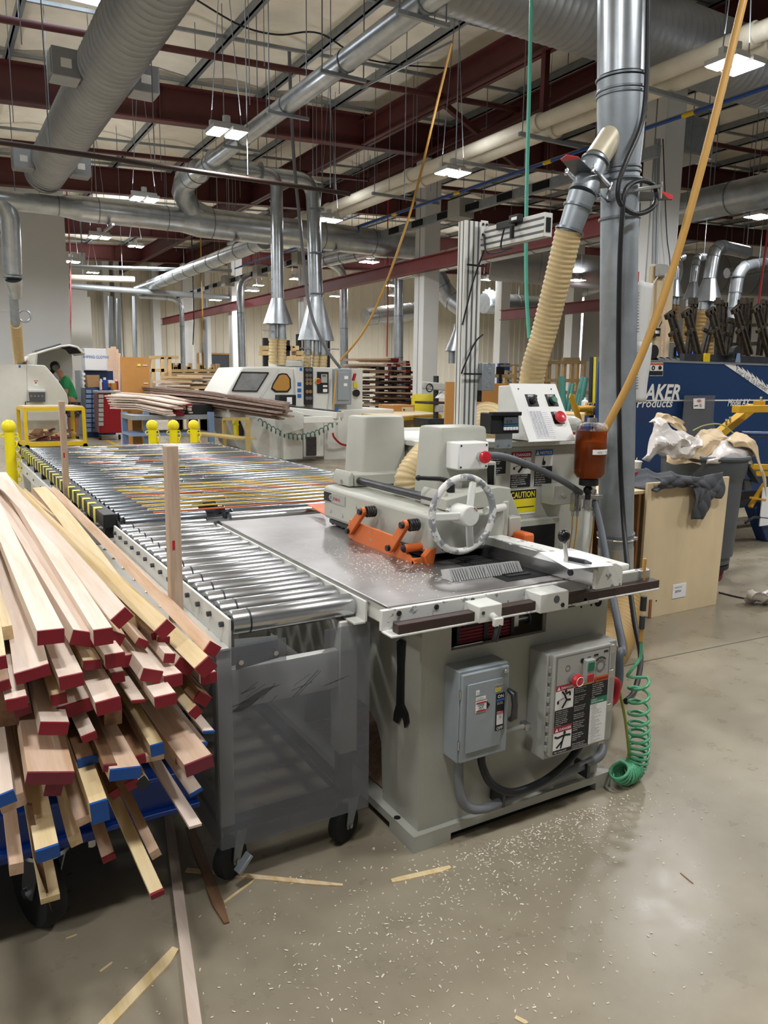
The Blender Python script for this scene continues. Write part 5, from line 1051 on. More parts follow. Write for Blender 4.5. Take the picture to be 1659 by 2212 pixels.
# zoom centre x, y, width, height (zoom px at 3.456/px from (0,1280)), tilt, end paint, wood, y of the end, dx, dz, label
A_ = [
(380,330,150,92,2,r_,'wood_a',1.82,.05,0,'pale board with square red end, topmost at left of the pile'),
(628,345,150,95,18,r_,'wood_a',1.90,.0,.01,'pale board with skewed red end right of the topmost left board'),
(772,330,112,108,0,r_,'wood_a',1.84,-.02,.02,'pale board with nearly square red end in the upper middle'),
(868,345,85,85,28,r_,'wood_e',1.96,-.02,.02,'board with rough tilted red end behind the upper middle square end'),
(912,190,118,85,-38,r_,'wood_a',1.95,-.08,.03,'board turned on edge with red end, highest of all ends'),
(1062,378,70,50,32,r_,'wood_c',1.98,-.06,.01,'thin brown board with small chamfered red end in the upper middle'),
(1232,275,110,85,-40,r_,'wood_b',1.96,-.12,.03,'yellowish board on edge with red smeared end near the stake'),
(1168,322,60,45,-10,r_,'wood_a',2.02,-.10,.02,'small pale board with pinkish end below the smeared red one'),
(1222,358,75,50,8,r_,'wood_a',2.0,-.08,.0,'small board with red end tucked under the pinkish end'),
(1265,490,68,62,12,r_,'wood_a',1.90,-.06,.03,'narrow pale board with small red end right of centre'),
(860,507,118,95,-1,r_,'wood_a',1.86,.0,.0,'pale board with square red end in the middle, below the twin upper ends'),
(245,610,195,72,-9,r_,'wood_a',1.80,.08,.0,'wide pale board with long red end at upper left'),
(535,662,140,85,-4,r_,'wood_a',1.78,.06,.0,'pale board with bright red end left of centre'),
(690,540,105,58,5,r_,'wood_e',1.88,.04,.01,'short thin board with red end between two larger centre ends'),
(882,632,78,72,-2,r_,'wood_a',1.88,-.02,.0,'small square red ended board below the middle one'),
(800,650,75,48,-8,r_,'wood_c',1.93,-.02,.0,'thin shaded board with red end left of the small square end'),
(950,512,62,80,0,r_,'wood_c',1.96,-.04,.0,'shaded narrow board with red end behind the middle one'),
(1132,622,128,85,20,r_,'wood_a',1.84,-.06,.02,'pale board with clockwise tilted red end right of centre'),
(1295,658,118,85,0,r_,'wood_a',1.84,-.10,.01,'pale board with level red end below the narrow small end'),
(1378,555,125,90,36,r_,'wood_a',1.92,-.06,.0,'board on edge with diamond red end left of the rough yellow one'),
(1538,558,120,105,-36,r_,'wood_b',1.82,-.10,.03,'rough sawn yellow board with large diamond red end at right'),
(1585,425,92,88,38,r_,'wood_c',1.92,-.04,.04,'long board with diamond red end, rightmost beside the conveyor'),
(1560,640,105,75,-2,r_,'wood_a',1.90,-.10,.0,'board with red end directly under the rough yellow board'),
(1237,806,140,78,-2,r_,'wood_a',1.76,-.05,.0,'pale board with level red end above the big cherry board'),
(1035,812,85,14,7,r_,'wood_a',1.80,-.06,.06,'very thin pale strip with red edge in the middle'),
(1512,795,105,80,38,r_,'wood_d',1.86,-.08,.05,'dark board with diamond red end at the right side'),
(1462,895,72,68,-38,r_,'wood_e',1.84,-.08,.02,'small board with diamond red end under the dark one'),
(125,830,118,72,-3,r_,'wood_a',1.76,.08,.0,'pale board with square red end at the far left'),
(440,797,90,66,-4,r_,'wood_e',1.82,.04,.0,'narrow board with red end under the bright left one'),
(572,865,275,85,-9,r_,'wood_a',1.84,.05,.0,'very wide board with long tilted red end left of centre'),
(812,848,152,92,-5,r_,'wood_a',1.74,.0,.0,'pale board with grained red end in front of the very wide one'),
(170,882,92,60,-12,k_,'wood_c',1.84,.08,.0,'board with dark red end hidden behind the far left one'),
(403,1015,165,82,13,r_,'wood_a',1.76,.05,.02,'pale board with tilted red end above the wide cherry board'),
(375,1385,275,80,14,k_,'wood_c',1.66,.05,.09,'wide cherry board with dark red end at lower left'),
(400,1468,100,85,14,k_,'wood_c',1.72,.04,.06,'narrow board with dark red end beneath the wide cherry board'),
(668,1080,90,46,-12,r_,'wood_a',1.76,.0,.03,'splintered pale strip with ragged red end'),
(935,1352,195,80,8,bl_,'wood_c',1.70,.0,.05,'board with long bright blue end in the lower middle'),
(1175,1172,85,82,-4,bl_,'wood_b',1.78,-.04,.06,'square yellowish board with blue end right of centre'),
(1490,1292,195,92,-9,k_,'wood_c',1.72,-.10,.04,'big smooth cherry board with dark red end at lower right'),
(1466,1492,92,16,-18,bl_,'wood_a',1.74,-.10,.1,'thin white board with blue edge at the lower right'),
(745,1636,108,155,-4,bl_,'wood_b',1.64,.0,.14,'tall yellow board on edge with blue end at lower middle'),
(38,1542,115,80,-12,bl_,'wood_a',1.66,.05,.06,'pale board with blue end at the left edge'),
(1560,1042,78,16,10,bl_,'wood_a',1.84,-.08,.06,'thin pale strip with blue edge at the right side'),
(470,1162,52,72,-6,bl_,'wood_d',1.84,.02,.05,'small shaded board with blue end in the middle left'),
(820,1308,82,46,10,k_,'wood_d',1.72,.0,.08,'saw marked brown board with small dark red end'),
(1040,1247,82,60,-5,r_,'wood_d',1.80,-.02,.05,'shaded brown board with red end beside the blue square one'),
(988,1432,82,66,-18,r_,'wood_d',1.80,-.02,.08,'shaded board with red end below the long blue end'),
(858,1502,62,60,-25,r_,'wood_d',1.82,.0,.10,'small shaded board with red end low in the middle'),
(1066,1422,72,72,-30,bk_,'wood_e',1.80,-.02,.08,'board with black painted end low in the middle'),
(658,1257,125,56,-4,bl_,'wood_d',1.80,.0,.06,'grey brown board with blue end left of the saw marked one'),
(12,700,95,60,-10,r_,'wood_c',1.80,.08,.0,'brown board with red end cut by the left picture edge'),
(2,525,70,80,-5,r_,'wood_e',1.78,.08,.0,'board with worn red end, highest at the left picture edge'),
(1155,1232,125,50,2,None,'wood_c',1.82,-.04,.05,'unpainted brown board end under the blue square one'),
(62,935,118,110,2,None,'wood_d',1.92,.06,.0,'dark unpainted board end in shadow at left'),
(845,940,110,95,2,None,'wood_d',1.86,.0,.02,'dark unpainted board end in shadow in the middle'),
(1420,1440,80,18,35,k_,'wood_a',1.80,-.08,.1,'thin leaning strip with red edge at lower right'),
(1525,1130,40,20,20,bl_,'wood_a',1.84,-.08,.05,'narrow strip with blue edge below the small diamond end'),
(1330,1255,30,40,0,k_,'wood_c',1.80,-.08,.04,'sliver of a board with dark red end left of the cherry board'),
]
B_ = [
(207,327,80,52,-5,bl_,'wood_b',1.62,.03,.2,'long yellowish board with blue end hanging low at left'),
(680,503,52,24,-8,r_,'wood_b',1.58,-.10,.36,'long yellow board reaching lowest with a red end'),
(470,347,48,24,-14,r_,'wood_c',1.80,.02,.26,'short hanging board with red end left of the lowest one'),
(672,330,40,40,-20,None,'wood_c',1.74,-.08,.28,'brown unpainted board beside the lowest yellow one'),
(845,210,52,12,2,None,'wood_a',1.72,-.14,.28,'thin white strip pointing down beside the guard sheet'),
(218,525,66,26,0,None,'wood_b',1.66,.03,.32,'yellow board hanging in front of the cart wheel'),
(72,395,46,50,3,None,'wood_c',1.66,.05,.22,'square unpainted board hanging at the left edge'),
(325,270,44,52,-15,None,'wood_e',1.78,.02,.16,'unpainted grooved board above the cart caster'),
(365,185,60,34,-14,None,'wood_c',1.76,.02,.1,'short brown unpainted board beside the tall blue end'),
(55,110,86,54,-12,None,'wood_c',1.74,.06,.1,'unpainted board under the left blue end'),
]
for zx, zy, zw, zh, tl, en, wd_, ye, dx, dz, lb in A_:
    p = at(zx/3.456, 1280+zy/3.456, y=ye); k = .335*ye/1.85/1000
    L_ = 2.85+random.uniform(-.25, .2)
    board(p, zw*k/.88, zh*k/.93, tl, en, wd_, L_, dx+random.uniform(-.03, .03), dz+random.uniform(0, .03), lb, random.uniform(-.015, .015))
for zx, zy, zw, zh, tl, en, wd_, ye, dx, dz, lb in B_:
    p = at(zx/2.0, 1680+zy/2.0, y=ye); k = .575*ye/1.85/1000
    board(p, zw*k/.88, zh*k/.93, tl, en, wd_, 2.5, dx, dz, lb, random.uniform(-.01, .01))
# bark-edged strip hanging by the wheel
a = [at(58, 1740, y=1.72), at(70, 1740, y=1.72), at(86, 1830, y=1.7), at(112, 1970, y=1.66), at(100, 1930, y=1.66), at(72, 1850, y=1.7)]
prop(MB().prism(a, (0, .012, 0)).build('bark_strip', 'wood_d', smooth=False), 'ragged brown bark edged strip hanging in front of the wheel', 'strip')
# boards lying on top further back, and boards buried inside the pile
TOP = [(-.12, 1.95, .945, .07, .04, 'wood_a', 'pale board lying along the left edge of the pile top'), (-.03, 2.0, .935, .06, .04, 'wood_b', 'yellowish board on the pile top near the left edge'),
       (.10, 2.05, .915, .07, .035, 'wood_b', 'yellowish board between the topmost left ends of the pile'), (.31, 2.1, .905, .07, .035, 'wood_a', 'pale flat board between the upper middle ends'), (.45, 2.15, .865, .07, .04, 'wood_b', 'yellowish board half hidden near the upper right ends'), (-.2, 1.95, .90, .07, .05, 'wood_a', 'pale board entering the picture from the left edge')]
for x, y, z, w_, h_, wd_, lb in TOP: board((x, y, z), w_, h_, random.uniform(-8, 8), None, wd_, 4.9-y, random.uniform(0, .08), random.uniform(-.02, .02), lb, random.uniform(-.02, .02))
random.seed(5)
for i in range(8):
    for j in range(9):
        x = -.30+.105*i+random.uniform(-.01, .01); z = .45+.052*j
        if z < .95-.25*max(0, x-.2): board((x, random.uniform(2.1, 2.35), z), random.uniform(.07, .095), random.uniform(.036, .044), random.uniform(-3, 3), random.choice((None, r_, None, bl_, None)), random.choice(('wood_a', 'wood_b', 'wood_c', 'wood_d', 'wood_c')), 2.5, random.uniform(-.01, .01), 0, 'board buried in shadow inside the lumber pile', group='boards buried inside the pile')
# ================================================================ offcuts and chips on the floor
def strip(pa, pb, wd, th, m_, lb, jag=.1, zz=0.0, cat='offcut'):
    a = at(*pa, z=zz+th); b = at(*pb, z=zz+th); d = (b-a); L_ = d.length; d.normalize(); n_ = V((-d.y, d.x, 0)); m = MB(); top = []
    k = 6; lft = []; rgt = []
    for i in range(k+1):
        u = i/k; s_ = 1-(jag*random.random() if i in (0, k) else 0.04*random.random()); c = a+d*(L_*u)
        lft.append(c+n_*wd/2*s_); rgt.append(c-n_*wd/2*(s_ if i < k else s_*.3 if jag > .2 else s_))
    poly = rgt+lft[::-1]; poly = [p-V((0, 0, th)) for p in poly]
    return prop(m.prism(poly, (0, 0, th)).build('wood_strip', m_, smooth=False), lb, cat)
strip((362, 1745), (432, 2290), .031, .014, 'wood_a', 'long pale strip lying from the cart out of the picture bottom')
strip((410, 1785), (487, 1993), .034, .006, 'wood_d', 'brown pointed strip on the floor left of the caster', .5)
strip((402, 1878), (740, 1912), .020, .004, 'wood_e', 'long thin pale strip on the floor crossing the caster', .3)
strip((480, 1951), (552, 1898), .009, .003, 'wood_b', 'tiny splinter leaning between the strips by the caster', .5)
strip((205, 2235), (383, 2048), .033, .006, 'wood_b', 'tan offcut on the floor at the bottom left', .3)
strip((846, 1902), (974, 1873), .022, .004, 'wood_b', 'short curved yellow offcut on the floor before the saw', .6)
strip((216, 2098), (243, 2078), .007, .002, 'wood_b', 'small splinter above the bottom left offcut', .5)
strip((142, 2027), (167, 2018), .005, .002, 'wood_b', 'small splinter below the cart wheel', .5)
strip((1113, 2196), (1140, 2210), .012, .003, 'wood_b', 'small chip at the bottom edge right of the middle', .5)
strip((1470, 1885), (1497, 1908), .004, .002, 'wood_d', 'dark sliver on the bare floor at right', .5)
def chips(n, fn, lb, nm='wood_chips', seed=2, sc=.62, m_='chips'):
    random.seed(seed); m = MB()
    for i in range(n):
        p = fn(); a = random.uniform(0, 6.28); L_ = random.uniform(.002, .0095)*sc; w2 = random.uniform(.001, .0035)*sc; d = V((math.cos(a), math.sin(a), random.uniform(-.25, .3))); n_ = V((-math.sin(a), math.cos(a), random.uniform(-.2, .2)))
        c = V(p)+V((0, 0, .002)); m.add([c-d*L_-n_*w2, c+d*L_-n_*w2, c+d*L_*.8+n_*w2, c-d*L_*.8+n_*w2, c+V((0, 0, .0015))], [(0, 1, 4), (1, 2, 4), (2, 3, 4), (3, 0, 4), (3, 2, 1, 0)])
    return prop(m.build(nm, m_, smooth=False), lb, 'wood chips', kind='stuff')
g = random.gauss
def f1():
    if random.random() < .62: return (1.72+g(0, .26), 1.87-abs(g(0, .10)), 0)
    return (1.3+g(0, .45), 1.75-abs(g(0, .28)), 0)
chips(1050, f1, 'pale wood chips scattered on the floor before the saw')
def f2():
    while True:
        p = (1.02+g(0, .25), 1.65+g(0, .28), 0)
        if p[1] < 2.05: return p
chips(420, f2, 'loose wood chips scattered before the guard sheet', seed=4)
def f3(): return (random.uniform(.3, 3.2), random.uniform(.6, 1.9), 0)
chips(160, f3, 'sparse wood chips spread over the open floor', seed=6, sc=.6)
def f4():
    while True:
        p = (1.40+g(0, .09), 2.35+g(0, .22), .8712)
        if 1.17 < p[0] < 1.56 and 1.95 < p[1] < 2.95: return p
chips(420, f4, 'fine chips scattered on the steel saw table', seed=8, sc=.5)
# ================================================================ grey dust drop behind the saw
dd = thing('dust_drop', 'tall grey dust pipe with a wye branch standing right of the saw', 'duct', at(1329, 1240, y=3.0))
DY = 3.0
def dp(py): return at(1343+(1329-1343)*(py-100)/1140, py, y=DY)
MB().cyl(dp(-260), dp(165), .118, n=32).build('upper_pipe', 'galv', dd)
MB().loft([MB().ring(dp(175), dp(165)-dp(175), .118, 32), MB().ring(dp(240), dp(165)-dp(175), .118, 32), MB().ring(dp(300), dp(165)-dp(175), .112, 32), MB().ring(dp(365), dp(165)-dp(175), .097, 32)][::-1]).build('wye_body', 'galv_dull', dd)
MB().cyl(dp(360), dp(1180), .096, n=32).build('lower_pipe', 'galv_dull', dd)
MB().cyl(dp(1180), dp(1245), .099, n=32).build('bottom_sleeve', 'galv', dd)
for py, r in ((168, .122), (196, .12), (206, .12), (362, .1), (372, .1), (388, .104), (470, .103), (1150, .1)):
    a = dp(py); MB().cyl(a, dp(py+5), r+.004, n=32).build('seam_band', 'band', dd, bev=.001)
for py in (1240, 1252): a = dp(py); MB().torus(a, (0, 0, 1), .105, .012, 32, 8).build('rubber_collar', 'hose_tan', dd)
MB().torus(dp(1162), (0, 0, 1), .1, .006, 32, 6).build('hose_clamp', 'steel', dd); a = dp(1162)+V((.085, -.06, 0)); MB().cb(a, .03, .02, .02).build('clamp_screw', 'steel', dd, bev=.003)
a = dp(1258); flex(dd, [a+V((0, 0, .02)), a+V((-.01, .0, -.08)), a+V((-.03, -.05, -.18))], .092, .03, 20, 'hose_tan_dark', depth=.007)
# wye branch with gate and ribbed hose
w0 = dp(265); w1 = at(1288, 345, y=2.98); w2 = at(1258, 420, y=2.97); w3 = at(1228, 505, y=3.0)
MB().cyl(w0, w1, .062, n=24).build('branch_pipe', 'branch_beige', dd)
MB().cyl(w1, w2, .062, .068, n=24).build('gate_sleeve', 'galv_dull', dd); MB().cyl(w2, w3, .068, .057, n=24).build('branch_cone', 'galv_dull', dd)
for u, v, t_ in ((w1, w2, .05), (w1, w2, .95), (w2, w3, .3), (w2, w3, .9)): c = u.lerp(v, t_); MB().cyl(c, c+(v-u).normalized()*.012, .073, n=24).build('seam_band', 'band', dd)
d = (w2-w1).normalized(); side = d.cross(V((0, 1, 0))).normalized()
def gate(c, d, sd, L0, L1, wd, tip, nm='blast_gate'):
    q = [c+sd*L0-d.cross(sd)*wd, c+sd*L0+d.cross(sd)*wd, c+sd*L1+d.cross(sd)*wd*.75, c+sd*(L1+.03), c+sd*L1-d.cross(sd)*wd*.75]
    o = MB().prism([p-d*.002 for p in q], d*.004).build(nm, 'steel_dark', dd, smooth=False)
    MB().prism([p-d*.003 for p in (c+sd*(L1-.015)-d.cross(sd)*wd*.75, c+sd*(L1-.015)+d.cross(sd)*wd*.75, c+sd*(L1+.002)+d.cross(sd)*wd*.74, c+sd*(L1+.031), c+sd*(L1+.002)-d.cross(sd)*wd*.74)], d*.006).build('gate_tip', 'red', o, smooth=False); return o
gc = w1.lerp(w2, .55); sv = (at(1205, 355, y=2.9)-gc); sv = (sv-d*sv.dot(d)*.6).normalized()
gate(gc, d, sv, -.1, .2, .065, 1)
for s_ in (-1, 1): c = gc+d.cross(sv)*(.075*s_); MB().bar(c-sv*.1, c+sv*.1, .014, .014).build('gate_rail', 'galv', dd, bev=.002); MB().cyl(c-sv*.09-d*.02, c-sv*.09+d*.02, .008, n=6).cyl(c+sv*.09-d*.02, c+sv*.09+d*.02, .008, n=6).build('gate_bolt', 'steel', dd)
flex(dd, [w3+V((.003, 0, .02)), at(1205, 600, y=3.08), at(1175, 720, y=3.18), at(1152, 800, y=3.24), at(1145, 870, y=3.28), at(1143, 920, y=3.3)], .064, .024, 22, 'hose_tan', 'ribbed_hose', .005)
gc = dp(425); d2 = V((0, 0, 1)); sv = (at(1460, 400, y=2.9)-gc); sv.z *= .3; sv.normalize()
gate(gc, V((-.1, -.55, .83)).normalized(), sv, -.1, .27, .065, 1)
MB().bar(gc-sv*.16+V((0, -.1, -.005)), gc+sv*.14+V((0, -.11, .03)), .014, .016).build('gate_rail', 'galv', dd, bev=.002); MB().bar(gc-sv*.16+V((0, .1, -.005)), gc+sv*.14+V((0, .1, .03)), .014, .016).build('gate_rail', 'galv', dd, bev=.002)
for u in (-.15, .13): MB().cyl(gc+sv*u+V((0, -.11, -.03)), gc+sv*u+V((0, -.11, .05)), .009, n=6).build('gate_bolt', 'steel', dd)
pts = [at(1401, -40, y=2.86), at(1397, 170, y=2.86), at(1385, 270, y=2.86), at(1352, 350, y=2.85), at(1336, 400, y=2.85), at(1340, 440, y=2.85), at(1375, 462, y=2.85), at(1412, 445, y=2.86), at(1415, 405, y=2.88), at(1385, 390, y=2.87), at(1352, 410, y=2.85), at(1343, 480, y=2.85), at(1338, 600, y=2.86), at(1336, 800, y=2.87), at(1340, 1000, y=2.87), at(1347, 1130, y=2.80), at(1356, 1230, y=2.65), at(1370, 1340, y=2.45), at(1384, 1420, y=2.3), at(1372, 1490, y=2.15), at(1352, 1515, y=2.02)]
hose('power_cable', 'black power cable looping down the grey dust pipe to the floor side', pts[:11]+pts[11:], .0125, 'hose_black', 'cable', n=10, k=6)
# papers clipped to the pipe
pc = thing('paper_stack', 'curled paper sheets clipped to the grey dust pipe', 'paper', at(1388, 740, y=3.05))
for (py0, py1, px0, px1, yy, nm) in ((606, 752, 1370, 1399, 3.03, 'upper_sheet'), (738, 868, 1368, 1398, 3.02, 'lower_sheet')):
    a = at(px0, py0, y=yy); b = at(px1, py1, y=yy+.05)
    m = MB().grid(lambda u, v: (a.x+(b.x-a.x)*u+.004*math.sin(6*v), a.y+.06*u-.03*math.sin(math.pi*u)-.015*(1-v)*math.sin(9*u), a.z+(b.z-a.z)*v), 8, 12); o = m.build(nm, 'paper_curl', pc); so = o.modifiers.new('solid', 'SOLIDIFY'); so.thickness = .003
    for k in range(14):
        v = .18+.045*k; z = a.z+(b.z-a.z)*v; MB().bar((a.x+.018, a.y-.018, z), (a.x+.05, a.y-.012, z), .0006, .003).build('print_line', 'ink_grey', o, smooth=False)
a = at(1376, 598, y=3.0); MB().cb(a, .022, .012, .055).build('magnet_clip', 'red', pc, bev=.004)
# fittings on the tall white column at right
wp = thing('column_panel', 'plywood panel with wiring mounted on the tall white column', 'panel', at(1422, 900, y=8.3))
a = at(1405, 575, y=8.4); b = at(1442, 730, y=8.4); MB().box(a.x, b.x, 8.36, 8.42, b.z-.4, a.z).build('plywood', 'plywood', wp, bev=.003)
a = at(1421, 570, y=8.3); b = at(1440, 600, y=8.3); MB().box(a.x, b.x, 8.26, 8.36, b.z, a.z).build('grey_cover', 'panel_grey', wp, bev=.02)
a = at(1411, 708, y=8.3); b = at(1424, 727, y=8.3); sb = MB().box(a.x, b.x, 8.28, 8.36, b.z, a.z).build('meter_box', 'steel_dark', wp, bev=.006); MB().box(a.x+.025, b.x-.03, 8.275, 8.28, b.z+.04, a.z-.04).build('meter_face', 'white', sb, smooth=False)
hose('wire', '', [at(1422, 596, y=8.3), at(1405, 630, y=8.3), at(1403, 690, y=8.3)], .008, 'white', parent=wp); hose('wire', '', [at(1425, 670, y=8.3), at(1436, 680, y=8.3), at(1424, 706, y=8.3)], .008, 'hose_black', parent=wp)
hose('wire', '', [at(1432, 300, y=8.4), at(1440, 500, y=8.4), at(1447, 570, y=8.38), at(1438, 645, y=8.3)], .008, 'hose_black', parent=wp)
MB().bar(at(1440, 590, y=8.2), at(1431, 772, y=8.2), .05, .03).build('wood_batten', 'wood_c', wp, smooth=False)
for px in (1417, 1424): MB().cyl(at(px, 300, y=8.42), at(px-7, 570, y=8.42), .02, n=8).build('conduit', 'pipe_grey', wp)
# ================================================================ plywood cabinet with a sweatshirt
pcb = thing('plywood_cabinet', 'pale plywood cabinet standing on the floor right of the dust pipe', 'cabinet', (4.3, 3.6, 0))
MB().prism([(3.93, 3.36, .04), (4.06, 3.36, .0), (4.72, 3.36, 0), (4.745, 3.36, .915), (3.93, 3.36, .915)], (0, .02, 0)).build('front_panel', 'plywood', pcb, bev=.002, smooth=False)
MB().box(3.35, 4.72, 3.40, 4.0, .84, .862).build('top_panel', 'plywood', pcb, bev=.002)
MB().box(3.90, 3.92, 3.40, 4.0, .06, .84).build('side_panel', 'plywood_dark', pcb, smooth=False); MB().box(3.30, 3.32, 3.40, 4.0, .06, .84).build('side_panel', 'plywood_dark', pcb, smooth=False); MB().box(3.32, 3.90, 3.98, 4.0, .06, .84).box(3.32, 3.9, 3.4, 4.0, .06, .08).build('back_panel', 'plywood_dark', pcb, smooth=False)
MB().box(4.0, 4.02, 3.40, 4.0, .0, .84).build('side_panel', 'plywood', pcb, smooth=False); MB().box(4.70, 4.72, 3.38, 4.0, 0, .84).build('side_panel', 'plywood', pcb, smooth=False)
MB().box(4.02, 4.04, 3.352, 3.36, .0, .13).build('corner_strip', 'plywood_dark', pcb, smooth=False)
a = at(1454, 1264, y=3.358); b = at(1480, 1288, y=3.358); lb_ = MB().box(a.x, b.x, 3.356, 3.36, b.z, a.z).build('paper_label', 'paper', pcb, smooth=False); text('38764', (a.x+.02, 3.3555, (a.z+b.z)/2-.01), .025, 'ink', lb_); text('CABINET END', (a.x+.012, 3.3555, a.z-.025), .012, 'ink_grey', lb_)
for px, py in ((1406, 1302), (1418, 1298)): p = at(px, py, y=3.358); MB().cyl((p.x, 3.3605, p.z), (p.x, 3.3585, p.z), .006, n=8).build('peg_hole', 'ink', pcb)
bx_ = thing('small_carton', 'small red and cream carton lying on the plywood cabinet', 'box', at(1376, 1025, y=3.6))
a = at(1368, 1003, y=3.6); b = at(1387, 1030, y=3.6); MB().box(a.x, b.x, 3.6, 3.66, .862, .862+a.z-b.z).build('carton_body', 'kraft', bx_, smooth=False); MB().box(b.x-.02, b.x+.001, 3.598, 3.661, .861, .863+a.z-b.z).box(a.x, b.x, 3.598, 3.6, .862+(a.z-b.z)*.85, .863+a.z-b.z).build('red_flap', 'red', bx_, smooth=False)
cup = thing('foam_cup', 'white foam cup with straw standing on the cabinet', 'cup', at(1373, 985, y=3.85)); c = V((at(1374, 990, y=3.85).x, 3.85, .862)); MB().lathe([(.03, 0), (.042, .12), (.045, .125)], c, n=20).build('cup_body', 'white', cup); MB().cyl(c+V((0, 0, .1)), c+V((.01, 0, .155)), .003, n=6).build('straw', 'tape_yellow', cup)
MB().lathe([(.046, .122), (.046, .13), (.02, .135)], c, n=20).build('lid', 'white', cup)
# sweatshirt: a heap on the top with a sleeve over the front
ss = thing('sweatshirt', 'dark grey sweatshirt heaped on the plywood cabinet edge', 'sweatshirt', (4.35, 3.4, .87))
random.seed(9)
def nz(x, y): return (1-2*abs(math.sin(x*5.1+y*6.3)))*.6+(1-2*abs(math.sin(x*9-y*8+1.3)))*.45+(1-2*abs(math.sin(x*15+y*19+.7)))*.25
X0, X1 = at(1372, 1020, y=3.5).x, at(1548, 1030, y=3.36).x
def heap(u, v):
    x = X0+(X1-X0)*u; y = 3.335+.42*v; env = (math.sin(math.pi*min(1, max(0, u)))**.6)*(math.sin(math.pi*min(1, v*.92+.06))**.5)
    y += .02*nz(x*2, y)
    return (x, y, .868+env*(.055+.032*nz(x*1.6, y*1.7)+.03*(v))+.004+(.05*math.exp(-((u-.25)/.15)**2-((v-.8)/.2)**2)))
o = MB().grid(heap, 90, 40).build('body_fold', 'cloth_grey', ss, ang=90); o.modifiers.new('s', 'SOLIDIFY').thickness = .012
def drape(x0, x1, zt, zb, k, nm, m_='cloth_grey', pf=None):
    def fn(u, v):
        x = x0+(x1-x0)*u; zlow = zb(u); z = zt+(zlow-zt)*v
        return (x+.01*math.sin(7*v+u*3), 3.345-.02*math.sin(math.pi*v)-.018*abs(math.sin(u*k+2.5*v))-.008*abs(math.sin(u*k*1.7-4*v))-.004, z+.012*(1-v)*math.sin(u*8))
    o = MB().grid(fn, 40, 16).build(nm, m_, ss, ang=90); o.modifiers.new('s', 'SOLIDIFY').thickness = .008; return o
xs = lambda px: at(px, 1040, y=3.35).x
drape(xs(1412), xs(1552), .945, lambda u: .90-.10*max(0, (u-.3))*1.6-.02*math.sin(u*9), 9, 'front_fold')
drape(xs(1500), xs(1549), .90, lambda u: .72+.10*u-.06*u*u*0, 5, 'sleeve'); drape(xs(1490), xs(1522), .88, lambda u: .655-.006*u, 4, 'cuff')
# ================================================================ grey waste bin with wrapping
TB = V((5.28, 3.98, 0)); tb_ = thing('waste_bin', 'round dark grey waste bin on a dolly full of wrapping paper', 'bin', TB)
MB().lathe([(.235, .13), (.25, .14), (.285, .72), (.30, .82), (.318, .84), (.325, .98), (.318, .98), (.30, .90), (.27, .2)], TB, n=40).build('bin_body', 'can_grey', tb_)
MB().torus(TB+V((0, 0, .985)), (0, 0, 1), .325, .02, 40, 8).build('rim', 'can_grey', tb_)
MB().cyl(TB+V((0, 0, .095)), TB+V((0, 0, .13)), .25, n=32).build('dolly', 'black', tb_)
for a in (35, 155, 275, 330): d = V((math.cos(R(a)), math.sin(R(a)), 0)); w1_ = MB().cyl(TB+d*.2+V((0, -.014, .042)), TB+d*.2+V((0, .014, .042)), .042, n=18).build('dolly_wheel', 'end_darkred', tb_); MB().bar(TB+d*.2+V((0, 0, .05)), TB+d*.19+V((0, 0, .1)), .04, .03).build('wheel_fork', 'black', w1_)
for s_ in (1,):
    d = V((math.cos(R(-38)), math.sin(R(-38)), 0)); n_ = V((-d.y, d.x, 0)); q = TB+d*.30
    MB().prism([q-n_*.09+V((0, 0, .93)), q+n_*.09+V((0, 0, .93)), q+n_*.1+d*.10+V((0, 0, .80)), q+n_*.1+d*.10+V((0, 0, .77)), q-n_*.1+d*.10+V((0, 0, .77)), q-n_*.1+d*.10+V((0, 0, .80))], (0, 0, .03)).build('handle', 'can_grey', tb_, bev=.01)
    MB().box(q.x-.03, q.x+.06, q.y-.06, q.y+.03, .72, .80).build('handle_boss', 'can_grey', tb_, bev=.015)
def crumple(nm, label, pts, m_, seed, amp=.03, n=22, thick=.002, cat='paper'):
    # a sheet spanned by a 3x3 grid of points, crumpled
    random.seed(seed); ph = [random.uniform(0, 6.28) for _ in range(12)]; P_ = [[V(p) for p in r] for r in pts]
    def bez(a, b, c, t): return a*(1-t)*(1-t)+(b*2-(a+c)*.5)*2*t*(1-t)+c*t*t
    def fn(u, v):
        r = [bez(*row, u) for row in P_]; p = bez(*r, v)
        k = lambda i, a, b: abs(math.sin(a*u+b*v+ph[i]))-.6
        return p+V((k(0, 4, 2)+.35*k(1, 9, -6), k(2, 3, 5)+.35*k(3, -7, 9), k(4, 5, -4)+.35*k(5, 9, 8)))*amp
    o = MB().grid(fn, n, n).build(nm, m_, None, ang=25); o.modifiers.new('s', 'SOLIDIFY').thickness = thick
    return prop(o, label, cat)
A2 = lambda px, py, y: at(px, py, y=y)
crumple('poly_sheet', 'crumpled white plastic wrapping spilling left out of the bin', [[A2(1405, 905, 3.85), A2(1440, 915, 3.8), A2(1485, 950, 3.85)], [A2(1408, 935, 3.75), A2(1450, 945, 3.7), A2(1490, 965, 3.78)], [A2(1388, 995, 3.75), A2(1430, 985, 3.7), A2(1470, 990, 3.8)]], 'poly_white', 1, .035, cat='plastic sheet')
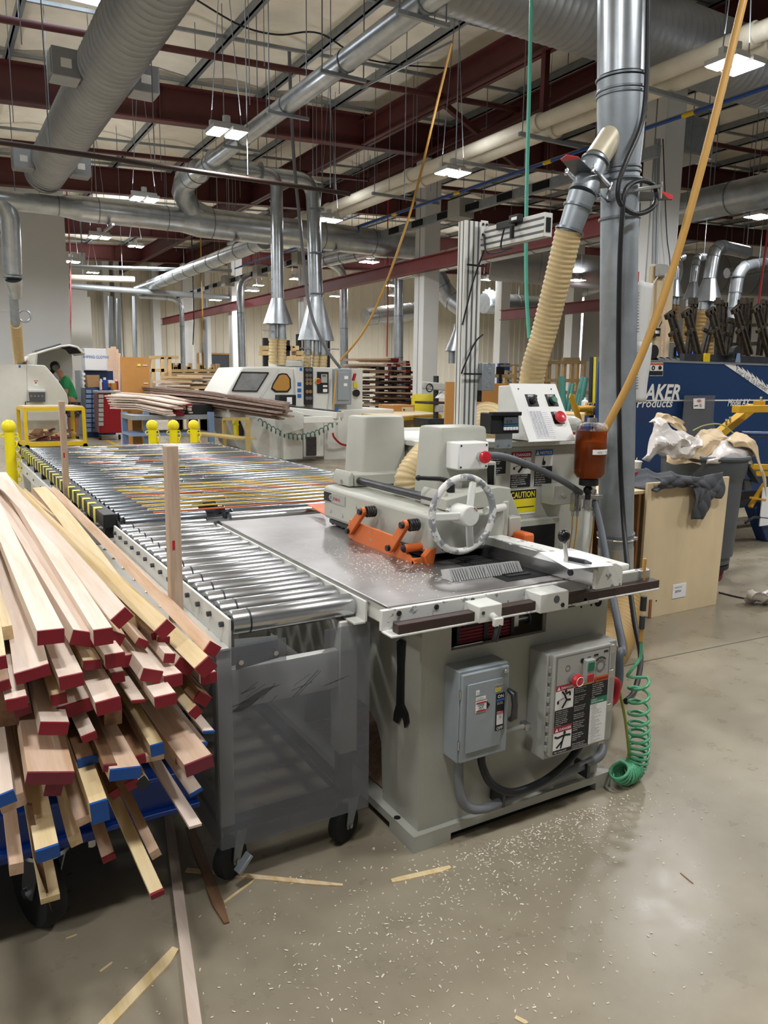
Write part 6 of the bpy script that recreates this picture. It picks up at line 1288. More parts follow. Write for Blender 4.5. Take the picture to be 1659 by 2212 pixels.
crumple('plastic_scrap', 'torn white plastic piece sagging at the bin rim centre', [[A2(1455, 925, 3.95), A2(1490, 940, 3.9), A2(1520, 940, 3.95)], [A2(1450, 950, 3.82), A2(1480, 965, 3.75), A2(1515, 960, 3.85)], [A2(1443, 975, 3.78), A2(1475, 990, 3.75), A2(1500, 980, 3.8)]], 'poly_white', 12, .03, cat='plastic sheet')
crumple('kraft_paper', 'crumpled brown kraft paper in the middle of the bin', [[A2(1500, 945, 4.05), A2(1530, 925, 4.0), A2(1570, 945, 4.05)], [A2(1495, 965, 3.9), A2(1530, 955, 3.85), A2(1568, 958, 3.9)], [A2(1460, 998, 3.85), A2(1510, 992, 3.8), A2(1545, 975, 3.85)]], 'kraft', 3, .03)
crumple('kraft_paper', 'long brown kraft paper strip hanging over the right bin rim', [[A2(1560, 950, 3.95), A2(1605, 935, 3.9), A2(1625, 965, 3.85)], [A2(1575, 955, 3.8), A2(1620, 955, 3.75), A2(1645, 1000, 3.7)], [A2(1590, 965, 3.75), A2(1630, 985, 3.68), A2(1654, 1075, 3.62)]], 'kraft', 4, .022)
crumple('kraft_bag', 'folded grey brown paper bag at the right of the bin', [[A2(1545, 965, 3.95), A2(1575, 945, 3.9), A2(1625, 965, 3.9)], [A2(1530, 985, 3.8), A2(1575, 975, 3.72), A2(1630, 985, 3.75)], [A2(1525, 1003, 3.75), A2(1570, 1003, 3.7), A2(1625, 1003, 3.72)]], 'poly_white', 5, .018)
crumple('kraft_scrap', 'brown paper scraps deep in the left of the bin', [[A2(1445, 960, 4.1), A2(1490, 955, 4.1), A2(1540, 960, 4.1)], [A2(1440, 985, 3.95), A2(1490, 985, 3.9), A2(1540, 985, 3.95)], [A2(1445, 1000, 3.8), A2(1490, 1002, 3.78), A2(1540, 1000, 3.8)]], 'kraft', 6, .02)
crumple('kraft_paper', 'rolled brown paper crest behind the white plastic', [[A2(1412, 902, 4.0), A2(1440, 895, 4.0), A2(1480, 915, 4.05)], [A2(1415, 910, 3.95), A2(1445, 905, 3.95), A2(1480, 930, 4.0)], [A2(1415, 918, 3.9), A2(1450, 918, 3.9), A2(1478, 940, 3.95)]], 'kraft', 7, .02)
hose('strapping_band', 'thin green strapping band arching over the bin', [A2(1497, 930, 3.95), A2(1525, 918, 3.95), A2(1560, 918, 3.95), A2(1595, 945, 3.9)], .005, 'hose_olive', 'strap')
crumple('floor_rag', 'crumpled white plastic rag on the floor at the right edge', [[at(1615, 1280, z=.09), at(1640, 1276, z=.12), at(1680, 1278, z=.10)], [at(1612, 1292, z=.05), at(1640, 1288, z=.09), at(1680, 1288, z=.08)], [at(1616, 1298, z=.01), at(1645, 1300, z=.01), at(1680, 1302, z=.01)]], 'poly_white', 8, .03, cat='rag')
hose('floor_cable', 'thin black cable lying on the floor before the bin', [at(1553, 1280, z=.006), at(1600, 1291, z=.006), at(1670, 1302, z=.006)], .006, 'hose_black', 'cable')
# ================================================================ blue sawmill
BY_ = 4.75; bk = thing('blue_sawmill', 'large dark blue sawmill with white lettering behind the waste bin', 'machine', (6.5, 5.2, 0))
bx0 = at(1369, 780, y=BY_).x; bx1 = 10.2; zt = at(1500, 782, y=BY_).z
MB().box(bx0, bx1, BY_, BY_+.42, .48, zt).build('cabinet', 'blue_paint', bk, bev=.01)
MB().box(bx0-.01, bx1, BY_-.01, BY_+.02, zt-.012, zt+.006).build('top_trim', 'galv', bk, smooth=False)
zs = at(1500, 865, y=BY_).z; MB().box(at(1395, 866, y=BY_).x, bx1, BY_-.004, BY_, zs-.006, zs+.006).build('white_stripe', 'white', bk, smooth=False)
def bt(s, px, py, h, m_='white', **k): p = at(px, py, y=BY_-.004); text(s, p, h, m_, bk, **k)
bt('BAKER', 1374, 863, .19, bold=.03, shear=.25, sx=.98); bt('Products', 1374, 880, .105, bold=.015, shear=.2, sx=1.22); bt('Model AX', 1571, 877, .095, bold=.02, shear=.22, sx=.82)
sp_ = [(1557, 782), (1587, 786), (1594, 797), (1592, 789), (1604, 800), (1602, 793), (1615, 806), (1613, 798), (1625, 813), (1623, 805), (1635, 820), (1633, 812), (1646, 828), (1644, 819), (1657, 838), (1655, 829), (1680, 850), (1680, 872), (1659, 852)]
o = MB().prism([at(a, b, y=BY_-.003) for a, b in sp_], (0, -.003, 0)).build('saw_blade_decal', 'white', bk, smooth=False)
a = at(1587, 803, y=BY_-.006); b = at(1655, 846, y=BY_-.006); dv = (b-a); text('Your Log To Lumber Leader', a, .075, 'navy', bk, xd=dv, ud=V((0, 1, 0)).cross(dv)*-1, sx=.86)
st = MB().prism([at(c, d, y=BY_-.003) for c, d in ((1404, 783), (1432, 783), (1431, 812), (1403, 812))], (0, -.004, 0)).build('warning_sticker', 'white', bk, smooth=False)
for k in range(2):
    a = at(1405+14*k, 784, y=BY_-.008); b = at(1417+14*k, 811, y=BY_-.008); h = a.z-b.z
    MB().box(a.x, b.x, BY_-.009, BY_-.006, a.z-h*.16, a.z).build('sticker_header', 'sign_orange', st, smooth=False); MB().box(a.x, b.x, BY_-.009, BY_-.006, b.z, b.z+h*.36).build('sticker_text', 'ink', st, smooth=False)
    if k: MB().sph(((a.x+b.x)/2, BY_-.009, b.z+h*.62), .018, 10).build('sticker_figure', 'ink', st)
    else: MB().torus(((a.x+b.x)/2, BY_-.009, b.z+h*.6), (0, 1, 0), .016, .005, 14, 5).build('sticker_figure', 'ink', st)
# clear chute cover with sign
pan = MB().prism([at(c, d, y=BY_-.06) for c, d in ((1479, 854), (1545, 854), (1541, 905), (1552, 960), (1466, 960), (1475, 905))], (0, .005, 0)).build('chute_cover', 'acrylic', bk, smooth=False)
MB().prism([at(c, d, y=BY_-.004) for c, d in ((1484, 860), (1538, 860), (1536, 905), (1545, 960), (1472, 960), (1480, 905))], (0, .003, 0)).build('chute_opening', 'glass_dark', bk, smooth=False)
sg = MB().prism([at(c, d, y=BY_-.066) for c, d in ((1498, 861), (1523, 860), (1522, 883), (1498, 883))], (0, .003, 0)).build('danger_sign', 'white', bk, smooth=False)
c = at(1510.5, 866, y=BY_-.068); m = MB(); m.prism([c+V((.03*math.cos(i*.3927), 0, .011*math.sin(i*.3927))) for i in range(16)], (0, -.001, 0)); m.build('danger_oval', 'sign_red', sg, smooth=False)
text('DANGER', c+V((0, -.0012, -.004)), .012, 'white', sg, align='CENTER', bold=.02); text('KEEP\nHANDS\nCLEAR', at(1511, 874, y=BY_-.0685), .011, 'ink', sg, bold=.02); MB().bar(at(1500, 877, y=BY_-.068), at(1508, 876, y=BY_-.068), .008, .002, (0, -1, 0)).build('hand_pictogram', 'ink', sg, smooth=False)
# yellow arm, legs, rollers
MB().bar(at(1530, 955, y=4.2), at(1625, 880, y=4.35), .07, .07).build('yellow_arm', 'amber_yellow', bk, bev=.004); MB().bar(at(1589, 884, y=4.1), at(1690, 882, y=4.1), .075, .06).build('yellow_crossbar', 'amber_yellow', bk, bev=.004)
MB().cb(at(1640, 872, y=4.15), .07, .07, .05).build('yellow_clamp', 'amber_yellow', bk, bev=.003); MB().cyl(at(1644, 868, y=4.15), at(1644, 858, y=4.15), .012, n=8).build('arm_bolt', 'steel', bk)
for px, py in ((1569, 915), (1577, 910)): MB().cyl(at(px, py, y=4.25), at(px, py-8, y=4.2), .01, n=6).build('arm_bolt', 'steel', bk)
MB().cyl(at(1600, 938, y=4.4), at(1690, 940, y=4.3), .03, n=12).build('yellow_shaft', 'blue_paint', bk)
for a, b in (((1625, 1008), (1690, 1010)), ((1630, 1022), (1690, 1024))): MB().bar(at(*a, y=4.4), at(*b, y=4.3), .05, .05).build('lower_crossbar', 'amber_yellow', bk, bev=.003)
MB().bar(at(1620, 1095, y=4.55), at(1652, 1045, y=4.55), .04, .03).build('yellow_brace', 'amber_yellow', bk, bev=.002)
MB().bar(at(1622, 1075, y=4.5), at(1652, 1080, y=4.5), .03, .02).build('yellow_brace', 'amber_yellow', bk, bev=.002)
MB().bar(at(1625, 1090, y=4.6), at(1680, 1240, y=4.6), .12, .1).build('leg', 'navy', bk, bev=.006)
MB().bar((bx0+.2, BY_+.2, .5), (bx0+.1, BY_+.2, 0), .1, .1).build('leg', 'navy', bk, bev=.006); MB().bar((bx1-.4, BY_+.2, .5), (bx1-.3, BY_+.2, 0), .1, .1).build('leg', 'navy', bk, bev=.006)
MB().box(bx0+.1, bx1, BY_+.1, BY_+.8, .30, .48).build('underframe', 'black', bk, smooth=False)
a = at(1645, 1075, y=4.5); MB().box(a.x, a.x+.22, 4.49, 4.5, a.z-.28, a.z+.1).build('notice_sheet', 'paper', bk, smooth=False)
hose('hydraulic_hose', '', [at(1610, 1130, y=4.5), at(1630, 1118, y=4.5), at(1665, 1120, y=4.5)], .012, 'hose_black', parent=bk)
# top deck: grey trough, wheel, gloves
MB().box(at(1440, 770, y=5.0).x, bx1, BY_+.05, BY_+.1, zt, zt+.075).build('top_trough', 'steel_dark', bk, smooth=False)
MB().box(at(1522, 770, y=4.78).x, at(1532, 770, y=4.78).x, BY_+.02, BY_+.045, zt, zt+.085).build('yellow_tab', 'yellow', bk, smooth=False)
c = at(1590, 762, y=BY_-.02); wh = MB().cyl(c+V((0, -.02, 0)), c+V((0, .03, 0)), .065, n=24).build('pulley', 'black', bk); MB().prism([c+V((-.02, -.025, -.005)), c+V((.02, -.025, -.005)), c+V((.035, -.025, -.09)), c+V((-.035, -.025, -.09))], (0, -.006, 0)).build('pulley_bracket', 'blue_cab', wh, smooth=False)
c = at(1409, 760, y=BY_); MB().cyl(c+V((0, -.02, 0)), c+V((0, .03, 0)), .06, n=20).build('pulley', 'black', bk)
for k in range(4):
    a = at(1418+14*k, 775, y=5.0); prop(MB().grid(lambda u, v: (a.x-.02+.17*u, 4.95+.12*v, zt+.012+.035*math.sin(math.pi*v)*(1-.5*u)), 6, 6).build('work_glove', 'black_rubber'), 'black work glove on the sawmill top, %s' % ('first from the column', 'second from the column', 'third from the column', 'fourth from the column')[k], 'glove', 'gloves on the sawmill')
# ================================================================ clamp carrier behind the sawmill
kk = thing('clamp_carrier', 'dark steel clamp carrier with upright slotted arms behind the sawmill', 'machine', (9, 7.2, 0))
MB().box(at(1440, 780, y=7.0).x, 13.5, 7.0, 7.6, 0, 1.75).build('carrier_frame', 'black_iron', kk, smooth=False)
def cl_arm(px0, py0, px1, py1, yy, n_sq=1):
    a = at(px0, py0, y=yy); b = at(px1, py1, y=yy); d = (b-a).normalized(); s_ = d.cross(V((0, 1, 0))).normalized()
    o = MB().bar(a+s_*.04, b+s_*.04, .026, .05, (0, 1, 0)).bar(a-s_*.04, b-s_*.04, .026, .05, (0, 1, 0)).build('clamp_arm', 'black_iron', kk, smooth=False)
    MB().bar(a+d*.02-s_*.10, a+d*.02+s_*.06, .07, .05, (0, 1, 0)).build('clamp_head', 'black_iron', o, bev=.004); q = a.lerp(b, .42); MB().bar(q-s_*.13, q+s_*.06, .05, .04, (0, 1, 0)).build('clamp_jaw', 'black_iron', o, bev=.004)
    MB().bar(a.lerp(b, .1), b, .014, .014, (0, 1, 0)).build('clamp_screw', 'steel_dark', o, smooth=False)
for i, (a, b, yy) in enumerate((((1448, 675), (1475, 768), 7.0), ((1484, 672), (1508, 768), 7.0), ((1500, 655), (1486, 768), 7.5), ((1536, 668), (1562, 768), 7.0), ((1540, 680), (1518, 768), 7.2), ((1555, 650), (1550, 768), 7.6), ((1565, 655), (1560, 768), 7.7), ((1590, 664), (1620, 768), 7.0), ((1605, 650), (1596, 768), 7.6), ((1582, 690), (1570, 768), 7.2), ((1634, 662), (1662, 768), 7.0), ((1620, 645), (1612, 768), 7.7), ((1655, 650), (1640, 768), 7.4))): cl_arm(*a, *b, yy)
for px in (1492, 1502, 1551, 1604, 1616): MB().cb(at(px, 650, y=7.3), .05, .05, .09).build('clamp_nut', 'black_iron', kk, bev=.004)
MB().bar(at(1560, 745, y=8.0), at(1700, 740, y=8.0), .06, .06).bar(at(1560, 705, y=8.0), at(1700, 700, y=8.0), .05, .05).build('rear_rail', 'black_iron', kk, smooth=False)
ss_ = thing('control_screen', 'machine console with glowing blue screens behind the clamp arms', 'console', at(1440, 900, y=8.6))
MB().box(at(1408, 740, y=8.9).x, at(1560, 740, y=8.9).x, 8.9, 9.3, 0, at(1440, 738, y=8.9).z).build('console_body', 'panel_grey', ss_, bev=.01)
for a, b in (((1424, 753), (1436, 770)), ((1458, 752), (1508, 770))):
    p = at(*a, y=8.9); q = at(*b, y=8.9); s_ = MB().box(p.x-.02, q.x+.02, 8.86, 8.9, q.z-.02, p.z+.02).build('monitor', 'black', ss_, bev=.004); MB().box(p.x, q.x, 8.855, 8.86, q.z, p.z).build('screen', 'screen_blue', s_, smooth=False)
# extraction hoods behind the clamp carrier
def hoodduct(nm, label, c, yy, ptop, pbot, r, wx, pts, spg):
    a = at(c, ptop, y=yy); b = at(c, pbot, y=yy); t = thing(nm, label, 'hood', b); rods(t, [tuple(pts[0])]); hood(t, (a.x, yy), a.z, b.z, r, wx, wx*.75)
    q = route([V(p) for p in pts]+[a], .35, 7); MB().tube(q[::-1], r, 18).build('hood_pipe', 'galv', t)
    for i in range(1, len(q)-1, 2): dv = (q[i+1]-q[i-1]).normalized(); MB().cyl(q[i]-dv*.008, q[i]+dv*.008, r+.008, n=18).build('seam_band', 'band', t)
    for k in range(spg): x = a.x-wx/2+wx*(k+.5)/spg; MB().cyl((x, yy, b.z-.15), (x, yy, b.z+.03), wx/spg*.38, n=12).build('spigot', 'galv', t); flex(t, [(x, yy, b.z-.12), (x, yy+.02, b.z-.5), (x+.02, yy, b.z-.9)], wx/spg*.36, .06, 12, 'hose_tan_dark')
hoodduct('extraction_hood', 'large silver pyramid hood with an elbow pipe at right', 1533, 8.3, 603, 653, .10, .42, [at(1612, 545, y=8.5), at(1545, 530, y=8.3)], 2)
hoodduct('extraction_hood', 'small silver hood left of the large pyramid hood', 1460, 9.0, 605, 642, .06, .26, [at(1475, 555, y=9.3), at(1462, 560, y=9.0)], 3)
hoodduct('extraction_hood', 'silver hood half hidden between the two right hoods', 1498, 9.6, 610, 648, .07, .3, [at(1520, 555, y=10), at(1505, 555, y=9.6)], 2)
simpleduct('elbow_duct', 'silver ribbed elbow duct at right behind the clamps', [at(1700, 560, y=10), at(1595, 580, y=10), at(1580, 700, y=10)], .12, .3, rad=.4, hang=[tuple(at(1640, 572, y=10))])
simpleduct('far_duct', 'large round duct with dark bands behind the right hoods', [at(1450, 590, y=14), at(1700, 600, y=13)], .5, .9, m_='spiral', n=24, hang=[tuple(at(1500, 592, y=13.8)), tuple(at(1620, 597, y=13.3))])
simpleduct('far_duct', 'silver banded duct above the large round one at right', [at(1570, 590, y=12.4), at(1700, 575, y=12)], .12, .4, n=14, hang=[tuple(at(1600, 586, y=12.3))])
prop(MB().cyl(V((at(1652, 560, y=9).x+.2, 9, roofz(11)+.15)), at(1638, 660, y=9), .02, n=8).build('red_hose', 'red'), 'red hose hanging at the right behind the clamps', 'hose')
MB().cb(at(1575, 695, y=8), .25, .2, .08).build('green_guard', 'tube_green', kk, bev=.02, label='bright green guard')
t = thing('unit_heater', 'grey box heater hanging under the roof at far right', 'heater', at(1500, 300, y=9.5)); a = at(1462, 238, y=9.5); b = at(1538, 345, y=9.5)
MB().box(a.x, b.x, 9.5, 10.2, b.z, a.z).build('casing', 'panel_grey', t, bev=.02); MB().box(a.x+.06, b.x-.06, 9.49, 9.5, b.z+.06, a.z-.06).build('grille', 'galv_dull', t, smooth=False); rods(t, [(a.x+.05, 9.6, a.z), (b.x-.05, 9.6, a.z)])
ORD = ('first', 'second', 'third', 'fourth', 'fifth', 'sixth', 'seventh', 'eighth', 'ninth', 'tenth', 'eleventh', 'twelfth')
# ================================================================ helpers for the middle distance
def poly(pxs, y, depth, nm, m_, par, bev=0): return fixn(MB().prism([at(a, b, y=y) for a, b in pxs], (0, depth, 0)).build(nm, m_, par, bev=bev, smooth=False))
def rect(x0, y0, x1, y1, y, depth, nm, m_, par, bev=0, floor=False):
    a = at(x0, y0, y=y); b = at(x1, y1, y=y); return MB().box(a.x, b.x, y, y+depth, 0 if floor else b.z, a.z).build(nm, m_, par, bev=bev, smooth=False)
def disc(px, py, y, r, nm, m_, par, d=.03): c = at(px, py, y=y); return MB().cyl(c, c+V((0, -d, 0)), r, n=16).build(nm, m_, par)
# ================================================================ white moulder
MY = 13.5; mo = thing('moulder', 'white moulding machine with windowed hood and control cabinet', 'machine', at(650, 985, y=MY))
poly([(560, 990), (525, 905), (610, 905), (640, 900), (640, 992)], MY-.2, 1.2, 'base', 'moulder_white', mo, .01)
poly([(487, 905), (556, 905), (588, 988), (572, 985), (530, 975), (512, 965)], MY+.3, 1.0, 'base_wing', 'moulder_white', mo, .01)
rect(612, 903, 655, 992, MY-.35, .6, 'base_panel', 'moulder_white', mo, .02); rect(655, 908, 700, 986, MY-.3, .6, 'base_panel', 'moulder_white', mo, .02); rect(700, 885, 850, 993, MY-.1, 1.2, 'base_cabinet', 'moulder_white', mo, .02)
rect(663, 944, 684, 984, MY-.34, .05, 'access_cover', 'steel_dark', mo, .01)
poly([(496, 905), (488, 852), (524, 793), (598, 791), (640, 794), (640, 905)], MY+.05, 1.4, 'hood', 'moulder_white', mo, .03)
poly([(502, 844), (522, 804), (580, 805), (555, 845)], MY+.04, .02, 'window', 'window_grey', mo, .0); 
for q in (((502, 844), (522, 804)), ((522, 804), (580, 805)), ((580, 805), (555, 845)), ((555, 845), (502, 844))): MB().bar(at(*q[0], y=MY+.035), at(*q[1], y=MY+.035), .02, .02).build('window_gasket', 'black', mo, smooth=False)
poly([(586, 840), (590, 828), (602, 808), (610, 806), (620, 807), (628, 818), (629, 838), (622, 847), (595, 847)], MY+.03, .03, 'window_gasket', 'black', mo)
poly([(589, 838), (593, 828), (604, 811), (610, 809), (619, 810), (625, 819), (626, 837), (620, 844), (597, 844)], MY+.02, .015, 'window', 'glass_warm', mo)
MB().bar(at(563, 858, y=MY+.04), at(601, 797, y=MY+.04), .03, .01, (0, -1, 0)).build('hood_edge', 'grey_wall', mo, smooth=False)
rect(638, 793, 658, 878, MY-.02, .9, 'control_column', 'moulder_white', mo, .01); rect(657, 793, 676, 874, MY-.05, .9, 'gauge_strip', 'black', mo, .005)
for k, py in enumerate((799, 811, 820, 828, 846, 860)):
    for px in (663, 670): disc(px, py, MY-.05, .035, 'gauge', 'chrome' if k in (1, 2, 3, 4) else 'ink_grey', mo, .015)
for py in (830, 843, 855): rect(643, py-4, 651, py+4, MY-.03, .01, 'sticker', 'sign_blue', mo)
rect(648, 794, 653, 801, MY-.03, .01, 'sticker', 'sign_blue', mo)
rect(676, 793, 722, 890, MY, .9, 'control_cabinet', 'moulder_white', mo, .01); cpn = rect(686, 803, 710, 849, MY-.03, .03, 'control_screen', 'black', mo, .004)
rect(694, 808, 707, 827, MY-.04, .012, 'keypad', 'panel_grey', mo); rect(697, 810, 704, 813, MY-.05, .012, 'display', 'ink_grey', mo); disc(687, 823, MY-.03, .04, 'stop_button', 'red', mo, .04); disc(687, 823, MY-.028, .055, 'stop_ring', 'sign_yellow', mo, .01)
rect(698, 832, 707, 836, MY-.04, .012, 'tag', 'white', mo); rect(698, 840, 707, 847, MY-.04, .012, 'tag', 'white', mo)
rect(722, 795, 783, 890, MY+.1, .8, 'power_cabinet', 'moulder_white', mo, .01); dbx = rect(724, 796, 760, 874, MY-.12, .22, 'disconnect_box', 'box_grey', mo, .02); rect(730, 803, 755, 865, MY-.14, .02, 'box_door', 'box_grey', mo, .015)
rect(744, 812, 752, 819, MY-.145, .008, 'label', 'white', mo); rect(743, 828, 750, 834, MY-.145, .008, 'label', 'white', mo); MB().bar(at(763, 822, y=MY-.05), at(767, 807, y=MY-.12), .05, .04).build('switch_lever', 'red', mo, bev=.005)
rect(764, 826, 772, 838, MY+.08, .02, 'sticker', 'sign_yellow', mo); disc(768, 849, MY+.1, .07, 'rotary_switch', 'black', mo, .06); rect(719, 880, 731, 886, MY-.11, .01, 'sticker', 'sign_blue', mo)
MB().prism([at(603, 853, y=MY-.3), at(640, 853, y=MY-.3), at(640, 876, y=MY-.3), at(602, 872, y=MY-.3)], (0, .2, 0)).build('infeed_guard', 'black', mo, bev=.01); rect(620, 858, 631, 873, MY-.31, .01, 'guard_sticker', 'paper', mo)
# infeed table
a0 = at(610, 886, y=MY-.8); a1 = at(733, 905, y=MY-1.4)
MB().prism([at(610, 882, y=MY-.7), at(656, 892, y=MY-1.15), at(656, 926, y=MY-1.15), at(615, 938, y=MY-.7)], (.02, .3, 0)).build('infeed_plate', 'moulder_white', mo, bev=.01, smooth=False)
MB().bar(at(620, 885, y=MY-.3), at(735, 897, y=MY-1.2), .28, .12).build('infeed_table', 'moulder_white', mo, bev=.01); MB().bar(at(620, 877, y=MY-.3), at(732, 889, y=MY-1.2), .2, .02).build('table_strip', 'steel_dark', mo, smooth=False)
rect(656, 900, 735, 913, MY-1.22, .05, 'table_front', 'moulder_white', mo, .01)
hp = []; 
for i in range(260):
    u = i/259; c = at(560+u*175, 910+36*math.sin(math.pi*u)-4*u, y=MY-.55); k0 = i*.45; hp.append(c+V((.0, .06*math.cos(k0), .055*math.sin(k0))))
MB().tube(hp, .008, 5).build('coil_hose', 'tube_green', mo); hose('air_hose', '', [at(719, 935, y=MY-.3), at(722, 945, y=MY-.3), at(735, 958, y=MY-.2), at(748, 962, y=MY-.15)], .02, 'red', parent=mo); hose('air_hose', '', [at(726, 800, y=MY-.2), at(723, 850, y=MY-.25), at(718, 920, y=MY-.3)], .018, 'hose_yellow', parent=mo)
for k in range(3): c = at(508+10*k, 912, y=MY+.1); MB().cyl(c, c+V((0, -.1, 0)), .06, n=12).cyl(c+V((0, -.05, -.28)), c+V((0, -.05, -.05)), .05, n=12).build('air_filter', ('sign_yellow', 'black', 'panel_grey')[k], mo)
rect(600, 778, 660, 793, MY+.5, .5, 'top_outlet', 'moulder_white', mo, .02)
# ---- walnut boards on stands feeding the moulder
random.seed(31); 
WB = thing('board_stand', 'yellowish wooden stand holding the dark moulder boards', 'stand', at(500, 1000, y=11.5))
for px, py, yy in ((535, 955, 11.0), (484, 930, 12.6)): a = at(px, 905, y=yy); MB().box(a.x-.03, a.x+.03, yy-.03, yy+.03, 0, a.z).build('leg', 'stand_wood', WB, smooth=False)
MB().bar(at(484, 905, y=12.6), at(535, 905, y=11.0), .05, .05).build('top_rail', 'stand_wood', WB, smooth=False); MB().bar(at(420, 935, y=13.4), at(535, 948, y=11.2), .3, .03).build('tray', 'stand_wood', WB, smooth=False)
for k in range(26):
    r0 = k//4; c = k % 4; pa = at(300+random.uniform(-10, 30)+8*c, 836+5.5*r0+random.uniform(-1, 1), y=17.5-.25*c); pb = at(575+random.uniform(0, 45)+8*c, 872+5.2*r0+random.uniform(-2, 2), y=12.3-.22*c)
    m = MB(); mid = (pa+pb)/2+V((0, 0, .04)); m.bar(pa, mid, .11, .028).bar(mid, pb, .11, .028); prop(m.build('walnut_board', 'wood_walnut', smooth=False), 'walnut board before the moulder, %s layer from the top, %s from the left' % (ORD[r0], ORD[c]), 'board', 'walnut boards before the moulder')
# ---- bench with pale boards and red ends
bn = thing('work_bench', 'blue grey steel bench carrying pale boards with red ends', 'bench', at(290, 960, y=14.5))
for px, yy in ((268, 14.8), (315, 14.2), (420, 14.6), (455, 13.9)):
    a = at(px, 890, y=yy); MB().box(a.x-.05, a.x+.05, yy-.05, yy+.05, 0, a.z).build('leg', 'blue_cab', bn, smooth=False)
a = at(262, 893, y=14.8); b = at(460, 893, y=13.9); MB().box(a.x, b.x, 13.9, 14.8, a.z-.08, a.z).build('top', 'galv_dull', bn, smooth=False); z_ = at(290, 935, y=14.2).z; MB().box(a.x, b.x, 14.0, 14.8, z_-.05, z_).build('shelf', 'blue_cab', bn, smooth=False)
cb_ = prop(rect(285, 895, 308, 965, 14.9, .5, 'wood_crate', 'hardboard', None, floor=True), 'orange brown wooden cabinet standing under the steel bench', 'cabinet')
sb = thing('black_carrier', 'black plastic carrier at the end of the pale boards', 'bin', at(430, 890, y=14)); rect(402, 873, 459, 896, 14.0, .5, 'tray', 'black', sb, .01)
for k in range(36):
    r0 = k//6; c = k % 6; u = random.uniform(0, 1); pa = at(236+6*c+random.uniform(-3, 3)+2*r0, 856+5*r0-1.5*c+random.uniform(-1, 1), y=15.6+.25*c); ex = 372+16*c+random.uniform(-6, 26)-4*r0; pb = at(ex, 874+4.6*r0+1.5*c-(8 if c > 3 else 0)+random.uniform(-1.5, 1.5), y=13.6+.2*c)
    mid = (pa+pb)/2+V((0, 0, .05)); o = prop(MB().bar(pa, mid, .16, .026).bar(mid, pb, .16, .026).build('pale_board', 'wood_a', smooth=False), 'long pale board on the steel bench, %s layer from the top, %s from the left' % (ORD[r0], ORD[c]), 'board', 'pale boards on the steel bench')
    if k % 2: d_ = (pb-mid).normalized(); MB().bar(pb-d_*.08, pb+d_*.004, .165, .03).build('painted_end', 'end_red', o, smooth=False)
# ---- yellow framed table before the moulder and items behind it
yt = thing('steel_table', 'yellow framed worn table behind the saw motor covers', 'table', at(850, 930, y=11.2))
c = [at(757, 892, z=.86), at(870, 885, z=.86), at(950, 895, z=.86), at(845, 903, z=.86)]; MB().prism(c, (0, 0, .02)).build('table_top', 'plywood', yt, smooth=False)
for i in range(4): MB().bar(c[i]-V((0, 0, .03)), c[(i+1) % 4]-V((0, 0, .03)), .05, .06).build('table_frame', 'amber_yellow', yt, smooth=False); MB().bar(c[i]-V((0, 0, .02)), V((c[i].x, c[i].y, 0)), .06, .06).build('leg', 'amber_yellow', yt, smooth=False)
wc = thing('wood_cabinet', 'small brown wooden cabinet behind the yellow framed table', 'cabinet', at(870, 930, y=14)); rect(848, 875, 895, 930, 14.0, .6, 'body', 'hardboard', wc, .01, True); rect(869, 880, 893, 925, 13.98, .03, 'door', 'plywood', wc, .005); disc(872, 885, 13.98, .015, 'knob', 'ink', wc)
tk = thing('yellow_tank', 'large yellow plastic drum beside the white column', 'drum', at(917, 925, y=14.6)); a = at(917, 925, y=14.6); MB().lathe([(.27, 0), (.31, .05), (.31, at(917, 840, y=14.6).z-a.z), (.28, at(917, 832, y=14.6).z-a.z)], (a.x, 14.6, max(0, a.z-.2)), n=24).build('drum_body', 'yellow_tank', tk)
dp_ = thing('drill_press', 'small grey drill press with black hand wheel right of the column', 'drill press', at(945, 915, y=12)); a = at(943, 900, y=12)
MB().cyl(V((a.x, 12, 0)), at(942, 812, y=12), .05, n=12).build('pillar', 'steel_dark', dp_); MB().bar(at(912, 832, y=12), at(962, 836, y=11.8), .14, .14).build('head', 'panel_grey', dp_, bev=.02); MB().torus(at(928, 838, y=11.85), (0, 1, 0), .07, .012, 16, 6).build('hand_wheel', 'black', dp_); rect(928, 868, 965, 873, 11.8, .5, 'work_table', 'brown_bar', dp_); rect(945, 875, 958, 890, 11.78, .1, 'switch_box', 'panel_grey', dp_, .01)
MB().prism([at(946, 860, y=11.8), at(958, 846, y=11.8), at(966, 846, y=11.8), at(966, 862, y=11.8)], (0, .1, 0)).build('guard', 'white', dp_); rect(925, 905, 965, 920, 11.7, .5, 'foot', 'steel_dark', dp_)
hpn = thing('hardboard_sheet', 'upright brown hardboard panel left of the aluminium post', 'panel', at(985, 920, y=9)); rect(964, 825, 1002, 935, 9.0, .03, 'board_sheet', 'hardboard', hpn, floor=True)
hb2 = thing('storage_cabinet', 'brown cabinet side right of the aluminium post', 'panel', at(1060, 900, y=10)); rect(1040, 828, 1100, 920, 10, .3, 'cabinet_body', 'hardboard', hb2, floor=True)
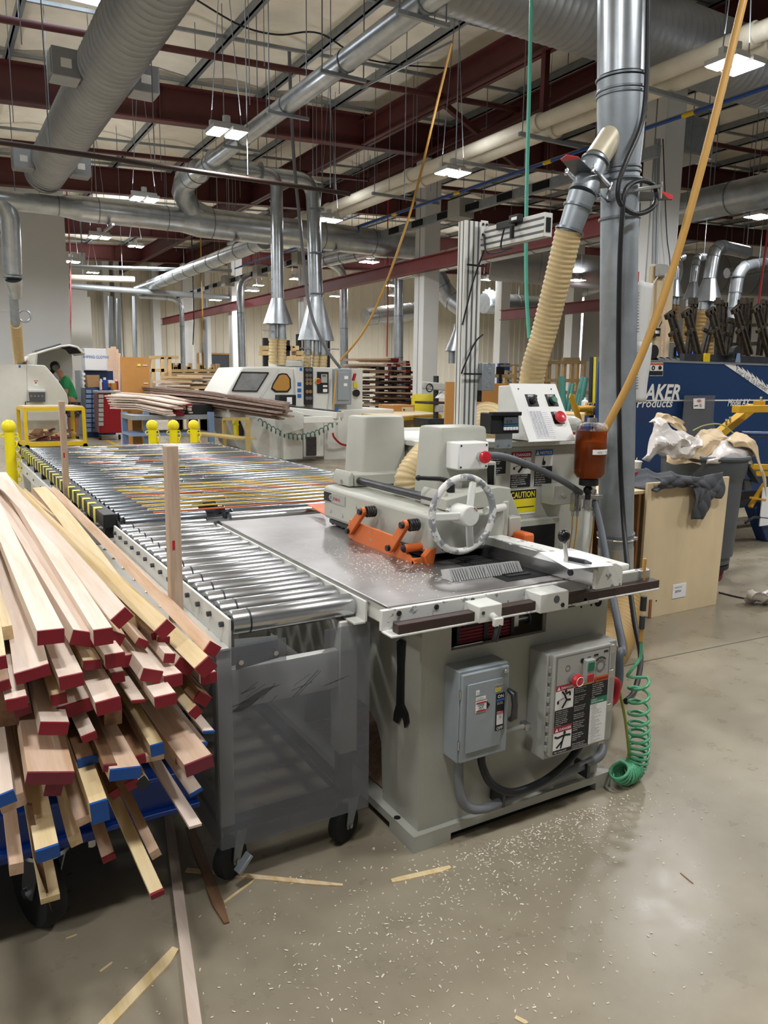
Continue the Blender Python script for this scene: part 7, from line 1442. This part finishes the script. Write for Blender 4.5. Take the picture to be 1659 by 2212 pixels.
# ---- cantilever lumber rack with many boards
lr = thing('lumber_rack', 'black cantilever rack loaded with boards left of the white column', 'rack', at(830, 890, y=18.5))
for px in (765, 823, 850, 880): a = at(px, 800, y=18.8); MB().box(a.x-.09, a.x+.09, 18.75, 18.95, 0, a.z+.1).build('upright', 'black', lr, smooth=False)
for k in range(7):
    for px in (765, 823, 880): p = at(px, 803+12*k, y=18.7); MB().box(p.x-.04, p.x+.04, 17.9, 18.8, p.z-.04, p.z).build('rack_arm', 'black', lr, smooth=False)
random.seed(41)
for k in range(60):
    row = k % 9; py = 778+11.8*row+random.uniform(-2.5, 2.5); yy = 17.9+random.uniform(0, .8); x0 = random.uniform(735, 800) if row < 3 else random.uniform(765, 830); x1 = x0+random.uniform(60, 110)
    p = at(x0, py, y=yy); q = at(min(x1, 912), py+random.uniform(-1.5, 2.5), y=yy); o = prop(MB().bar(p, q, random.uniform(.1, .2), random.uniform(.03, .06)).build('rack_board', random.choice(('wood_a', 'wood_c', 'wood_far')) if row < 4 else random.choice(('wood_d', 'wood_c', 'wood_walnut')), smooth=False), 'red ended board on the %s level of the black rack, %s laid there' % (ORD[row], ORD[k//9]), 'board', 'boards on the lumber rack')
    d_ = (q-p).normalized(); MB().bar(q-d_*.12, q+d_*.005, .205, .065).build('painted_end', 'end_red', o, smooth=False)
# ---- black upright rack with stock behind the moulder
ur = thing('stock_rack', 'black upright rack with pale stock behind the moulder', 'rack', at(640, 800, y=17))
for px, y0 in ((573, 730), (585, 735), (620, 735), (645, 722), (660, 735), (707, 722)): a = at(px, y0, y=17); MB().box(a.x-.05, a.x+.05, 16.95, 17.05, 0, a.z).build('upright', 'black', ur, smooth=False)
for py in (753, 772): MB().bar(at(573, py, y=17), at(660, py, y=17), .06, .05).build('rack_arm', 'black', ur, smooth=False)
random.seed(43)
for k in range(12): 
    x0 = 560+random.uniform(0, 90); py = 752+random.randint(0, 3)*11; p = at(x0, py, y=17.05); q = at(x0+random.uniform(20, 50), py, y=17.05); prop(MB().bar(p, q, .3, .1).build('stock_block', 'wood_far', smooth=False), 'pale wood stock stacked on the rack behind the moulder', 'board', 'stock behind the moulder')
# ---- wood racks far left of the moulder
rk = thing('drying_rack', 'pale wooden drying rack of posts and rails before the far wall', 'rack', at(430, 830, y=22))
random.seed(44)
for k in range(22): px = 360+random.uniform(0, 115); p = at(px, 790+random.uniform(-6, 10), y=22); MB().box(p.x-.05, p.x+.05, 21.95, 22.05, 0, p.z).build('post', 'wood_far', rk, smooth=False)
for py in (800, 808, 820, 830): MB().bar(at(350, py+1, y=21.9), at(480, py, y=21.9), .1, .08).build('rail', 'wood_far', rk, smooth=False)
for k in range(12): 
    x0 = 330+random.uniform(0, 90); py = 812+k*2.2; p = at(x0, py, y=19.5); q = at(x0+random.uniform(60, 120), py+1.5, y=19.2); prop(MB().bar(p, q, .8, .05).build('stacked_board', 'wood_far' if k % 3 else 'wood_a', smooth=False), 'pale board in the flat stack behind the steel bench, %s from the top' % ORD[k], 'board', 'flat board stacks')
for k in range(7): 
    px = 234+random.uniform(0, 25); p = at(px, 748+random.uniform(0, 25), y=26); prop(MB().bar(p, at(px+random.uniform(-4, 6), 850, y=25.6), .16, .06).build('leaning_board', 'wood_c', smooth=False), 'board leaning upright behind the white carton, %s of seven' % ORD[k], 'board', 'leaning boards by the carton')
fr_ = thing('assembly_rack', 'pale wooden frame structure behind the hardboard sheet', 'frame', at(350, 830, y=20))
for a, b in (((322, 772), (385, 772)), ((350, 772), (352, 905)), ((366, 772), (368, 905)), ((322, 800), (360, 800)), ((330, 775), (331, 905))): MB().bar(at(*a, y=20), at(*b, y=20), .08, .08).build('rail', 'wood_far', fr_, smooth=False)
hs = thing('hardboard_sheet', 'tall orange hardboard sheet standing behind the pale boards', 'panel', at(293, 900, y=17)); rect(260, 771, 325, 855, 17.0, .04, 'sheet', 'hardboard', hs, floor=True); rect(297, 786, 304, 791, 16.98, .02, 'paper_note', 'tape_yellow', hs); rect(308, 788, 318, 790, 16.98, .02, 'tape', 'white', hs); rect(311, 827, 320, 829, 16.98, .02, 'tape', 'white', hs)
# ================================================================ machining centre at left
CY_ = 18.9; cn = thing('machining_centre', 'large light grey machining centre with raised hood at left', 'machine', at(40, 968, y=CY_))
poly([(-160, 966), (-160, 788), (57, 787), (60, 966)], CY_, 2.4, 'cabinet', 'moulder_white', cn)
poly([(60, 966), (57, 787), (97, 789), (112, 806), (125, 822), (136, 838), (145, 852), (148, 868), (147, 876), (140, 884), (140, 966)], CY_, .14, 'side_shroud', 'moulder_white', cn, .02)
poly([(60, 966), (60, 870), (110, 880), (110, 966)], CY_+.3, 1.6, 'bed', 'grey_wall', cn)
# raised hood: curved shell
prf = [(57, 786), (60, 770), (78, 762), (100, 755), (130, 746), (150, 744), (168, 748), (178, 758), (185, 764)]
m = MB(); fr2 = [at(a, b, y=CY_+.1) for a, b in prf]; m.add(fr2+[p+V((0, 1.5, 0)) for p in fr2], [(i, i+1, i+1+len(fr2), i+len(fr2)) for i in range(len(fr2)-1)]); o = m.build('raised_hood', 'moulder_white', cn, ang=60); o.modifiers.new('s', 'SOLIDIFY').thickness = .04
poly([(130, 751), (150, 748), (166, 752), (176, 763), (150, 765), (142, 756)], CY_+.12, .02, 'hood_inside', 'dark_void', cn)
MB().bar(at(72, 760, y=CY_+.6), at(128, 744, y=CY_+.6), .5, .03).build('hood_window', 'glass_dark', cn, smooth=False)
poly([(80, 788), (82, 762), (140, 750), (155, 766), (158, 830), (140, 830)], CY_+1.55, .05, 'rear_shroud', 'moulder_white', cn)
poly([(58, 787), (62, 766), (80, 762), (74, 787)], CY_+.06, .3, 'bellows', 'moulder_white', cn, .02)
rect(33, 779, 58, 787, CY_+.4, .4, 'duct_collar', 'white', cn, .02)
rect(40, 789, 45, 794, CY_-.01, .01, 'badge', 'sign_blue', cn); rect(73, 822, 82, 834, CY_-.01, .01, 'warning_label', 'white', cn); rect(73, 822, 82, 824, CY_-.015, .01, 'label_stripe', 'sign_orange', cn); rect(75, 826, 80, 828, CY_-.015, .01, 'label_mark', 'ink', cn)
rect(62, 841, 98, 847, CY_-.1, .1, 'chute_hinge', 'moulder_white', cn, .01); poly([(62, 847), (98, 847), (98, 868), (64, 868)], CY_-.12, .06, 'clear_chute', 'glass_dark', cn, .01)
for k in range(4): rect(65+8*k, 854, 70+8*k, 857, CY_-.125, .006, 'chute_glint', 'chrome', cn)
hose('chute_frame', '', [at(52, 880, y=CY_-.1), at(55, 880, y=CY_-.1), at(55, 868, y=CY_-.1), at(64, 868, y=CY_-.1)], .012, 'ink', parent=cn, k=1)
MB().box(at(-160, 966, y=CY_).x, at(140, 966, y=CY_).x, CY_+.05, CY_+2, 0, .07).build('plinth', 'black', cn, smooth=False)
# ---- the operator leaning in
def skinned(nm, joints, edges, m_, par, sub=2):
    off = _off(par); me = bpy.data.meshes.new(nm); o = bpy.data.objects.new(nm, me); col.objects.link(o); o.parent = par
    me.from_pydata([tuple(V(p)-off) for p, r in joints], edges, []); me.materials.append(MATS[m_])
    sk = o.modifiers.new('skin', 'SKIN'); sk.use_smooth_shade = True
    for i, (p, r) in enumerate(joints):
        sv = me.skin_vertices[0].data[i]; sv.radius = (r, r) if not isinstance(r, tuple) else r; sv.use_root = (i == 0)
    s2 = o.modifiers.new('sub', 'SUBSURF'); s2.levels = sub; s2.render_levels = sub; return o
PY = 19.9; pr = thing('person', 'person in green shirt and plaid shorts with ear muffs leaning into the machine', 'person', (at(160, 950, y=PY).x, PY, 0))
q = lambda px, py, dy=0: at(px, py, y=PY+dy)
zf = q(160, 944).z; hip = q(158, 872); che = q(139, 826); nk = q(126, 805); hd_ = q(117, 794)
fl_ = lambda px, dy: V((q(px, 944).x, PY+dy, .03))
J = [(hip, .15), (hip.lerp(che, .5), .145), (che, .16), (nk+V((.06, 0, -.02)), .07), (hd_+V((.05, 0, -.03)), .08), (hd_, .10),
     (hip+V((-.02, -.1, -.06)), .105), (q(151, 908, -.1), .075), (q(153, 938, -.1), .04), (fl_(153, -.1), .045), (fl_(149, -.16), .04),
     (hip+V((.02, .1, -.06)), .105), (q(164, 908, .1), .075), (q(165, 938, .1), .04), (fl_(165, .1), .045), (fl_(161, .06), .04),
     (che+V((.02, -.2, .05)), .07), (q(143, 850, -.25), .05), (q(130, 862, -.2), .04), (q(120, 862, -.15), .035), (che+V((0, .2, .05)), .07), (q(128, 850, .25), .05), (q(112, 855, .2), .04)]
E_ = [(0, 1), (1, 2), (2, 3), (3, 4), (4, 5), (0, 6), (6, 7), (7, 8), (8, 9), (9, 10), (0, 11), (11, 12), (12, 13), (13, 14), (14, 15), (2, 16), (16, 17), (17, 18), (18, 19), (2, 20), (20, 21), (21, 22)]
skinned('body', J, E_, 'skin', pr)
skinned('shirt', [(hip+V((0, 0, .02)), .185), (hip.lerp(che, .5), .175), (che, .19), (nk+V((.08, 0, -.04)), .085), (che+V((.03, -.2, .05)), .095), (q(143, 843, -.24), .078), (che+V((0, .2, .05)), .095), (q(130, 843, .24), .078)], [(0, 1), (1, 2), (2, 3), (2, 4), (4, 5), (2, 6), (6, 7)], 'green_shirt', pr)
skinned('shorts', [(hip+V((0, 0, .0)), .18), (hip+V((-.02, -.1, -.07)), .13), (q(152, 905, -.1), .11), (hip+V((.02, .1, -.07)), .13), (q(164, 905, .1), .11)], [(0, 1), (1, 2), (0, 3), (3, 4)], 'plaid', pr)
MB().sph(hd_+V((.02, 0, .03)), .115, 16, 1.05).build('hair', 'hair', pr); MB().sph(hd_+V((-.05, -.02, -.09)), .06, 10).build('beard', 'hair', pr)
MB().cyl(hd_+V((.01, -.10, -.01)), hd_+V((.01, -.15, -.01)), .058, n=16).build('ear_muff', 'steel_dark', pr); MB().torus(hd_+V((.01, -.12, -.01)), (0, 1, 0), .06, .008, 16, 6).build('ear_muff_rim', 'hose_olive', pr)
for px, dy in ((153, -.1), (165, .1)): b = fl_(px, dy); MB().box(b.x-.2, b.x+.08, b.y-.05, b.y+.05, 0, .09).build('shoe', 'black', pr, bev=.03)
# ---- yellow framed scrap table
yt2 = thing('scrap_table', 'bright yellow framed table with scrap shelf before the machining centre', 'table', (2.3, 18, 0))
f = [at(53, 884, y=17.7), at(180, 884, y=17.7)]; zt_ = f[0].z; x0 = f[0].x; x1 = f[1].x; zb_ = at(60, 965, y=17.7).z
xr0 = at(38, 880, y=18.55).x; xr1 = at(155, 880, y=18.55).x
for x, y in ((x0, 17.7), (x1, 17.7), (xr0, 18.5), (xr1, 18.5)): MB().box(x-.035, x+.035, y-.03, y+.03, max(0, zb_-.05), zt_).build('leg', 'yellow', yt2, smooth=False)
for a, b in (((x0, 17.7), (x1, 17.7)), ((x1, 17.7), (xr1, 18.5)), ((xr1, 18.5), (xr0, 18.5)), ((xr0, 18.5), (x0, 17.7))): MB().bar((a[0], a[1], zt_), (b[0], b[1], zt_), .05, .07).build('top_frame', 'yellow', yt2, smooth=False); MB().bar((a[0], a[1], .10), (b[0], b[1], .10), .05, .09).build('shelf_frame', 'yellow', yt2, smooth=False)
MB().prism([(x0, 17.7, zt_+.03), (x1, 17.7, zt_+.03), (xr1, 18.5, zt_+.03), (xr0, 18.5, zt_+.03)], (0, 0, .03)).build('table_top', 'plywood', yt2, smooth=False); MB().prism([(x0, 17.7, .12), (x1, 17.7, .12), (xr1, 18.5, .12), (xr0, 18.5, .12)], (0, 0, .02)).build('shelf', 'plywood', yt2, smooth=False)
for x, y in ((x0, 17.7), (x1, 17.7), (xr0, 18.5), (xr1, 18.5)): MB().cyl((x, y-.03, .05), (x, y+.03, .05), .05, n=12).build('table_wheel', 'black_rubber', yt2)
random.seed(51)
for k in range(34):
    c = V((random.uniform(xr0+.25, x1-.25), random.uniform(17.85, 18.35), .17+random.uniform(0, .22)*(1-abs((k % 17)/17-.5)))); a = random.uniform(0, 3.1); d_ = V((math.cos(a), .4*math.sin(a), random.uniform(-.3, .3)))*random.uniform(.08, .22)
    prop(MB().bar(c-d_, c+d_, random.uniform(.08, .18), random.uniform(.02, .06)).build('scrap_block', random.choice(('wood_c', 'wood_d', 'wood_far', 'end_darkred')), smooth=False), 'wood scrap block heaped on the yellow table shelf', 'scrap wood', 'scraps under the yellow table')
# ---- yellow chain posts
def bollard(px, yy, label, rpx):
    top = at(px, 908, y=yy); r = rpx; c = V((top.x, yy, 0)); zt_ = top.z; t = thing('chain_post', label, 'chain post', c, 'yellow chain posts')
    MB().cyl(c+V((0, 0, .03)), V((c.x, c.y, zt_-r)), r*.72, r*.68, n=20).build('post', 'bollard_yellow', t); MB().sph((c.x, c.y, zt_-r*.9), r, 20).build('ball_top', 'bollard_yellow', t); MB().lathe([(.17, 0), (.17, .02), (.05, .05)], c, n=24).build('base', 'bollard_yellow', t)
    for s_ in (-1, 1): MB().torus((c.x+s_*r*.85, c.y, zt_-r*2.1), (0, 1, 0), .018, .006, 12, 6).build('chain_loop', 'bollard_yellow', t)
    for k in range(9): MB().torus((c.x+r*.85, c.y-.01, zt_-r*2.1-.035-.045*k), (1, 0, 0) if k % 2 else (0, 1, 0), .022, .006, 10, 5).build('chain_link', 'bollard_yellow', t)
bollard(18, 7.6, 'yellow chain post at the left edge beyond the pile', .063); bollard(328, 8.15, 'leftmost of three yellow chain posts behind the roller table', .06); bollard(374, 8.1, 'middle one of three yellow chain posts behind the roller table', .06); bollard(418, 8.4, 'rightmost of three yellow chain posts behind the roller table', .06)
# ---- tool storage
bc_ = thing('drawer_cabinet', 'pale blue drawer cabinet beside the leaning person', 'cabinet', at(205, 935, y=20.5)); rect(184, 838, 214, 938, 20.6, .9, 'body', 'blue_paint', bc_, .01, True)
for j in range(2):
    for k in range(9): rect(186+14*j, 842+10.4*k, 198+14*j, 850+10.4*k, 20.55, .05, 'drawer', 'blue_cab', bc_, .004)
gc_ = thing('peg_cabinet', 'grey steel cabinet side with hooks beside the drawer cabinet', 'cabinet', at(175, 935, y=21)); rect(172, 800, 183, 930, 21.2, .8, 'side', 'box_grey', gc_, .01, True)
for k in range(10): disc(180, 808+10*k, 21.2, .035, 'hook', 'white', gc_, .1)
bb_ = thing('back_board', 'dark blue tool cabinet back panel above the drawers', 'panel', at(215, 838, y=21.5)); rect(182, 800, 246, 842, 21.5, .1, 'panel', 'navy', bb_, .01, True)
rc_ = thing('tool_chest', 'red rolling tool chest right of the blue drawers', 'tool chest', at(235, 938, y=19.6)); rect(211, 848, 264, 935, 19.6, .6, 'body', 'red_paint', rc_, .02); rect(211, 845, 266, 849, 19.55, .7, 'top', 'galv', rc_)
for k in range(7): rect(213, 852+10*k, 224, 860+10*k, 19.56, .04, 'drawer', 'panel_grey', rc_, .005)
for px in (216, 258): c = at(px, 940, y=19.7); MB().cyl((c.x-.02, 19.7, .06), (c.x+.02, 19.7, .06), .06, n=14).build('wheel', 'black_rubber', rc_)
rect(240, 849, 252, 853, 19.58, .02, 'label', 'white', rc_)
wb_ = thing('wiping_cloth_carton', 'large white carton of wiping cloths on the shelf behind the person', 'carton', at(207, 800, y=21.3)); rect(182, 752, 232, 800, 21.3, .5, 'carton', 'paper', wb_, .01); p = at(207, 774, y=21.29); text('WIPING CLOTHS', p, .1, 'sign_blue', wb_, align='CENTER', bold=.01, sx=.85)
cx_ = thing('cardboard_box', 'brown cardboard box on the tool cabinet', 'box', at(200, 838, y=20.9)); poly([(187, 810), (215, 810), (215, 836), (190, 837)], 20.9, .4, 'box_body', 'cardboard', cx_)
for px, m_, l, r, h0 in ((227, 'bluetarp', 'blue spray can on the tool cabinet', .07, 817), (222, 'end_darkred', 'dark bottle beside the blue spray can', .05, 822), (219, 'white', 'white capped bottle beside the cardboard box', .045, 820), (246, 'glass_warm', 'amber bottle on the tool cabinet', .08, 824), (252, 'red', 'red bottle on the tool cabinet end', .05, 820)):
    a = at(px, 842, y=20.8); b = at(px, h0, y=20.8); t = thing('spray_bottle', l, 'bottle', a); MB().cyl(a, V((a.x, 20.8, b.z-.04)), r, n=14).build('bottle_body', m_, t); MB().cyl(V((a.x, 20.8, b.z-.04)), V((a.x, 20.8, b.z+.02)), r*.5, n=10).build('cap', 'white', t)
ob = thing('orange_box', 'orange and white carton on the tool cabinet', 'box', at(237, 835, y=20.85)); rect(234, 821, 244, 836, 20.85, .2, 'carton', 'white', ob); rect(234, 828, 241, 834, 20.84, .02, 'print', 'sign_orange', ob)
# ================================================================ right middle: racks, tubes, lever
wr_ = thing('wood_rack', 'pale wooden rack of posts and rails behind the green tubes', 'rack', at(1220, 860, y=16))
random.seed(61)
for px, t0, t1 in ((1172, 775, 850), (1187, 775, 850), (1206, 778, 850), (1220, 775, 850), (1236, 776, 830), (1248, 776, 830), (1262, 780, 850), (1060, 800, 850), (1112, 790, 850), (1092, 800, 850), (1180, 780, 850)): a = at(px, t0, y=16); b = V((a.x, 16, 0)); MB().bar(a, b, .09, .09).build('post', 'wood_far', wr_, smooth=False)
for y0, xa, xb in ((783, 1165, 1265), (776, 1215, 1250), (822, 1165, 1300), (812, 1055, 1115), (848, 1060, 1270), (776, 1170, 1190)): MB().bar(at(xa, y0, y=15.9), at(xb, y0, y=15.9), .08, .09).build('rail', 'wood_far', wr_, smooth=False)
bs_ = thing('blue_shelving', 'blue bracket shelving with dark parts left of the tan hose', 'shelf', at(1100, 840, y=17)); 
for px in (1084, 1096, 1080): MB().bar(at(px, 785, y=17), V((at(px, 785, y=17).x, 17, 0)), .12, .08).build('upright', 'bluetarp', bs_, smooth=False)
for py in (790, 803, 818, 826): MB().bar(at(1078, py, y=17), at(1118, py, y=17), .1, .06).build('shelf', 'panel_grey', bs_, smooth=False)
mn = thing('monitor', 'black monitor standing before the blue shelving', 'monitor', at(1082, 805, y=15.5)); rect(1074, 792, 1090, 809, 15.5, .05, 'screen_panel', 'black', mn, .01); rect(1080, 809, 1084, 815, 15.5, .05, 'stand', 'black', mn, floor=True)
for i, (x0, y0, x1, y1, r, l) in enumerate(((1213, 815, 1217, 890, .075, 'tall green tube standing upright, leftmost'), (1235, 830, 1224, 895, .065, 'short green tube leaning left'), (1262, 817, 1248, 895, .09, 'tall green tube leaning at right'), (1256, 832, 1240, 898, .07, 'dark green tube leaning behind the yellow lever'))):
    a = at(x0, y0, y=8.0); b = at(x1, y1, y=7.9); t = thing('green_tube', l, 'tube', b, 'green tubes behind the pendant'); MB().cyl(b, a, r*.62, n=18).build('tube_wall', 'tube_green', t); d_ = (a-b).normalized(); MB().cyl(a, a+d_*.004, r*.5, n=18).build('tube_mouth', 'navy', t)
tb2 = thing('tube_bin', 'dark red bin edge holding the green tubes', 'bin', at(1235, 900, y=7.9)); rect(1205, 889, 1290, 930, 7.8, .5, 'bin_box', 'red_paint', tb2, .01, True)
bt2 = thing('wood_bench_edge', 'thick wooden bench top behind the lubricator bottle', 'bench', at(1260, 900, y=7)); rect(1215, 894, 1300, 912, 6.8, 1.0, 'bench_top', 'wood_far', bt2, .01); rect(1215, 912, 1225, 990, 6.9, .1, 'leg', 'wood_far', bt2, floor=True); rect(1290, 912, 1300, 990, 6.9, .1, 'leg', 'wood_far', bt2, floor=True)
for px, m_, l in ((1275, 'black', 'dark plastic roll standing left of the grey duct'), (1281, 'sign_yellow', 'yellow plastic strip roll standing left of the grey duct'), (1289, 'acrylic', 'clear plastic roll standing left of the grey duct')):
    a = at(px+3, 772, y=8.3); b = at(px-1, 895, y=8.2); prop(MB().cyl(b, a, .028 if px < 1285 else .045, n=14).build('plastic_roll', m_), l, 'roll', 'plastic rolls')
yl = thing('yellow_lever', 'yellow lever arm on a flanged shaft behind the pendant', 'lever', at(1250, 900, y=5.2)); p = at(1278, 897, y=5.27); MB().box(p.x-.03, p.x+.03, 5.27, 5.33, 0, p.z+.1).build('stand_post', 'navy', yl, smooth=False); a = at(1235, 856, y=5.2); b = at(1253, 908, y=5.2)
d_ = (b-a).normalized(); s_ = V((d_.z, 0, -d_.x))*.028
MB().prism([a+s_, a-d_*.028, a-s_, b-s_, b+d_*.02, b+s_], (0, .015, 0)).build('lever_arm', 'amber_yellow', yl, bev=.004, smooth=False); MB().cyl(at(1247, 883, y=5.22), at(1280, 882, y=5.25), .03, n=18).build('shaft', 'amber_yellow', yl); rect(1268, 870, 1288, 897, 5.25, .02, 'flange', 'amber_yellow', yl, .003)
for px, py in ((1271, 874), (1281, 874), (1280, 893)): disc(px, py, 5.25, .012, 'flange_bolt', 'steel', yl, .02)
MB().torus(at(1277, 882, y=5.24), (1, 0, 0), .033, .005, 18, 6).build('shaft_ring', 'steel', yl)
pg = thing('pump_bottle', 'white pump bottle among the green tubes', 'bottle', at(1263, 875, y=7.7)); a = at(1263, 876, y=7.7); MB().lathe([(.045, 0), (.045, .06), (.012, .085), (.012, .1)], a, n=16).build('bottle_body', 'white', pg); MB().cyl(a+V((-.02, 0, .1)), a+V((.02, 0, .1)), .006, n=8).build('pump_head', 'white', pg)
wc2 = thing('rear_motor_cover', 'rounded light grey motor cover behind the control pendant', 'cover', at(1235, 930, y=3.3)); a = at(1228, 900, y=3.3); b = at(1262, 950, y=3.3); MB().box(a.x, b.x, 3.3, 3.6, 1.262, a.z).build('shell', 'saw_white', wc2, bev=.05); MB().box(a.x-.01, b.x+.01, 3.29, 3.61, 1.262, 1.272).build('shell_flange', 'saw_white', wc2, bev=.002)
# cables hanging down before the far wall
for px, y0, y1, yy, m_, l in ((418, 650, 745, 27, 'hose_black', 'coiled black cable hanging on the far white column'), (437, 655, 740, 27, 'hose_yellow', 'tan cord hanging right of the far white column'), (1033, 560, 760, 9, 'hose_black', None), (837, 540, 770, 21, 'red', 'thin red drop cord hanging before the far wall'), (152, 560, 800, 24, 'rail_red', 'thin dark red drop cord hanging beside the partition')):
    if l: prop(MB().tube([V((at(px, y0, y=yy).x, yy, roofz(at(px, y0, y=yy).x)+.15)), at(px, y0, y=yy), at(px+1, (y0+y1)/2, y=yy), at(px-1, y1, y=yy)], .02, 5).build('hanging_cable', m_), l, 'cord')
make_texts()
